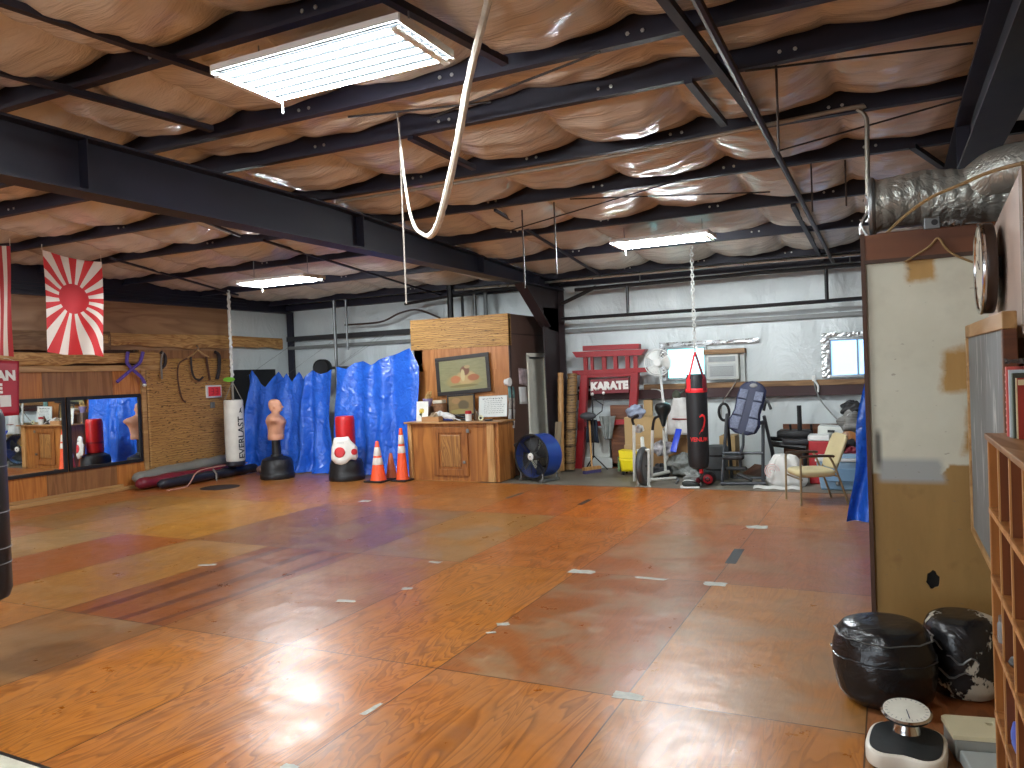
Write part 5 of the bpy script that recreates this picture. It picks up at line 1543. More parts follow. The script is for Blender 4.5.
# cardboard boxes
BOX = plain('kraft_cardboard', (176, 146, 100), .75, .08, 3)
BOXD = plain('brown_cardboard', (150, 112, 70), .75, .1, 3)
def carton(lab, pa, pb, y, dep, z0=None, mat=BOX, flap=True, group='cardboard boxes in the exercise corner'):
    a = at(pa[0], pa[1], Y=y); b = at(pb[0], pb[1], Y=y)
    zb = z0 if z0 is not None else min(a.z, b.z); zt = max(a.z, b.z)
    x0, x1 = sorted((a.x, b.x))
    t = thing('cardboard_box', lab, 'box', ((x0 + x1) / 2, y, zb), group)
    MB().box(x0, x1, y, y + dep, zb, zt).build('carton', mat, t, smooth=False, bevel=.006)
    MB().box((x0 + x1) / 2 - .025, (x0 + x1) / 2 + .025, y - .003, y + dep, zt, zt + .003).build('tape_strip', plain('packing_tape', (160, 124, 76), .3), t, smooth=False)
    return x0, x1, zb, zt
B1 = carton('tall cardboard box behind the exercise bike handle', (625, 445), (652, 417), 13.25, .2, None, BOX)
B2b = carton('wide cardboard box behind the pedestal fan pole', (652, 438), (691, 417), 13.22, .45, None, BOX)
carton('low cardboard box carrying the tall one behind the bike', (625, 472), (654, 445.2), 13.2, .26, None, BOX)
carton('low cardboard box behind the grey plastic heap', (654, 472), (689, 438.3), 13.2, .5, None, BOXD)
carton('flattened cardboard leaning behind the red gate sign', (644, 418), (652, 400), 13.66, .05, G0, BOX)
# brown wooden crate boards
p0, p1 = at(612, 470, Y=13.62), at(634, 405, Y=13.62)
t = thing('wooden_cupboard', 'dark reddish wooden cupboard behind the lower bar of the red gate', 'cupboard', ((p0.x + p1.x) / 2, 13.6, G0))
RWD = wood('reddish_cupboard', (96, 54, 30), (134, 82, 48), .5, 1.0, 0, 6)
MB().box(p0.x, p1.x + .12, 13.64, 13.78, G0, p1.z).build('carcass', RWD, t, smooth=False, bevel=.004)
for k in range(3):
    z0 = .08 + k * .2
    MB().box(p0.x + .03, p1.x + .08, 13.625, 13.64, z0, z0 + .18).build('drawer', RWD, t, smooth=False, bevel=.006)
# white panels leaning against the wall
p0, p1 = at(583, 470, Y=13.75), at(609, 428, Y=13.75)
solo('foam_board', MB().box(p0.x, p1.x, 13.74, 13.77, G0, p1.z), plain('pale_board', (204, 206, 200), .6, .06), 'pale board standing behind the broom inside the red gate', 'board', smooth=False)
p0, p1 = at(582, 467, Y=13.68), at(622, 458, Y=13.68)
solo('folded_sheet', MB().box(p0.x, p1.x, 13.64, 13.735, G0, p1.z), plain('white_plastic_sheet', (196, 200, 196), .5, .08, 4, bump=.3, bs=10), 'long low white bundle on the floor behind the gate posts', 'bundle', bevel=.02)
p0, p1 = at(585, 440, Y=13.66), at(596, 422, Y=13.66)
# coat / dark cloth on the microphone stand
t = thing('music_stand', 'black stand with a dark shelf and tripod feet inside the red gate', 'stand', fl3(594, 468))
ys = 13.3
sp = at(594, 468, Y=ys)
MB().tube([Vector((sp.x, ys, .22)), at(592.5, 396, Y=ys)], .014, 8).build('pole', BLK, t)
for a in (.4, 2.5, 4.6): MB().tube([Vector((sp.x, ys, .26)), Vector((sp.x + .25 * cos(a), ys + .22 * sin(a), G0 + .012))], .012, 6).build('leg', BLK, t)
MB().tube([at(592.8, 398, Y=ys), at(603, 405, Y=ys), at(603.5, 396, Y=ys)], .010, 6).build('arm', BLK, t)
MB().tube([at(593, 418, Y=ys), at(602, 411, Y=ys), at(603, 404, Y=ys)], .010, 6).build('arm', BLK, t)
a = at(588, 416, Y=ys - .05)
MB().ball(a, (.16, .1, .07), 16, 8).build('tray', plain('grey_tray', (70, 72, 76), .5), t)
for px, py in ((592.5, 394), (603.5, 393)): MB().ball(at(px, py, Y=ys), .028, 10, 6).build('cap', WHITEM, t)
p0 = at(591, 432, Y=13.35)
solo('dark_jacket', MB().grid(lambda u, v: Vector((p0.x + (u - .5) * (.2 + .05 * v), 13.42 + .03 * sin(u * 12) + .02 * sin(v * 7), p0.z + .22 - v * .42)), 16, 12), plain('navy_cloth', (40, 48, 62), .8, .2, 8), 'dark blue cloth hanging over the lower bar of the gate', 'cloth', solid=.02)
p0 = at(607, 425, Y=13.4)
solo('grey_cloth', MB().grid(lambda u, v: Vector((p0.x + (u - .5) * (.30 - .18 * v), 13.42 + .03 * sin(u * 14), p0.z + .16 - v * .42)), 16, 12), plain('grey_net_cloth', (132, 136, 132), .8, .25, 12), 'grey net cloth hung over the lower bar of the gate', 'cloth', solid=.02)
t = thing('push_broom', 'wooden handled push broom leaning in the red gate', 'broom', fl3(592, 475))
bt = at(589.5, 421, Y=13.38); bb = at(592, 472, Y=12.95); bb.z = .09
MB().tube([bt, bb], .018, 8).build('handle', PINE, t)
MB().obox((bb.x, bb.y, .075), (.2, .04, .028), Matrix.Rotation(1.1, 3, 'Z')).build('head', PINE, t, smooth=False, bevel=.006)
MB().obox((bb.x, bb.y, .02), (.19, .035, .03), Matrix.Rotation(1.1, 3, 'Z')).build('bristles', plain('violet_bristle', (70, 64, 110), .8, .3, 30), t, smooth=False)
# yellow mop bucket
YEL = plain('yellow_plastic', (236, 212, 20), .4, .06)
p0, p1 = at(619, 470, Y=12.75), at(636, 470, Y=12.75)
cx_, w_ = (p0.x + p1.x) / 2, (p1.x - p0.x) / 2
t = thing('mop_bucket', 'yellow mop bucket with a wringer behind the exercise bike wheel', 'bucket', (cx_, 12.9, G0))
def bucket(u, v):
    a = u * 2 * PI; r_ = .78 + .22 * v
    return Vector((cx_ + w_ * r_ * max(-1, min(1, 1.25 * cos(a))), 12.9 + .17 * r_ * max(-1, min(1, 1.25 * sin(a))), .06 + v * .22))
MB().grid(bucket, 40, 5).build('tub', YEL, t, solid=.012)
MB().box(cx_ - w_ * .75, cx_ + w_ * .75, 12.77, 13.03, .055, .065).build('tub_bottom', YEL, t, smooth=False)
w2 = MB(); w2.prism([(cx_ - w_ * .9, .28), (cx_ + w_ * .95, .28), (cx_ + w_ * 1.02, .36), (cx_ + w_ * .5, .40), (cx_ - w_ * 1.0, .42)], 12.74, 12.98, lambda a, b, d: Vector((a, d, b)))
w2.build('wringer', YEL, t, smooth=False, bevel=.01)
MB().tube([(cx_ + w_ * .7, 12.8, .38), (cx_ + w_ * 1.6, 12.75, .37)], .014, 8).build('lever', YEL, t)
MB().box(cx_ - w_ * 1.25, cx_ - w_ * 1.0, 12.8, 13.0, .05, .30).build('side_pocket', plain('olive_green_plastic', (96, 122, 82), .5), t, smooth=False, bevel=.01)
for sx in (-1, 1):
    for sy in (-.1, .1): MB().lathe([(.035, -.012), (.035, .012)], (cx_ + sx * w_ * .6, 12.9 + sy, .024), 14, R=Matrix.Rotation(PI / 2, 3, 'Y')).build('caster', RUBBER, t)

# exercise bike with a wheel in front
yb_ = 11.62
BW = plain('white_bike_frame', (206, 206, 198), .4, .06)
t = thing('exercise_bike', 'white framed exercise bike with a grey wheel in front', 'exercise bike', fl3(643, 487))
def bp(px, py, y=yb_): return at(px, py, Y=y)
for px in (638.2, 648.6): MB().tube([bp(px, 486.5) , bp(px, 451)], .022, 8).build('wheel_fork', BW, t)
MB().tube([bp(637, 450.5), bp(649.5, 450)], .022, 8).build('fork_crown', BW, t)
MB().tube([bp(635.5, 487.2), bp(651, 487.2)], .022, 8).build('front_foot', BW, t)
wc = bp(643.5, 466); wc.y += .30; wr_ = .26
wc = at(643.5, 466, Y=yb_ + .02)
m = MB(); RW = Matrix.Rotation(PI / 2, 3, 'Y')
wz = wc.z; wR = wz - .035
m.tube([(wc.x, wc.y + wR * .92 * cos(a * PI / 18), wz + wR * .92 * sin(a * PI / 18)) for a in range(36)], .055, 12, closed=True, squash=(1, 1))
m.build('tyre', plain('dark_grey_tyre', (62, 64, 66), .4, .15), t)
MB().lathe([(wR * .9, -.03), (wR * .9, .03)], wc, 28, R=RW).build('wheel_disc', plain('grey_wheel', (112, 114, 116), .35, .1), t)
MB().tube([(wc.x - .11, wc.y, wz), (wc.x + .11, wc.y, wz)], .018, 8).build('axle', CHROME, t)
yk = yb_ + .75
for a, b, c_ in (((634.5, 481), (633.8, 425), (632, 418)), ((651.5, 478), (652.5, 430), (654, 418))):
    MB().tube([bp(a[0], a[1], yb_ + .25), bp(b[0], b[1], yb_ + .1)], .024, 8).build('arm_bar', BW, t)
    MB().tube(smoothpath([bp(b[0], b[1], yb_ + .1), bp(c_[0] + .5, c_[1] + 1, yb_ + .08), bp(c_[0] + 6, c_[1] - 2, yb_ + .0)], 5), .022, 8).build('handle_grip', BLK, t)
MB().tube([bp(643, 451), bp(642, 438, yb_ + .3)], .03, 8).build('head_tube', BW, t)
MB().tube([Vector((wc.x, yb_ + .35, .10)), Vector((wc.x + .16, yk + .15, .10))], .03, 8).build('main_beam', BW, t)
MB().tube([bp(650, 480), bp(676, 478, yb_ + .5)], .024, 8).build('side_rail', BW, t)
MB().tube(smoothpath([bp(676, 478, yb_ + .5), bp(678.5, 480, yb_ + .45), bp(676, 483.5, yb_ + .3)], 4), .02, 8).build('rear_foot', STEEL, t)
sb = bp(663, 411, yk)
seatp = Vector((sb.x, yk, sb.z))
MB().tube([Vector((sb.x - .02, yk + .1, .12)), Vector((sb.x, yk, sb.z - .28))], .022, 8).build('seat_post', BW, t)
MB().tube([seatp + Vector((.02, -.08, -.26)), seatp + Vector((.015, -.06, -.16)), seatp + Vector((.0, -.02, -.06)), seatp + Vector((-.005, .0, .0)), seatp + Vector((0, .02, .07)), seatp + Vector((0, .03, .12)), seatp + Vector((0, .03, .14))], [.035, .06, .10, .16, .175, .13, .05], 18, squash=(1, .8)).build('saddle', plain('black_saddle', (26, 30, 30), .3, .1), t, subd=1)
lump('sparring_helmet', 'grey blue padded helmet on the left handle of the exercise bike', 'helmet', 636, yb_ + .1, .13, plain('grey_blue_padding', (118, 128, 146), .55, .25, 12), at(636, 418, Y=yb_).z - .02, 12, .9)
lump('white_glove', 'small white padded glove hung below the grey blue helmet', 'glove', 638.5, 12.0, .07, CLOTH, at(638, 433, Y=12).z, 22, 1.0)

# heaps around the bike
GPL = vinyl('grey_plastic_film', (138, 142, 138), .25, .9, 4.0, .25)
lump('plastic_sheet_heap', 'crumpled heap of clear grey plastic sheet on the floor behind the black bag', 'plastic heap', 684, 12.82, .33, GPL, G0, 31, .62)
lump('plastic_bag', 'smaller crumpled clear plastic bag in front of the grey heap', 'plastic bag', 691, 12.2, .14, vinyl('clear_plastic', (176, 178, 174), .2, .9, 8, .2), G0, 41, .7)
WBND = plain('mixed_gear', (150, 146, 148), .6, .65, 12)
lump('gear_pile', 'pile of mixed white and red gear behind the exercise bike', 'gear', 661, 12.70, .17, WBND, .34, 51, .8)
lump('gear_bag', 'black gear bag under the mixed gear behind the bike', 'bag', 659, 12.62, .15, plain('black_nylon', (28, 28, 30), .6, .3, 10), G0, 61, .82)
lump('sports_bag', 'dark sports bag low behind the bike rail', 'bag', 652, 12.62, .10, plain('dark_nylon', (36, 40, 38), .6, .3, 10), G0, 66, .7)
p0, p1 = at(673, 452, Y=12.6), at(676, 430, Y=12.65)
solo('blue_paddle', MB().bar(p0, p1 + Vector((0, .2, 0)), .10, .03, up=(0, 1, 0)), plain('bright_blue', (40, 70, 200), .4), 'bright blue paddle standing behind the plastic heap', 'paddle', bevel=.01)
lump('white_cloth', 'white shirt heaped on the wide cardboard box', 'cloth', 683, 13.2, .25, CLOTH, B2b[3] - .15, 71, .8) if False else None
pw = at(681, 412, Y=13.18)
t = thing('white_shirt', 'white shirt draped on a peg beside the black bag', 'shirt', (pw.x, 13.1, pw.z - .28))
def shirt(u, v):
    a = u * 2 * PI; w_ = .20 * (0.55 + .55 * min(1, v * 2.2)) * (1 + .1 * sin(a * 3 + v * 4)); 
    return Vector((pw.x + .02 + w_ * cos(a), 13.05 + .09 * sin(a) * (1 + .2 * sin(a * 5)), pw.z + .25 - v * .62))
MB().grid(shirt, 36, 14).build('shirt_cloth', CLOTH, t, solid=.008)
pk = at(676, 395, Y=13.1)
MB().ball((pk.x, 13.12, pk.z - .02), (.075, .07, .10), 14, 10).build('dark_hood', plain('olive_dark', (70, 72, 58), .8), t)
MB().tube([(pk.x, 13.12, pk.z - .1), (pk.x + .02, 13.08, pw.z + .2)], .04, 8).build('hood_neck', plain('tan_cloth', (150, 130, 104), .85, .2), t)
MB().tube([(pk.x, 13.12, pk.z - .02), (pk.x, 13.75, pk.z + .06)], .012, 6).build('peg', DPIPE, t)
MB().tube([(pw.x - .1, 12.95, pw.z - .1), (pw.x + .2, 12.95, pw.z - .11)], .01, 6).build('belt', plain('dark_red_vinyl', (140, 18, 24), .4), t)
# medicine ball, shoes
p = at(707.5, 478, Y=11.85)
t = thing('medicine_ball', 'red and black medicine ball on the floor under the black bag', 'ball', (p.x, 11.95, G0))
MB().ball((p.x, 11.95, G0 + .11), .11, 20, 14).build('ball_shell', plain('black_leather', (26, 24, 26), .4, .1), t)
MB().lathe([(.075, .0815), (.05, .099), (.001, .111)], (p.x + .0, 11.95, G0 + .11), 20, R=Matrix.Rotation(PI / 2 + .1, 3, 'X') @ Matrix.Rotation(.0, 3, 'Y')).build('red_face', plain('red_leather', (176, 28, 40), .4, .08), t)
def shoe(lab, px, py, y, rot, mat):
    p = at(px, py, Y=y); c = Vector((p.x, y, G0)); R = Matrix.Rotation(rot, 3, 'Z')
    t = thing('shoe', lab, 'shoe', c, 'shoes on the concrete')
    MB().tube([c + R @ Vector((x, 0, z)) for x, z in ((-.12, .055), (-.09, .065), (-.02, .06), (.06, .05), (.12, .042), (.15, .035))], [.02, .05, .052, .05, .042, .015], 12, squash=(.8, 1)).build('upper', mat, t, subd=1)
    MB().obox(c + Vector((0, 0, .012)), (.14, .045, .012), R).build('sole', WHITEM, t, smooth=False, bevel=.006)
shoe('white trainer on the concrete at the left of the red ball', 688.5, 478, 11.75, 1.0, WHITEM)
shoe('dark trainer on the concrete just in front of the white one', 690, 484, 11.62, .2, plain('dark_nylon', (36, 40, 38), .6, .3, 10))
shoe('dark red trainer standing left of the red ball', 698, 477, 12.0, 1.8, plain('wine_red', (120, 30, 44), .5))
lump('boxing_glove', 'white and red glove lying on the floor below the black bag', 'glove', 700, 12.25, .10, plain('white_red', (196, 170, 168), .5, .3, 10), G0, 84, .8)
# grey rolled pad standing right of the black bag
p = at(716, 465, Y=12.55)
t = thing('rolled_pad', 'grey rolled pad standing on end right of the black bag', 'pad', (p.x, 12.6, G0))
MB().lathe([(.17, G0), (.185, G0 + .02), (.18, .25), (.19, .5), (.17, .53), (.05, .52)], (p.x, 12.6, 0), 28).build('roll', plain('dark_grey_foam', (92, 96, 98), .6, .15, 6, bump=.3, bs=12), t)
for z in (.16, .38): MB().lathe([(.187, z - .015), (.191, z), (.187, z + .015)], (p.x, 12.6, 0), 28).build('strap', BLK, t)

# hanging black bag with red top
by3 = 11.6
c3 = at(697.5, 425, Y=by3)
Rk = pxm(21.5, c3) / 2
zt3, zb3 = at(695, 392, Y=by3).z, at(698.5, 468.5, Y=by3).z
t = thing('heavy_bag', 'black heavy bag with red straps hanging in front of the windows', 'punching bag', (c3.x, by3, zb3))
MB().lathe([(Rk * .55, zb3), (Rk * .88, zb3 + .03), (Rk * .98, zb3 + .1), (Rk, zb3 + .2), (Rk * 1.0, zt3)], (c3.x, by3, 0), 36).build('bag_body', plain('black_canvas', (26, 27, 30), .5, .15, 6), t)
MB().lathe([(Rk * 1.0, zt3 - .005), (Rk * 1.02, zt3), (Rk * 1.02, zt3 + .05), (Rk, zt3 + .055)], (c3.x, by3, 0), 36).build('red_band', plain('red_webbing', (226, 40, 48), .5), t)
MB().lathe([(Rk * 1.0, zt3 + .05), (Rk * .98, zt3 + .16), (Rk * .86, zt3 + .26), (Rk * .5, zt3 + .27), (.001, zt3 + .26)], (c3.x, by3, 0), 36).build('bag_top', plain('black_canvas', (26, 27, 30), .5, .15, 6), t)
ap = at(694, 352, Y=by3)
ap = Vector((c3.x, by3, ap.z))
va = math.atan2(-by3, -c3.x)
for k in range(4):
    a = va + PI / 4 * (-1 if k == 0 else 1) + k * PI / 2 - (PI / 2 if k else 0)
for k, da in enumerate((-.75, .85, 2.4, 3.9)):
    a = va + da
    q0 = Vector((c3.x + Rk * 1.03 * cos(a), by3 + Rk * 1.03 * sin(a), zt3 + .02)); q1 = Vector((c3.x + Rk * 1.0 * cos(a), by3 + Rk * 1.0 * sin(a), zt3 + .2))
    m = MB().bar(q0, q1, .07, .012, up=(cos(a), sin(a), 0)); m.bar(q1, ap, .035, .01, up=(cos(a), sin(a), 0))
    m.build('red_strap' if k in (0,) else 'strap', plain('red_webbing', (226, 40, 48), .5) if k in (0, 3) else plain('dark_red_webbing', (110, 26, 36), .5), t, smooth=False)
top3 = Vector((c3.x, by3, zroof(by3) + .02))
mb = MB(); nL = 30
for i in range(nL):
    z = ap.z + (top3.z - ap.z) * (i + .5) / nL; h = (top3.z - ap.z) / nL * .72
    d = Vector((1, 0, 0)) if i % 2 else Vector((0, 1, 0))
    mb.tube([Vector((c3.x, by3, z)) + d * (.022 * cos(a * PI / 5)) + Vector((0, 0, h * sin(a * PI / 5))) for a in range(10)], .008, 6, closed=True)
mb.build('chain', plain('bright_chain', (200, 200, 196), .3, .1, metal=.5), t)
f = wrapcyl((c3.x, by3), Rk * 1.012, va + .30, zt3 - .62)
mb = MB()
arc = [(-.02, .26), (.03, .30), (.075, .27), (.085, .20), (.065, .12), (.03, .05), (-.035, -.005)]
arc2 = [(-.012, .245), (.025, .265), (.05, .25), (.055, .20), (.035, .12), (.005, .06), (-.035, -.005)]
for i in range(6): mb.add([f(*arc[i]), f(*arc[i + 1]), f(*arc2[i + 1]), f(*arc2[i])], [(0, 1, 2, 3)])
mb.build('emblem', plain('red_print', (214, 44, 46), .5), t, smooth=False)
mb = MB(); f2 = wrapcyl((c3.x, by3), Rk * 1.012, va + .14, zt3 - .70)
text('VENUM', .085, f2, mb, sub=1, bold=.003)
mb.build('lettering', plain('red_print', (214, 44, 46), .5), t, smooth=False)
MB().tube([(c3.x + .03, by3, zb3 + .01), (c3.x + .04, by3 - .02, zb3 - .07)], .03, 8).build('bottom_ring', plain('red_webbing', (226, 40, 48), .5), t)

# air conditioner in the window
yA = YB - .30
a, b = at(707, 380, Y=yA), at(738, 354, Y=yA)
t = thing('air_conditioner', 'white window air conditioner beside the frosted window', 'air conditioner', ((a.x + b.x) / 2, yA, a.z))
MB().box(a.x, b.x, yA, YB - .05, a.z, b.z).build('case', plain('off_white_case', (204, 206, 200), .45, .05), t, smooth=False, bevel=.01)
MB().box(a.x + .03, b.x - .05, yA - .015, yA, a.z + .03, b.z - .16).build('front_grille', plain('grille_white', (190, 194, 192), .5, .05), t, smooth=False, bevel=.006)
mb = MB(); z = a.z + .06
mb.box(a.x + .06, b.x - .08, yA - .018, yA - .014, a.z + .06, b.z - .20)
mb.build('intake', plain('grey_grille', (140, 144, 144), .6, .05), t, smooth=False)
mb = MB()
for k in range(9):
    zz_ = a.z + .075 + k * (b.z - a.z - .28) / 9; mb.box(a.x + .06, b.x - .08, yA - .022, yA - .018, zz_, zz_ + .008)
mb.build('louver', plain('grille_white', (190, 194, 192), .5, .05), t, smooth=False)
mb = MB().box(a.x + .04, b.x - .05, yA - .012, yA, b.z - .12, b.z - .03)
mb.build('control_strip', plain('grey_strip', (150, 156, 156), .5), t, smooth=False)
mb = MB().tube(smoothpath([(b.x - .02, yA + .05, a.z - .0), (b.x - .10, yA, a.z - .12), (b.x - .3, YB - .27, a.z - .42), (b.x - .36, YB - .08, a.z - .7)], 6), .010, 6)
mb.build('power_cord', plain('grey_cord', (150, 140, 130), .7), t)
a2, b2 = at(703, 352, Y=yA + .02), at(744, 345, Y=yA + .02)
solo('wood_board', MB().box(a2.x, b2.x, yA + .05, YB - .08, b.z + .015, b.z + .10), wood('sill_lumber', (112, 80, 46), (156, 116, 70), 0.6, 1.0, 0, 6), 'wooden board closing the gap above the air conditioner', 'board', smooth=False)
a3, b3 = at(740, 380, Y=YB - .1), at(745, 352, Y=YB - .1)
solo('side_baffle', MB().box(b.x + .005, b3.x, YB - .16, YB - .1, 1.512, b.z), plain('white_baffle', (190, 194, 190), .5), 'white filler panel at the right side of the air conditioner', 'panel', smooth=False, bevel=.004)

# extension cord on the right
t = thing('extension_cord', 'grey extension cord drooping from the wooden ledge to the pile at the right', 'cord', at(814, 378, Y=YB - .27))
p = at(814, 378, Y=YB - .27)
MB().box(p.x - .03, p.x + .03, p.y - .03, p.y + .01, p.z - .05, p.z + .04).build('socket', WHITEM, t, smooth=False, bevel=.006)
P = [at(814, 380, Y=YB - .3), at(816, 390, Y=YB - .3), at(822, 402, Y=13.5), at(832, 414, Y=13.2), at(842, 423, Y=13.0), at(852, 426, Y=12.9)]
MB().tube(smoothpath(P, 5), .012, 6).build('cable', plain('grey_cord2', (120, 122, 120), .6), t)
MB().tube(smoothpath([at(814, 380, Y=YB - .3), at(818, 386, Y=YB - .3), at(818, 392, Y=YB - .3)], 5), .018, 6).build('cable_loop', WHITEM, t)

# ================================================================ inversion table
yi = 12.3
t = thing('inversion_table', 'inversion table with a blue padded back in front of the back wall', 'exercise machine', fl3(745, 482))
def ip(px, py, y=yi): return at(px, py, Y=y)
NVP = plain('navy_pad', (22, 28, 60), .6, .12, 6); MESHP = plain('grey_mesh_pad', (104, 110, 130), .7, .3, 40)
C0, C1 = ip(741.5, 434, yi - .15), ip(755, 382, yi + .1)
axis = (C1 - C0).normalized(); sx_ = Vector((1, 0, 0)); sx_ = (sx_ - axis * sx_.dot(axis)).normalized(); nz = sx_.cross(axis)
if nz.y > 0: nz = -nz
Lp = (C1 - C0).length
def padfn(kw, d0):
    def fn(u, v):
        w_ = interp([(0, .10), (.06, .21), (.2, .245), (.42, .20), (.65, .215), (.88, .20), (.97, .13), (1, .06)], v) * kw
        a = u * 2 * PI
        return C0 + axis * (v * Lp) + sx_ * (w_ * cos(a)) + nz * (d0 + .035 * sin(a))
    return fn
MB().grid(padfn(1.0, 0), 36, 40).build('back_pad', NVP, t)
for s in (-1, 1):
    for v0, v1 in ((.06, .30), (.33, .62), (.65, .82)):
        def pf(u, v, s=s, v0=v0, v1=v1):
            vv = v0 + (v1 - v0) * v
            w_ = interp([(0, .10), (.06, .21), (.2, .245), (.42, .20), (.65, .215), (.88, .20), (.97, .13), (1, .06)], vv)
            return C0 + axis * (vv * Lp) + sx_ * (s * (.055 + u * (w_ * .86 - .055))) + nz * (.04 + .012 * sin(PI * u) * sin(PI * v))
        MB().grid(pf, 8, 12).build('mesh_pad', MESHP, t, solid=.01)
MB().ball(C1 - axis * .07 + nz * .035, (.06, .02, .035), 12, 8).build('head_emblem', plain('grey_print', (140, 140, 140), .5), t)
IST = plain('gunmetal_tube', (62, 64, 68), .4, .1, metal=.3)
for (a, b, nm) in (((722, 484, yi - .35), (727, 414, yi), 'front_leg'), ((732, 478, yi + .4), (727, 414, yi), 'rear_leg'), ((763, 484, yi - .35), (763, 424, yi), 'front_leg'), ((778, 476, yi + .4), (764, 416, yi), 'rear_leg')):
    q0 = ip(*a); q0.z = G0 + .02
    MB().tube([q0, ip(*b)], .026, 8).build(nm, IST, t)
MB().tube([ip(722, 453, yi - .2), ip(763, 453, yi - .2)], .022, 8).build('cross_tube', IST, t)
MB().tube([ip(721, 483.5, yi - .38), ip(766, 483.5, yi - .38)], .026, 8).build('front_foot', IST, t)
MB().tube([ip(732, 478, yi + .42), ip(778, 478, yi + .42)], .026, 8).build('rear_foot', IST, t)
for px, py, s in ((724, 412, -1), (767, 408, 1)):
    c = ip(px, py, yi - .02)
    if s < 0: MB().tube([c + Vector((.075 * cos(a * PI / 10), .02 * cos(a * PI / 10), .13 * sin(a * PI / 10))) for a in range(20)], .022, 8, closed=True).build('handle_loop', BLK, t)
    else: MB().tube(smoothpath([c + Vector((-.05, 0, -.04)), c + Vector((.0, 0, .12)), c + Vector((.06, -.03, -.02))], 5), .022, 8).build('handle_loop', BLK, t)
MB().tube([ip(728, 417), ip(735, 423, yi - .1)], .02, 8).build('pivot_arm', IST, t); MB().tube([ip(764, 422), ip(757, 424, yi - .1)], .03, 8).build('pivot_arm', IST, t)
MB().tube(smoothpath([C0 + axis * .1, ip(743, 445, yi - .25), ip(740, 456, yi - .3), ip(741, 470, yi - .3)], 5), .022, 8).build('leg_boom', IST, t)
MB().box(ip(727, 460).x, ip(747, 460).x, yi - .38, yi - .2, .38, .45).build('ankle_pad', BLK, t, bevel=.02)
MB().box(ip(730, 466).x, ip(750, 466).x, yi - .36, yi - .24, .22, .27).build('ankle_pad', BLK, t, bevel=.02)
MB().tube([ip(738, 474, yi - .3), ip(752, 480, yi - .35)], .03, 8).build('foot_bar', BLK, t)
# box and boards behind it
carton('tan cardboard box behind the inversion table', (720, 462), (735, 436), 13.2, .4, G0, BOX)
solo('plywood_scrap', MB().bar(ip(745, 482, 13.0) * 1 + Vector((0, 0, 0)), ip(765, 466, 13.3), .5, .03), BRNW, 'brown board lying low behind the inversion table', 'board', smooth=False)

# dark weight bench
yw = 13.0
t = thing('weight_bench', 'black weight bench with rails right of the inversion table', 'weight bench', fl3(790, 484))
def wp(px, py, y=yw): return at(px, py, Y=y)
for a, b, r_, nm in (((770.5, 438.5, yw), (806, 441, yw), .035, 'upper_rail'), ((770.5, 443.5, yw - .1), (806, 448, yw - .1), .045, 'lower_rail'), ((799, 405.5, yw + .1), (800, 436, yw + .1), .035, 'upright')):
    MB().tube([wp(*a), wp(*b)], r_, 8).build(nm, BLK, t)
MB().tube([wp(771, 443.5, yw - .1), (wp(776, 470, yw - .1).x, yw - .1, G0 + .02)], .03, 8).build('leg', BLK, t)
MB().tube([wp(804, 448, yw - .1), (wp(806, 470, yw - .1).x, yw - .1, G0 + .02)], .03, 8).build('leg', BLK, t)
MB().obox(wp(795, 433.5, yw + .2), (.26, .2, .06)).build('seat_pad', BLK, t, bevel=.03)
MB().obox(wp(798, 441, yw), (.22, .16, .04)).build('seat_pad', plain('charcoal_pad', (46, 46, 50), .5), t, bevel=.02)
for px in (790, 811): MB().tube([wp(px, 424, yw + .2), wp(px + 1, 434, yw + .2)], .02, 6).build('stop_pin', BLK, t)
p0, p1 = at(784, 470, Y=13.45), at(846, 424, Y=13.45)
solo('headboard', MB().box(p0.x, p1.x, 13.5, 13.54, G0, p1.z), RWD, 'brown wooden board standing behind the weight bench and boxes', 'board', smooth=False)

# white sack
px_ = at(785.5, 488, Y=12.0)
def sack(u, v):
    a = u * 2 * PI
    r_ = interp([(0, .25), (.15, .28), (.5, .25), (.8, .21), (.95, .16), (1, .04)], v)
    d = 1 + .07 * sin(5 * a + v * 6) + .06 * sin(9 * a + 2)
    return Vector((px_.x + r_ * d * cos(a) * 1.0, 12.1 + r_ * .75 * d * sin(a), G0 + v * .46 + .025 * sin(a * 4 + v * 3) * v))
t = thing('white_sack', 'white plastic sack on the floor behind the tan chair', 'sack', (px_.x, 12.1, G0))
MB().grid(sack, 44, 18).build('sack', plain('white_poly', (214, 212, 206), .45, .08, 5, bump=.5, bs=9), t)
MB().grid(lambda u, v: Vector((px_.x - .42 + u * .65, 11.82 - .10 + .12 * v + .02 * sin(u * 9), G0 + .004 + .03 * v + .008 * sin(u * 17))), 20, 5).build('loose_edge', plain('white_poly', (214, 212, 206), .45, .08, 5, bump=.5, bs=9), t, solid=.004)
mb = MB()
for k in range(3): mb.tube([(px_.x - .16 + .1 * cos(a * PI / 10) * (k + 1) / 3, 11.83, .24 + .1 * sin(a * PI / 10) * (k + 1) / 3) for a in range(15)], .008, 5)
mb.build('pink_print', plain('faint_pink_print', (212, 180, 176), .5), t)

# ================================================================ tan armchair
TANV = plain('tan_vinyl', (196, 182, 140), .45, .06, 5); CFR = plain('gold_tube', (150, 132, 100), .35, .1, metal=.4)
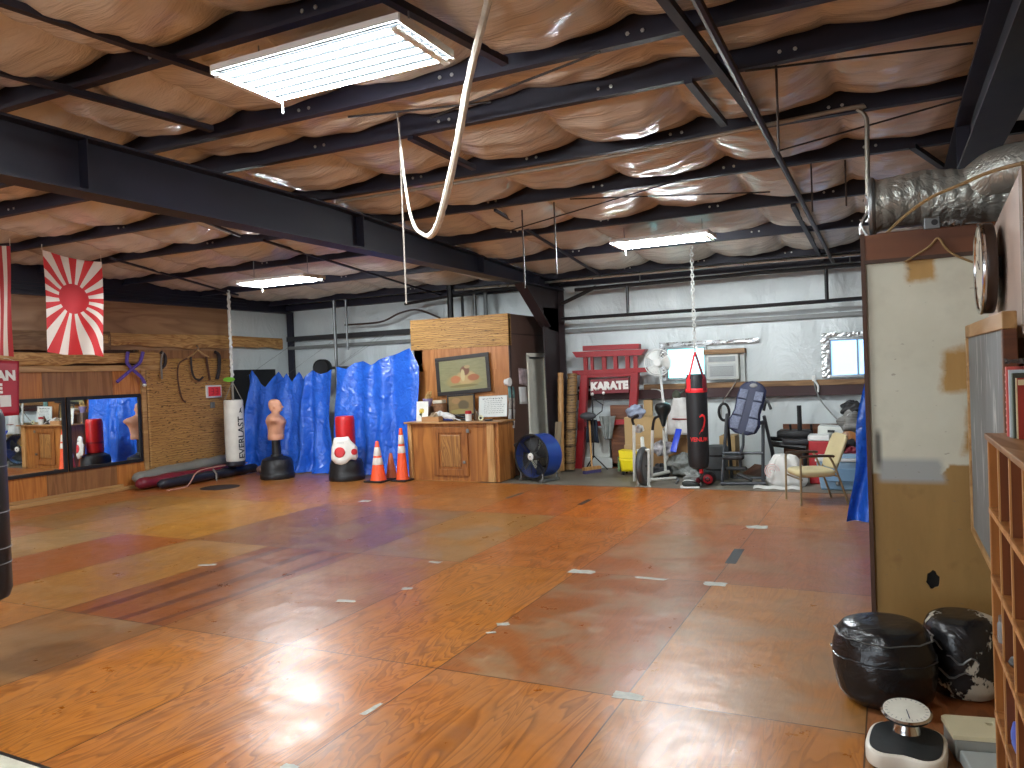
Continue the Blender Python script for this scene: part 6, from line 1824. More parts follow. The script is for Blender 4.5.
# local frame: chair looks toward -X and a little toward the viewer
c0 = at(808, 503, Z=0)
fwd = Vector((-.90, -.43, 0)).normalized(); sd = Vector((-fwd.y, fwd.x, 0))   # sd points to the chair's left... viewer side is -sd
def cp_(f_, s_, z): p = Vector((-.90, 10.72, 0)) + fwd * f_ + sd * s_; return Vector((p.x, p.y, z))
t = thing('armchair', 'tan vinyl armchair with metal legs facing the exercise machines', 'chair', cp_(0, 0, 0))
def chair_leg(pts): MB().tube(smoothpath(pts, 4), .014, 10).build('leg', CFR, t)
hw = .27
for s in (-1, 1):
    chair_leg([cp_(.27, s * hw, 0), cp_(.265, s * hw, .30), cp_(.26, s * hw, .60)])
    chair_leg([cp_(-.33, s * hw, 0), cp_(-.24, s * hw, .28), cp_(-.16, s * hw, .50), cp_(-.10, s * hw, .62)])
    MB().tube(smoothpath([cp_(.26, s * hw, .615), cp_(.10, s * hw, .625), cp_(-.12, s * hw, .62), cp_(-.16, s * hw, .61)], 4), .024, 10, squash=(1, .7)).build('armrest', plain('dark_brown_armrest', (62, 48, 40), .4), t)
    MB().tube([cp_(-.19, s * .22, .40), cp_(-.36, s * .20, .86)], .013, 8).build('back_frame', CFR, t)
MB().tube([cp_(.25, -hw, .33), cp_(.25, hw, .33)], .012, 8).build('seat_rail', CFR, t)
MB().tube([cp_(-.2, -hw, .36), cp_(-.2, hw, .36)], .012, 8).build('seat_rail', CFR, t)
def cushion(p, ex, ey, ez, hx, hy, hz):
    def fn(u, v):
        a = u * 2 * PI; th = (v - .5) * PI
        sg = lambda q, e: math.copysign(abs(q) ** e, q)
        return p + ex * (hx * sg(cos(th), .35) * sg(cos(a), .35)) + ey * (hy * sg(cos(th), .35) * sg(sin(a), .35)) + ez * (hz * sg(sin(th), .8))
    return MB().grid(fn, 48, 24)
cushion(cp_(.035, 0, .395), fwd, sd, Vector((0, 0, 1)), .25, .25, .055).build('seat', TANV, t)
bd = (cp_(-.36, 0, .88) - cp_(-.19, 0, .44)).normalized()
cushion((cp_(-.36, 0, .86) + cp_(-.21, 0, .46)) / 2, bd, sd, bd.cross(sd), .235, .23, .035).build('backrest', TANV, t)

# ================================================================ tub, cooler and pile at the right
yt = 11.75
a, b = at(817, 492, Y=yt), at(862, 466, Y=yt)
t = thing('storage_tub', 'light blue storage tub with a white lid behind the tan chair', 'tub', ((a.x + b.x) / 2, yt, G0))
LB = plain('light_blue_plastic', (140, 172, 198), .35, .05)
m = MB(); zt_ = .40
xa, xb = a.x, b.x + .3
m.add([(xa + .05, yt + .05, G0), (xb - .05, yt + .05, G0), (xb - .05, yt + .5, G0), (xa + .05, yt + .5, G0), (xa, yt, zt_), (xb, yt, zt_), (xb, yt + .55, zt_), (xa, yt + .55, zt_)],
      [(0, 3, 2, 1), (4, 5, 6, 7), (0, 1, 5, 4), (1, 2, 6, 5), (2, 3, 7, 6), (3, 0, 4, 7)])
m.build('tub', LB, t, smooth=False, bevel=.025)
MB().box(xa - .015, xb + .015, yt - .015, yt + .565, zt_, zt_ + .04).build('lid', plain('white_lid', (216, 222, 224), .4, .04), t, smooth=False, bevel=.012)
MB().lathe([(.03, -.02), (.035, 0), (.03, .004)], (xa + .28, yt + .02, .09), 14, R=Matrix.Rotation(PI / 2, 3, 'X')).build('latch', STEEL, t)
MB().box(xa + .1, xb - .1, yt - .004, yt + .02, .12, .30).build('side_panel', plain('mid_blue_plastic', (120, 156, 186), .35, .05), t, smooth=False, bevel=.01)
p = at(848, 464, Y=yt + .1)
solo('tray', MB().box(p.x - .16, p.x + .18, yt + .06, yt + .4, zt_ + .041, zt_ + .10), LB, 'light blue tray lying on the white tub lid', 'tray', bevel=.012)
# red cooler with white lid
yr = 12.35
a, b = at(809, 462, Y=yr), at(822, 441, Y=yr)
t = thing('cooler', 'red cooler with a white lid behind the tan chair back', 'cooler', ((a.x + b.x) / 2, yr, G0))
MB().box(a.x, b.x + .1, yr, yr + .3, G0, b.z).build('cooler_body', plain('red_plastic', (170, 30, 36), .4), t, smooth=False, bevel=.02)
MB().box(a.x - .01, b.x + .11, yr - .01, yr + .31, b.z, b.z + .085).build('lid', WHITEM, t, smooth=False, bevel=.02)
a, b = at(818, 434, Y=12.7), at(852, 428, Y=12.7)
t = thing('white_case', 'long white case lying on top of the pile at the right', 'case', ((a.x + b.x) / 2, 12.8, a.z - .08))
MB().obox(((a.x + b.x) / 2, 12.85, (a.z + b.z) / 2 + .0), ((b.x - a.x) / 2, .2, .07), Matrix.Rotation(.06, 3, 'Y')).build('case', plain('pale_case', (204, 206, 198), .5, .06), t, bevel=.02)
MB().obox(((a.x + b.x) / 2 - .05, 12.645, (a.z + b.z) / 2), (.05, .005, .02), Matrix.Rotation(.06, 3, 'Y')).build('latch', BLK, t, smooth=False)
solo('storage_crate', MB().box(at(828, 460, Y=12.75).x, at(862, 460, Y=12.75).x, 12.6, 13.2, G0, at(840, 436.6, Y=12.7).z - .01), plain('dark_crate', (46, 40, 42), .6, .2), 'dark crate under the white case in the pile', 'crate', bevel=.01)
p = at(852, 441, Y=12.16)
t = thing('guitar', 'brown guitar body leaning in the pile beside the blue tarp', 'guitar', (p.x, 12.18, p.z - .17))
R = Matrix.Rotation(PI / 2, 3, 'X') @ Matrix.Rotation(.2, 3, 'Y')
gb = MB(); out = []
for k in range(40):
    a = k * 2 * PI / 40; r_ = .15 * (1 + .18 * cos(2 * a)) * (1 - .12 * sin(a))
    out.append((r_ * cos(a) * 1.0, r_ * sin(a) * 1.15))
gb.prism(out, -.04, .04, lambda x, y, d: Vector((p.x + x * .9 + y * .45, 12.18 + d, p.z + y * .9 - x * .45)))
gb.build('body', wood('guitar_brown', (120, 72, 36), (176, 118, 64), .3, 1.5, 2, 8), t, bevel=.01)
MB().lathe([(.04, -.001), (.04, .002)], (p.x, 12.138, p.z), 18, R=Matrix.Rotation(PI / 2, 3, 'X')).build('sound_hole', BLK, t)
MB().bar((p.x + .07, 12.14, p.z + .14), (p.x + .22, 12.15, p.z + .44), .05, .02, up=(0, 1, 0)).build('neck', BLK, t, smooth=False)
lump('grey_mat_bundle', 'striped grey bundle of magazines at the top of the pile', 'bundle', 855, 12.45, .22, plain('striped_grey', (128, 128, 124), .6, .5, 5, stretch=(1, 1, 9)), at(855, 434, Y=12.45).z, 91, .9)
lump('black_gear', 'black strapped gear on top of the pile beside the blue tarp', 'gear', 853, 12.5, .15, plain('black_nylon', (28, 28, 30), .6, .3, 10), at(853, 416, Y=12.5).z, 95, .8)
p = at(855, 419, Y=12.35)
solo('white_ball', MB().ball((at(850, 416, Y=12.32).x, 12.32, at(850, 417, Y=12.32).z), .05, 14, 10), CLOTH, 'small white ball among the black gear on the pile', 'ball')
lump('black_bag', 'black bag squeezed between the crate and the tan chair back', 'bag', 842, 12.02, .16, plain('black_nylon', (28, 28, 30), .6, .3, 10), .45, 97, .8)
lump('wine_bag', 'dark red bag beside the tub lid under the guitar', 'bag', 850, 11.95, .09, plain('wine_red', (120, 30, 44), .5), .46, 99, .8)

# blue tarp at the right, hung beside the partition
ytr = 9.5
A, B = at(873, 352, Y=ytr), at(850, 524, Y=ytr)
def rt(u, v):
    k = v ** .8
    x = -.17 - .27 * k + u * (.9 + .2 * k)
    z = 1.98 + (.012 - 1.98) * v
    return Vector((x + .02 * sin(v * 11 + u * 8), ytr + (.06 * sin(u * 16) + .03 * sin(u * 37 + v * 5)) * (.4 + .6 * v) - .1 * max(0, v - .9) * 6, z))
t = thing('tarp', 'narrow strip of blue tarp showing at the left edge of the partition', 'tarp', (-.1, ytr, .012))
MB().grid(rt, 60, 40).build('sheet', TARP, t, angle=180)
MB().tube([(-.2, ytr, 1.985), (1.6, ytr, 1.995)], .008, 6).build('line', GREYD, t)
# ================================================================ the right side, near the viewer
# silver flexible duct above the partition
DUCT = vinyl('silver_duct_foil', (170, 170, 162), .28, .5, 4, .2)
DUCT.node_tree.nodes['Principled BSDF'].inputs['Metallic'].default_value = .55
zd = 2.818; rd = .17; yd = 5.62
def ductfn(u, v):
    a = v * 2 * PI; x = -.06 + u * .92
    r_ = rd * (1 + .012 * sin(u * 80) + .03 * sin(u * 13 + a * 2))
    return Vector((x, yd + r_ * cos(a), zd + .02 * sin(u * 5) + r_ * sin(a)))
t = thing('air_duct', 'silver foil flexible duct lying across the top of the partition', 'duct', (.3, yd, 2.6))
MB().grid(ductfn, 120, 28).build('foil_duct', DUCT, t, angle=80)
MB().tube([(-.06, yd + rd * cos(a * PI / 12), zd + rd * sin(a * PI / 12)) for a in range(24)], .022, 8, closed=True).build('end_collar', STEEL, t)
def flap(u, v):
    return Vector((-.095 + .03 * sin(v * 9) - .02 * u, yd - .02 + .16 * (u - .5), zd + .06 - .36 * v + .02 * sin(u * 7)))
MB().grid(flap, 8, 14).build('torn_liner', FOILM, t, solid=.006, smooth=False)
MB().tube(smoothpath([(.52, yd - .02, zd + .02), (.64, yd - .1, zd + .1), (.85, yd - .2, zd + .1), (1.2, yd - .3, zd + .05)], 6), .15, 20).build('branch_duct', DUCT, t)
solo('duct_stand', MB().box(-.04, .9, 5.40, 5.85, 2.592, 2.615), BRNW, 'brown board on top of the partition carrying the silver duct', 'board', smooth=False)
# small junction box on the ledge and cords
p = at(933, 232, Y=5.28)
t = thing('junction_box', 'small silver junction box on top of the partition header', 'box', (p.x, 5.33, 2.592))
MB().box(p.x - .045, p.x + .04, 5.29, 5.36, 2.593, 2.66).build('box', STEEL, t, smooth=False, bevel=.005)
MB().lathe([(.018, 0), (.018, .004), (.001, .004)], (p.x + .01, 5.29, 2.63), 14, R=Matrix.Rotation(PI / 2, 3, 'X')).build('knockout', BLK, t)
CORD = plain('tan_cord', (140, 112, 72), .7, .15)
pts = [at(905, 262, Y=5.27), at(918, 254, Y=5.27), at(930, 246, Y=5.27), at(938, 238, Y=5.26), at(945, 247, Y=5.26), at(955, 255, Y=5.27), at(975, 263, Y=5.27)]
solo('tan_cord', MB().tube(smoothpath(pts, 5), .007, 6), CORD, 'tan cord draped over the dark header board of the partition', 'cord')
pts = [at(886, 234, Y=5.45), at(905, 216, Y=5.4), at(930, 198, Y=5.2), at(962, 184, Y=4.9), at(990, 172, Y=4.6), at(1023, 163, Y=4.2)]
solo('roof_rope', MB().tube(smoothpath(pts, 5), .010, 6), CORD, 'tan rope slanting up to the right above the silver duct', 'rope')
mb = MB(); rr = random.Random(9)
def scrap(u, v): return Vector((.22 + u * .22, 5.30 + v * .08, 2.60 + .03 * abs(sin(u * 14 + v * 5)) + .01 * rr.random()))
solo('foil_scrap', MB().grid(scrap, 20, 5), FOILM, 'crumpled silver foil lying on the partition header', 'foil', smooth=False, solid=.004)
# wall clock seen from the side
Xc = .45; cc = Vector((Xc, 4.62, 2.275)); rc = .232
ce_ = at(981, 269, X=Xc)
cc = Vector((Xc, ce_.y, ce_.z))
t = thing('wall_clock', 'round wall clock with a thick dark case above the chalkboard', 'clock', (XR - .02, cc.y, cc.z))
RY = Matrix.Rotation(-PI / 2, 3, 'Y')
MB().lathe([(rc * .98, -.052), (rc, -.046), (rc, -.012), (rc * .985, .0)], cc, 40, R=RY).build('case', plain('dark_brown_case', (58, 42, 34), .4, .1), t)
MB().tube([cc + Vector((-.004, rc * .97 * cos(a * PI / 24), rc * .97 * sin(a * PI / 24))) for a in range(48)], .012, 8, closed=True).build('bezel', CHROME, t)
MB().lathe([(rc * .95, .0), (rc * .94, .004), (.001, .004)], cc, 40, R=RY).build('dial', plain('cream_dial', (216, 212, 196), .4, .03), t)
mb = MB()
for k in range(12):
    a = k * PI / 6; q = cc + Vector((-.0055, rc * .82 * sin(a), rc * .82 * cos(a))); q2 = cc + Vector((-.0055, rc * .72 * sin(a), rc * .72 * cos(a)))
    mb.bar(q, q2, .006, .001, up=(1, 0, 0))
mb.build('hour_mark', BLK, t, smooth=False)
MB().bar(cc + Vector((-.007, 0, 0)), cc + Vector((-.007, .09, .05)), .008, .002, up=(1, 0, 0)).build('hour_hand', BLK, t, smooth=False)
MB().bar(cc + Vector((-.009, 0, 0)), cc + Vector((-.009, -.05, .14)), .006, .002, up=(1, 0, 0)).build('minute_hand', BLK, t, smooth=False)
MB().box(XR - .06, XR - .012, cc.y - .05, cc.y + .05, cc.z - .05, cc.z + .05).build('wall_mount', BLK, t, smooth=False)

# chalkboard leaning on the side wall
Xb = .425
y1, y0 = 5.22, 3.62
ztop = 2.0; zbot = .80
t = thing('chalkboard', 'grey wiped chalkboard in a wooden frame on the right wall', 'chalkboard', (.5, 4.4, zbot))
m_, t_ = newmat('smeared_slate')
v_ = t_.coord('Object', (1, 1, .6))
n_ = t_.noise(v_, 4, 6, .65, 1.0)
n2 = t_.noise(t_.coord('Object', (1, 3, .5)), 3, 4, .6, 1.5)
c_ = t_.mix(n_, lin((92, 96, 96)), lin((134, 138, 138)))
c_ = t_.mix(t_.ramp(n2, [(.56, 0.0), (.72, .75)]), c_, lin((188, 190, 188)))
t_.color(c_); t_.rough(.6)
MB().box(Xb, Xb + .02, y0 + .03, y1 - .03, zbot + .03, ztop - .06).build('slate', m_, t, smooth=False)
FRW = wood('chalkboard_frame', (150, 112, 66), (186, 146, 96), .55, 1.2, 1, 6)
for z0, z1 in ((ztop - .07, ztop), (zbot, zbot + .035)):
    MB().box(Xb - .012, Xb + .04, y0, y1, z0, z1).build('frame_rail', FRW, t, smooth=False, bevel=.004)
for a, b in ((y1 - .035, y1), (y0, y0 + .04)):
    MB().box(Xb - .012, Xb + .04, a, b, zbot + .035, ztop - .07).build('frame_stile', FRW if a > 5 else BRNW, t, smooth=False, bevel=.004)

# cubby shelf
CUB = wood('cubby_wood', (128, 74, 34), (170, 110, 56), .45, 1.5, 2, 7)
xs = .30; yfar = 3.06; ynear = 1.75; ztop_ = 1.565; dep = XR - .01 - xs
CUBD = wood('cubby_dark_wood', (92, 46, 22), (124, 68, 34), .5, 1.5, 2, 7)
CUBL = wood('cubby_edge', (166, 112, 62), (196, 144, 90), .5, 1.5, 2, 7)
t = thing('cubby_shelf', 'tall wooden cubby shelf at the right edge of the picture', 'shelf', (xs, 2.4, 0))
LEV = [at(998.5, 719, X=xs).z, at(996, 642, X=xs).z, at(992.7, 577, X=xs).z, at(989.7, 508, X=xs).z]
LEV = [LEV[0] - .34] + LEV
MB().box(xs, xs + dep, yfar - .02, yfar, 0, ztop_ - .02).build('side_panel', CUB, t, smooth=False)
MB().box(xs, xs + dep, ynear, ynear + .02, 0, ztop_ - .02).build('side_panel', CUB, t, smooth=False)
MB().box(xs - .01, xs + dep, ynear - .01, yfar + .01, ztop_ - .02, ztop_).build('top_board', wood('cubby_top', (120, 80, 44), (158, 114, 70), .5, 1.5, 1, 7), t, smooth=False, bevel=.003)
MB().box(xs + dep - .008, xs + dep, ynear + .02, yfar - .02, 0, ztop_ - .02).build('back_panel', wood('cubby_back', (84, 44, 22), (116, 66, 36), .6, 1.5, 2, 6), t, smooth=False)
for z in LEV: MB().box(xs, xs + dep - .01, ynear + .02, yfar - .02, z - .009, z + .009).build('shelf_board', CUB, t, smooth=False)
nd = 7; pitch = .245
ys_ = [yfar - .02 - pitch * k for k in range(1, 5)]
for y in ys_: MB().box(xs + .002, xs + dep - .01, y - .006, y + .006, .06, ztop_ - .02).build('divider', CUBD, t, smooth=False)
for y in [yfar - .01] + ys_: MB().box(xs - .003, xs + .002, y - .008, y + .008, .02, ztop_ - .02).build('edge_strip', CUBL, t, smooth=False)
for z in LEV: MB().box(xs - .006, xs - .001, ynear + .02, yfar - .02, z - .009, z + .009).build('edge_strip', CUBL, t, smooth=False)
# what lies in the cubbies
def cub(col, lev): return (yfar - .02 - pitch * (col + .5), LEV[lev] + .009)
y, z = cub(0, 2); y += .06
t = thing('glass_jar', 'small grey jar in the far column of the cubby shelf', 'jar', (xs + .06, y, z))
MB().lathe([(.028, 0), (.03, .008), (.03, .06), (.024, .07)], (xs + .032, y, z), 16).build('jar_body', plain('dull_glass', (130, 134, 136), .2), t)
MB().lathe([(.026, .07), (.026, .085), (.001, .086)], (xs + .032, y, z), 16).build('lid', STEEL, t)
y, z = cub(1, 2); y += .04
solo('black_pouch', MB().ball((xs + .07, y, z + .026), (.07, .055, .026), 16, 8), plain('black_nylon', (28, 28, 30), .6, .3, 10), 'flat black pouch in the second column of the cubby shelf', 'pouch')
y, z = cub(1, 1); y += .04
t = thing('blue_bottle', 'bright blue bottle lying in a low cubby of the shelf', 'bottle', (xs + .08, y, z))
MB().lathe([(.02, .0), (.045, .008), (.05, .03), (.05, .14), (.02, .17)], (xs + .004, y, z + .055), 20, R=Matrix.Rotation(PI / 2, 3, 'Y')).build('bottle_body', plain('blue_plastic', (36, 86, 190), .3), t)
MB().lathe([(.018, .17), (.018, .195), (.001, .196)], (xs + .004, y, z + .055), 14, R=Matrix.Rotation(PI / 2, 3, 'Y')).build('cap', WHITEM, t)

# books standing on the shelf top
zb = ztop_
def book(lab, y, th, hgt, dpt, cov, spine=None, x=.36, tilt=0.0):
    t = thing('book', lab, 'book', (x, y, zb), 'books on the cubby shelf')
    sh = lambda z: tilt * (z - zb)
    def P(a, b, d): return Vector((a, y + d + sh(b), b))
    MB().prism([(x, zb + .001), (x + dpt, zb + .001), (x + dpt, zb + hgt), (x, zb + hgt)], 0, .003, P).build('cover', cov, t, smooth=False)
    MB().prism([(x, zb + .001), (x + dpt, zb + .001), (x + dpt, zb + hgt), (x, zb + hgt)], th - .003, th, P).build('cover', cov, t, smooth=False)
    MB().prism([(x - .003, zb + .001), (x, zb + .001), (x, zb + hgt), (x - .003, zb + hgt)], 0, th, P).build('spine', spine or cov, t, smooth=False)
    MB().prism([(x + .001, zb + .005), (x + dpt - .004, zb + .005), (x + dpt - .004, zb + hgt - .005), (x + .001, zb + hgt - .005)], .0035, th - .0035, P).build('pages', plain('page_edges', (206, 194, 160), .8, .08), t, smooth=False)
    return t, P
RB = plain('red_cover', (150, 40, 34), .4, .2, 8)
k_y = at(1009, 430, X=.36).y
def bcov(name, c): return plain(name, c, .4, .15, 9)
hb = .205
t, P = book('tall book with a red front cover standing nearest on the cubby shelf', 2.840, .016, .19, .16, bcov('brick_cover', (148, 44, 32)), bcov('cream_spine', (206, 190, 150)))
for zz_, h_, mm in ((.025, .02, bcov('olive_patch', (96, 92, 60))), (.10, .03, bcov('pale_patch', (206, 186, 160)))):
    MB().box(.385, .47, 2.838, 2.8395, zb + zz_, zb + zz_ + h_).build('cover_print', mm, t, smooth=False)
MB().box(.362, .519, 2.838, 2.8395, zb + .168, zb + .185).build('cover_print', bcov('cream_spine', (206, 190, 150)), t, smooth=False)
book('thin dark book between the red cover and the striped spine', 2.865, .02, .205, .15, bcov('dark_olive_cover', (54, 56, 44)), bcov('grey_green_spine', (110, 120, 110)), x=.352)
book('thin book with a pale spine among the books on the cubby shelf', 2.892, .02, .215, .15, bcov('pale_blue_cover', (190, 200, 204)), x=.348)
t, P = book('book with a salmon red spine, farthest of the books on the cubby shelf', 2.918, .026, .225, .15, bcov('salmon_cover', (212, 92, 84)), x=.344)
mb = MB()
for k in range(9): mb.prism([(.3395, zb + .02 + k * .022), (.3405, zb + .02 + k * .022), (.3405, zb + .026 + k * .022), (.3395, zb + .026 + k * .022)], .004, .022, P)
mb.build('spine_print', bcov('pale_salmon', (226, 150, 140)), t, smooth=False)
t = thing('plastic_wrap', 'crumpled dark clear wrap lying over the tops of the books', 'wrap', (.40, 2.89, zb + .225))
rr = random.Random(2)
MB().grid(lambda u, v: Vector((.338 + u * .15, 2.85 + v * .10, zb + .2285 + .006 * v + .012 * abs(sin(u * 11 + v * 5)) + .006 * rr.random())), 18, 14).build('film', vinyl('dark_clear_film', (86, 78, 76), .15, .9, 14, .3), t, solid=.002)

# two taped up bags on the floor
def tapemat(name, base, patch, amt):
    m, t = newmat(name)
    v = t.coord('Object')
    n = t.noise(v, 3.2, 5, .7, .3)
    msk = t.ramp(n, [(amt, 0.0), (amt + .02, 1.0)])
    t.color(t.mix(msk, t.mix(t.noise(v, 6), lin(base), tuple(x * 1.7 for x in lin(base))), lin(patch)))
    t.rough(t.math('MULTIPLY_ADD', msk, .35, .27))
    rg = t.math('ABSOLUTE', t.math('SUBTRACT', t.noise(v, 6, 4, .6, 1.0), .5))
    t.normal(t.bump(rg, .5, .03))
    return m
def drum(c, R, H, tilt, rz, fn_extra=None, nu=72, nv=40):
    RR = Matrix.Rotation(rz, 3, 'Z') @ Matrix.Rotation(tilt, 3, 'X')
    pr = [(.001, 0), (R * .55, .0), (R * .8, .015), (R * .95, .06), (R, .15 * H / .5), (R * 1.03, H * .5), (R * .99, H * .72), (R * .93, H * .82), (R * .90, H * .86), (R * .80, H * .95), (R * .55, H), (.001, H * 1.0)]
    def fn(u, v):
        k = v * (len(pr) - 1); i = min(int(k), len(pr) - 2); f = k - i
        r_ = pr[i][0] + f * (pr[i + 1][0] - pr[i][0]); z = pr[i][1] + f * (pr[i + 1][1] - pr[i][1])
        a = u * 2 * PI
        r_ *= 1 + .02 * sin(a * 3 + z * 9) + .012 * sin(a * 7 + z * 23) + .008 * sin(z * 70 + a * 2)
        return Vector(c) + RR @ Vector((r_ * cos(a), r_ * sin(a), z))
    return MB().grid(fn, nu, nv)
cb = Vector((-.06, 4.57, 0)); Rb_ = .248
t = thing('taped_bag', 'squat black bag wrapped in shiny tape on the floor by the partition', 'bag', (cb.x, cb.y, 0), 'taped bags on the floor')
drum((cb.x, cb.y, .0), Rb_, .43, .0, -.5).build('bag_body', tapemat('black_tape_wrap', (16, 16, 18), (62, 64, 64), .66), t, subd=1)
def ring(c, R, z, tilt, rz, amp):
    RR = Matrix.Rotation(rz, 3, 'Z') @ Matrix.Rotation(tilt, 3, 'X')
    return [Vector(c) + RR @ Vector(((R + .01 * sin(a * 1.7)) * cos(a * PI / 20), (R + .01 * sin(a * 2.3)) * sin(a * PI / 20), z + amp * sin(a * .9))) for a in range(40)]
MB().tube(ring((cb.x, cb.y, .0), Rb_ * .945, .365, .0, -.5, .003), .004, 6, closed=True, squash=(1.6, .7)).build('tape_edge', plain('grey_tape_edge', (92, 92, 90), .4, .3, 20), t)
MB().tube(ring((cb.x, cb.y, .0), Rb_ * 1.015, .26, .0, -.5, .004), .005, 6, closed=True, squash=(2.0, .6)).build('tape_edge', plain('shiny_tape_edge', (58, 58, 60), .25, .3, 20), t)
c2_ = Vector((.325, 4.82, 0))
t = thing('taped_bag', 'black bag with peeling white patches between taped bag and shelf', 'bag', (c2_.x, c2_.y, 0), 'taped bags on the floor')
drum((c2_.x, c2_.y, .0), .205, .43, .0, .6).build('bag_body', tapemat('peeling_tape_wrap', (22, 22, 24), (186, 180, 164), .525), t, subd=1)
for k, (aa, zz_, ll) in enumerate(((3.9, .16, .9), (4.3, .24, .7), (3.6, .30, .6))):
    q = [(c2_.x + .215 * cos(aa + ll * j / 8), c2_.y + .215 * sin(aa + ll * j / 8), zz_ + .02 * sin(j * 1.1 + k)) for j in range(9)]
    MB().tube(q, [.003 + .006 * sin(PI * (j + .5) / 9) for j in range(9)], 6, squash=(1, .6)).build('loose_tape', plain('grey_tape_edge', (92, 92, 90), .4, .3, 20), t)

# bathroom scale with a raised dial
sc = Vector((.03, 3.915, 0)); sa = -.10
Rz = Matrix.Rotation(sa, 3, 'Z')
def sp_(x, y, z): return sc + Rz @ Vector((x, y, 0)) + Vector((0, 0, z))
t = thing('bathroom_scale', 'white bathroom scale with a black mat and a raised round dial', 'scale', (sc.x, sc.y, 0))
def outline(w, d, notch):
    o = []
    for k in range(56):
        a = k * 2 * PI / 56
        x = w * math.copysign(abs(cos(a)) ** .62, cos(a)); y = d * math.copysign(abs(sin(a)) ** .62, sin(a))
        if sin(a) < 0: y += notch * math.exp(-(x / (w * .42)) ** 2)
        o.append((x, y))
    return o
MB().prism(outline(.165, .195, .03), .0, .012, lambda a, b, d: sp_(a * .9, b * .9, d)).build('foot_plate', BLK, t, smooth=False)
MB().prism(outline(.165, .195, .03), .012, .085, lambda a, b, d: sp_(a, b, d)).build('platform', plain('cream_enamel', (222, 216, 202), .35, .05), t, smooth=True, bevel=.012, angle=50)
MB().prism(outline(.148, .178, .028), .0852, .089, lambda a, b, d: sp_(a, b, d)).build('rubber_mat', plain('ribbed_black_mat', (34, 38, 40), .5, .15, 20), t, smooth=False)
dc = sp_(-.005, .10, 0)
MB().lathe([(.062, .088), (.058, .10), (.05, .12), (.046, .145), (.055, .16)], (dc.x, dc.y, 0), 28).build('dial_stem', CHROME, t)
tl = Matrix.Rotation(.16, 3, 'X')
hd = Vector((dc.x, dc.y - .02, .172))
MB().lathe([(.03, -.02), (.085, -.010), (.105, .005), (.108, .016), (.10, .024)], hd, 36, R=tl).build('dial_housing', CHROME, t)
m_, t_ = newmat('scale_dial_face')
tc = t_.coord('Object'); n_ = t_.noise(tc, 30, 3, .6)
t_.color(t_.mix(n_, lin((206, 204, 190)), lin((226, 224, 212)))); t_.rough(.3)
MB().lathe([(.099, .0235), (.098, .025), (.001, .025)], hd, 36, R=tl).build('dial_face', m_, t)
mb = MB()
for k in range(24):
    a = k * PI / 12
    mb.bar(hd + tl @ Vector((.092 * cos(a), .092 * sin(a), .0262)), hd + tl @ Vector((.080 * cos(a), .080 * sin(a), .0262)), .003, .0008)
mb.build('scale_mark', plain('grey_print', (140, 140, 140), .5), t, smooth=False)
MB().bar(hd + tl @ Vector((0, 0, .027)), hd + tl @ Vector((.012, -.07, .027)), .004, .001).build('pointer', plain('dark_ink', (44, 52, 74), .6), t, smooth=False)

# grey step with a cream top lying next to the scale
q1, q2 = at(940, 714, Z=.12), at(997, 718, Z=.12)
t = thing('cutting_board', 'cream board with a hand hole on a grey pad beside the scale', 'board', (.29, 4.1, 0))
ex = (q2 - q1); ex.z = 0; W_ = ex.length; ex.normalize(); ey = Vector((ex.y, -ex.x, 0))
def bp_(a, b, z): p = q1 + ex * a + ey * b; return Vector((p.x, p.y, z))
out = []
hw_, hh = W_ / 2, .15
def rrect(x0, x1, y0, y1, r, n=5):
    o = []
    for cx, cy, a0 in ((x1 - r, y1 - r, 0), (x0 + r, y1 - r, PI / 2), (x0 + r, y0 + r, PI), (x1 - r, y0 + r, 1.5 * PI)):
        for k in range(n + 1): o.append((cx + r * cos(a0 + k * PI / 2 / n), cy + r * sin(a0 + k * PI / 2 / n)))
    return o
CRM = plain('cream_plastic', (208, 200, 166), .4, .05)
hxo, hyo, hr = W_ - .055, .075, .02
m = MB(); ring_o = rrect(hxo - .05, W_, .0, .22, .018); 
n_ = len(ring_o)
ring_i = [(hxo + hr * 1.3 * cos(math.atan2(y - hyo, x - hxo)), hyo + hr * .8 * sin(math.atan2(y - hyo, x - hxo))) for x, y in ring_o]
for k in range(n_):
    l = (k + 1) % n_
    m.prism([ring_o[k], ring_o[l], ring_i[l], ring_i[k]], .10, .12, lambda a, b, d: bp_(a, b, d))
m.prism([(.018, 0), (hxo - .05 + .018, 0), (hxo - .05 + .018, .22), (.0, .22), (0, .018)], .10, .1199, lambda a, b, d: bp_(a, b, d))
m.build('board', CRM, t, smooth=False)
MB().prism([(.01, .01), (W_ - .01, .01), (W_ - .01, .22), (.01, .22)], .0, .098, lambda a, b, d: bp_(a, b, d)).build('box', plain('grey_case', (140, 142, 136), .5, .06), t, smooth=False, bevel=.006)
MB().prism([(.02, .225), (W_ - .002, .225), (W_ - .002, .55), (.02, .55)], .0, .06, lambda a, b, d: bp_(a, b, d)).build('grey_pad', plain('grey_pad_vinyl', (160, 166, 164), .5, .05), t, smooth=False, bevel=.01)

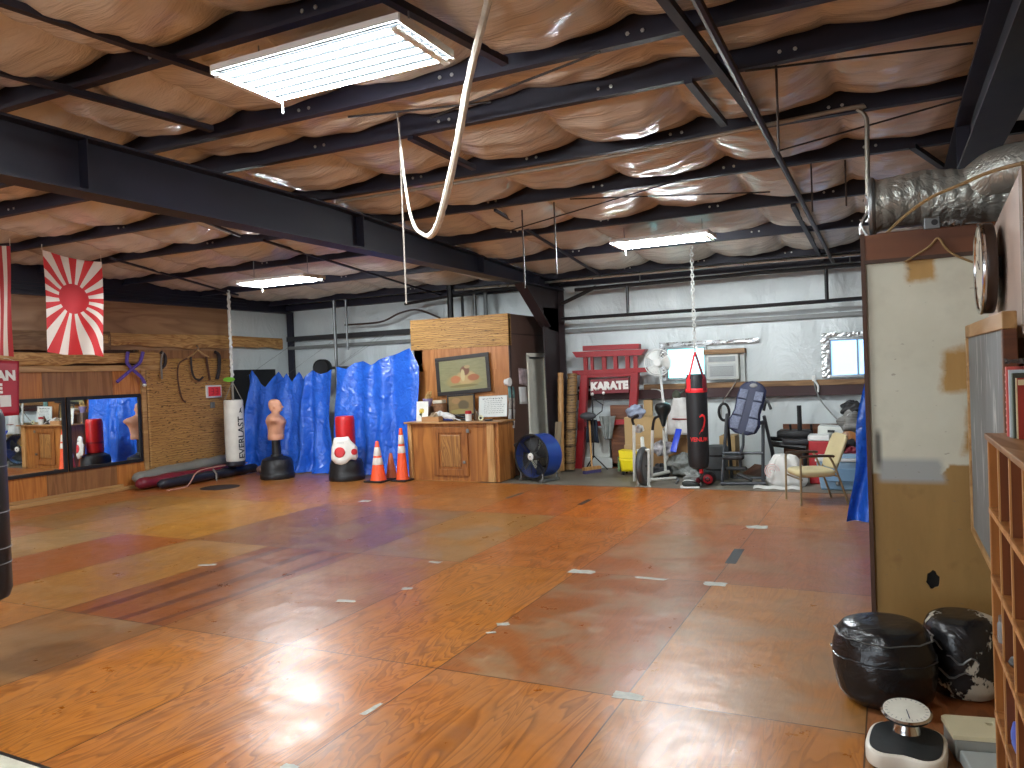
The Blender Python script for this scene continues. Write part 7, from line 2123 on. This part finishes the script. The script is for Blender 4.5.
# ================================================================ tape on the floor
GT = plain('worn_grey_tape', (176, 176, 166), .5, .25, 20)
def tape(lab, px, py, l, w, rot, mat=GT, seed=1, grp='tape scraps on the floor seams', nm='tape_patch'):
    p = at(px, py, Z=0.001); rr = random.Random(seed); R = Matrix.Rotation(rot, 3, 'Z'); o = []
    ragged = .22 if mat is GT else .02
    E_ = []
    for x0, y0, x1, y1 in ((-1, -1, 1, -1), (1, -1, 1, 1), (1, 1, -1, 1), (-1, 1, -1, -1)):
        for j in range(4): E_.append((x0 + (x1 - x0) * j / 4, y0 + (y1 - y0) * j / 4))
    o = [(l * x * (1 - ragged * rr.random()), w * y * (1 - 2 * ragged * rr.random())) for x, y in E_]
    def f(a, b, d): q = R @ Vector((a, b, 0)); return Vector((p.x + q.x, p.y + q.y, .0006 + d))
    solo(nm, MB().prism(o, 0, .0012, f), mat, lab, 'tape', grp, smooth=False)
BT = plain('black_tape', (34, 36, 38), .5, .2, 20)
tape('black tape strip on the floor right of the centre, before the tan chair', 735, 556, .30, .05, PI / 2 + .03, BT, 1, 'black tape strips on the floor', 'tape_strip')
tape('black tape strip on the floor far back, below the exercise bike', 585, 502, .22, .035, PI / 2, BT, 2, 'black tape strips on the floor', 'tape_strip')
tape('dull tape strip on the floor in front of the drum fan', 515, 495.5, .26, .03, PI / 2 - .05, plain('grey_strip_tape', (92, 84, 76), .5), 3, 'black tape strips on the floor', 'tape_strip')
tape('grey tape scrap at the seam crossing in the middle of the floor', 582, 571.5, .13, .07, 0, GT, 4)
tape('long pale tape scrap on the cross seam right of the middle', 651, 578.5, .15, .035, 0, GT, 5)
tape('grey tape scrap at the seam crossing left of the tan panel sheet', 715, 584, .10, .07, 0, GT, 6)
tape('square grey tape scrap at the front seam crossing', 628, 696, .09, .05, 0, GT, 7)
tape('grey tape scrap on the seam far back, before the tan chair', 757, 527, .12, .10, .2, GT, 8)
tape('small grey tape scrap on the long seam below the middle', 503, 624, .05, .04, .6, GT, 9)
tape('tiny grey tape scrap just below the small one on the long seam', 491, 632.5, .04, .02, .6, GT, 10)
tape('grey tape scrap on the dark streaked sheet left of the middle', 346, 601, .09, .035, .2, GT, 11)
tape('small grey tape scrap on the seam right of the streaked sheet', 407, 588.5, .05, .04, .4, GT, 12)
tape('grey tape scrap on the cross seam at the centre back', 435, 562, .07, .04, 0, GT, 13)
tape('grey tape scrap beside the yellow sheet at the left', 207, 565, .10, .04, .5, GT, 14)
tape('long pale scuffed tape along the near left seam', 372, 709, .09, .02, PI / 2 - .1, GT, 15)
tape('grey tape scrap on the far floor in front of the cones', 365, 501, .09, .09, .1, GT, 16)
tape('small tape scrap at the bottom edge of the floor', 290, 767, .05, .03, .1, GT, 17)
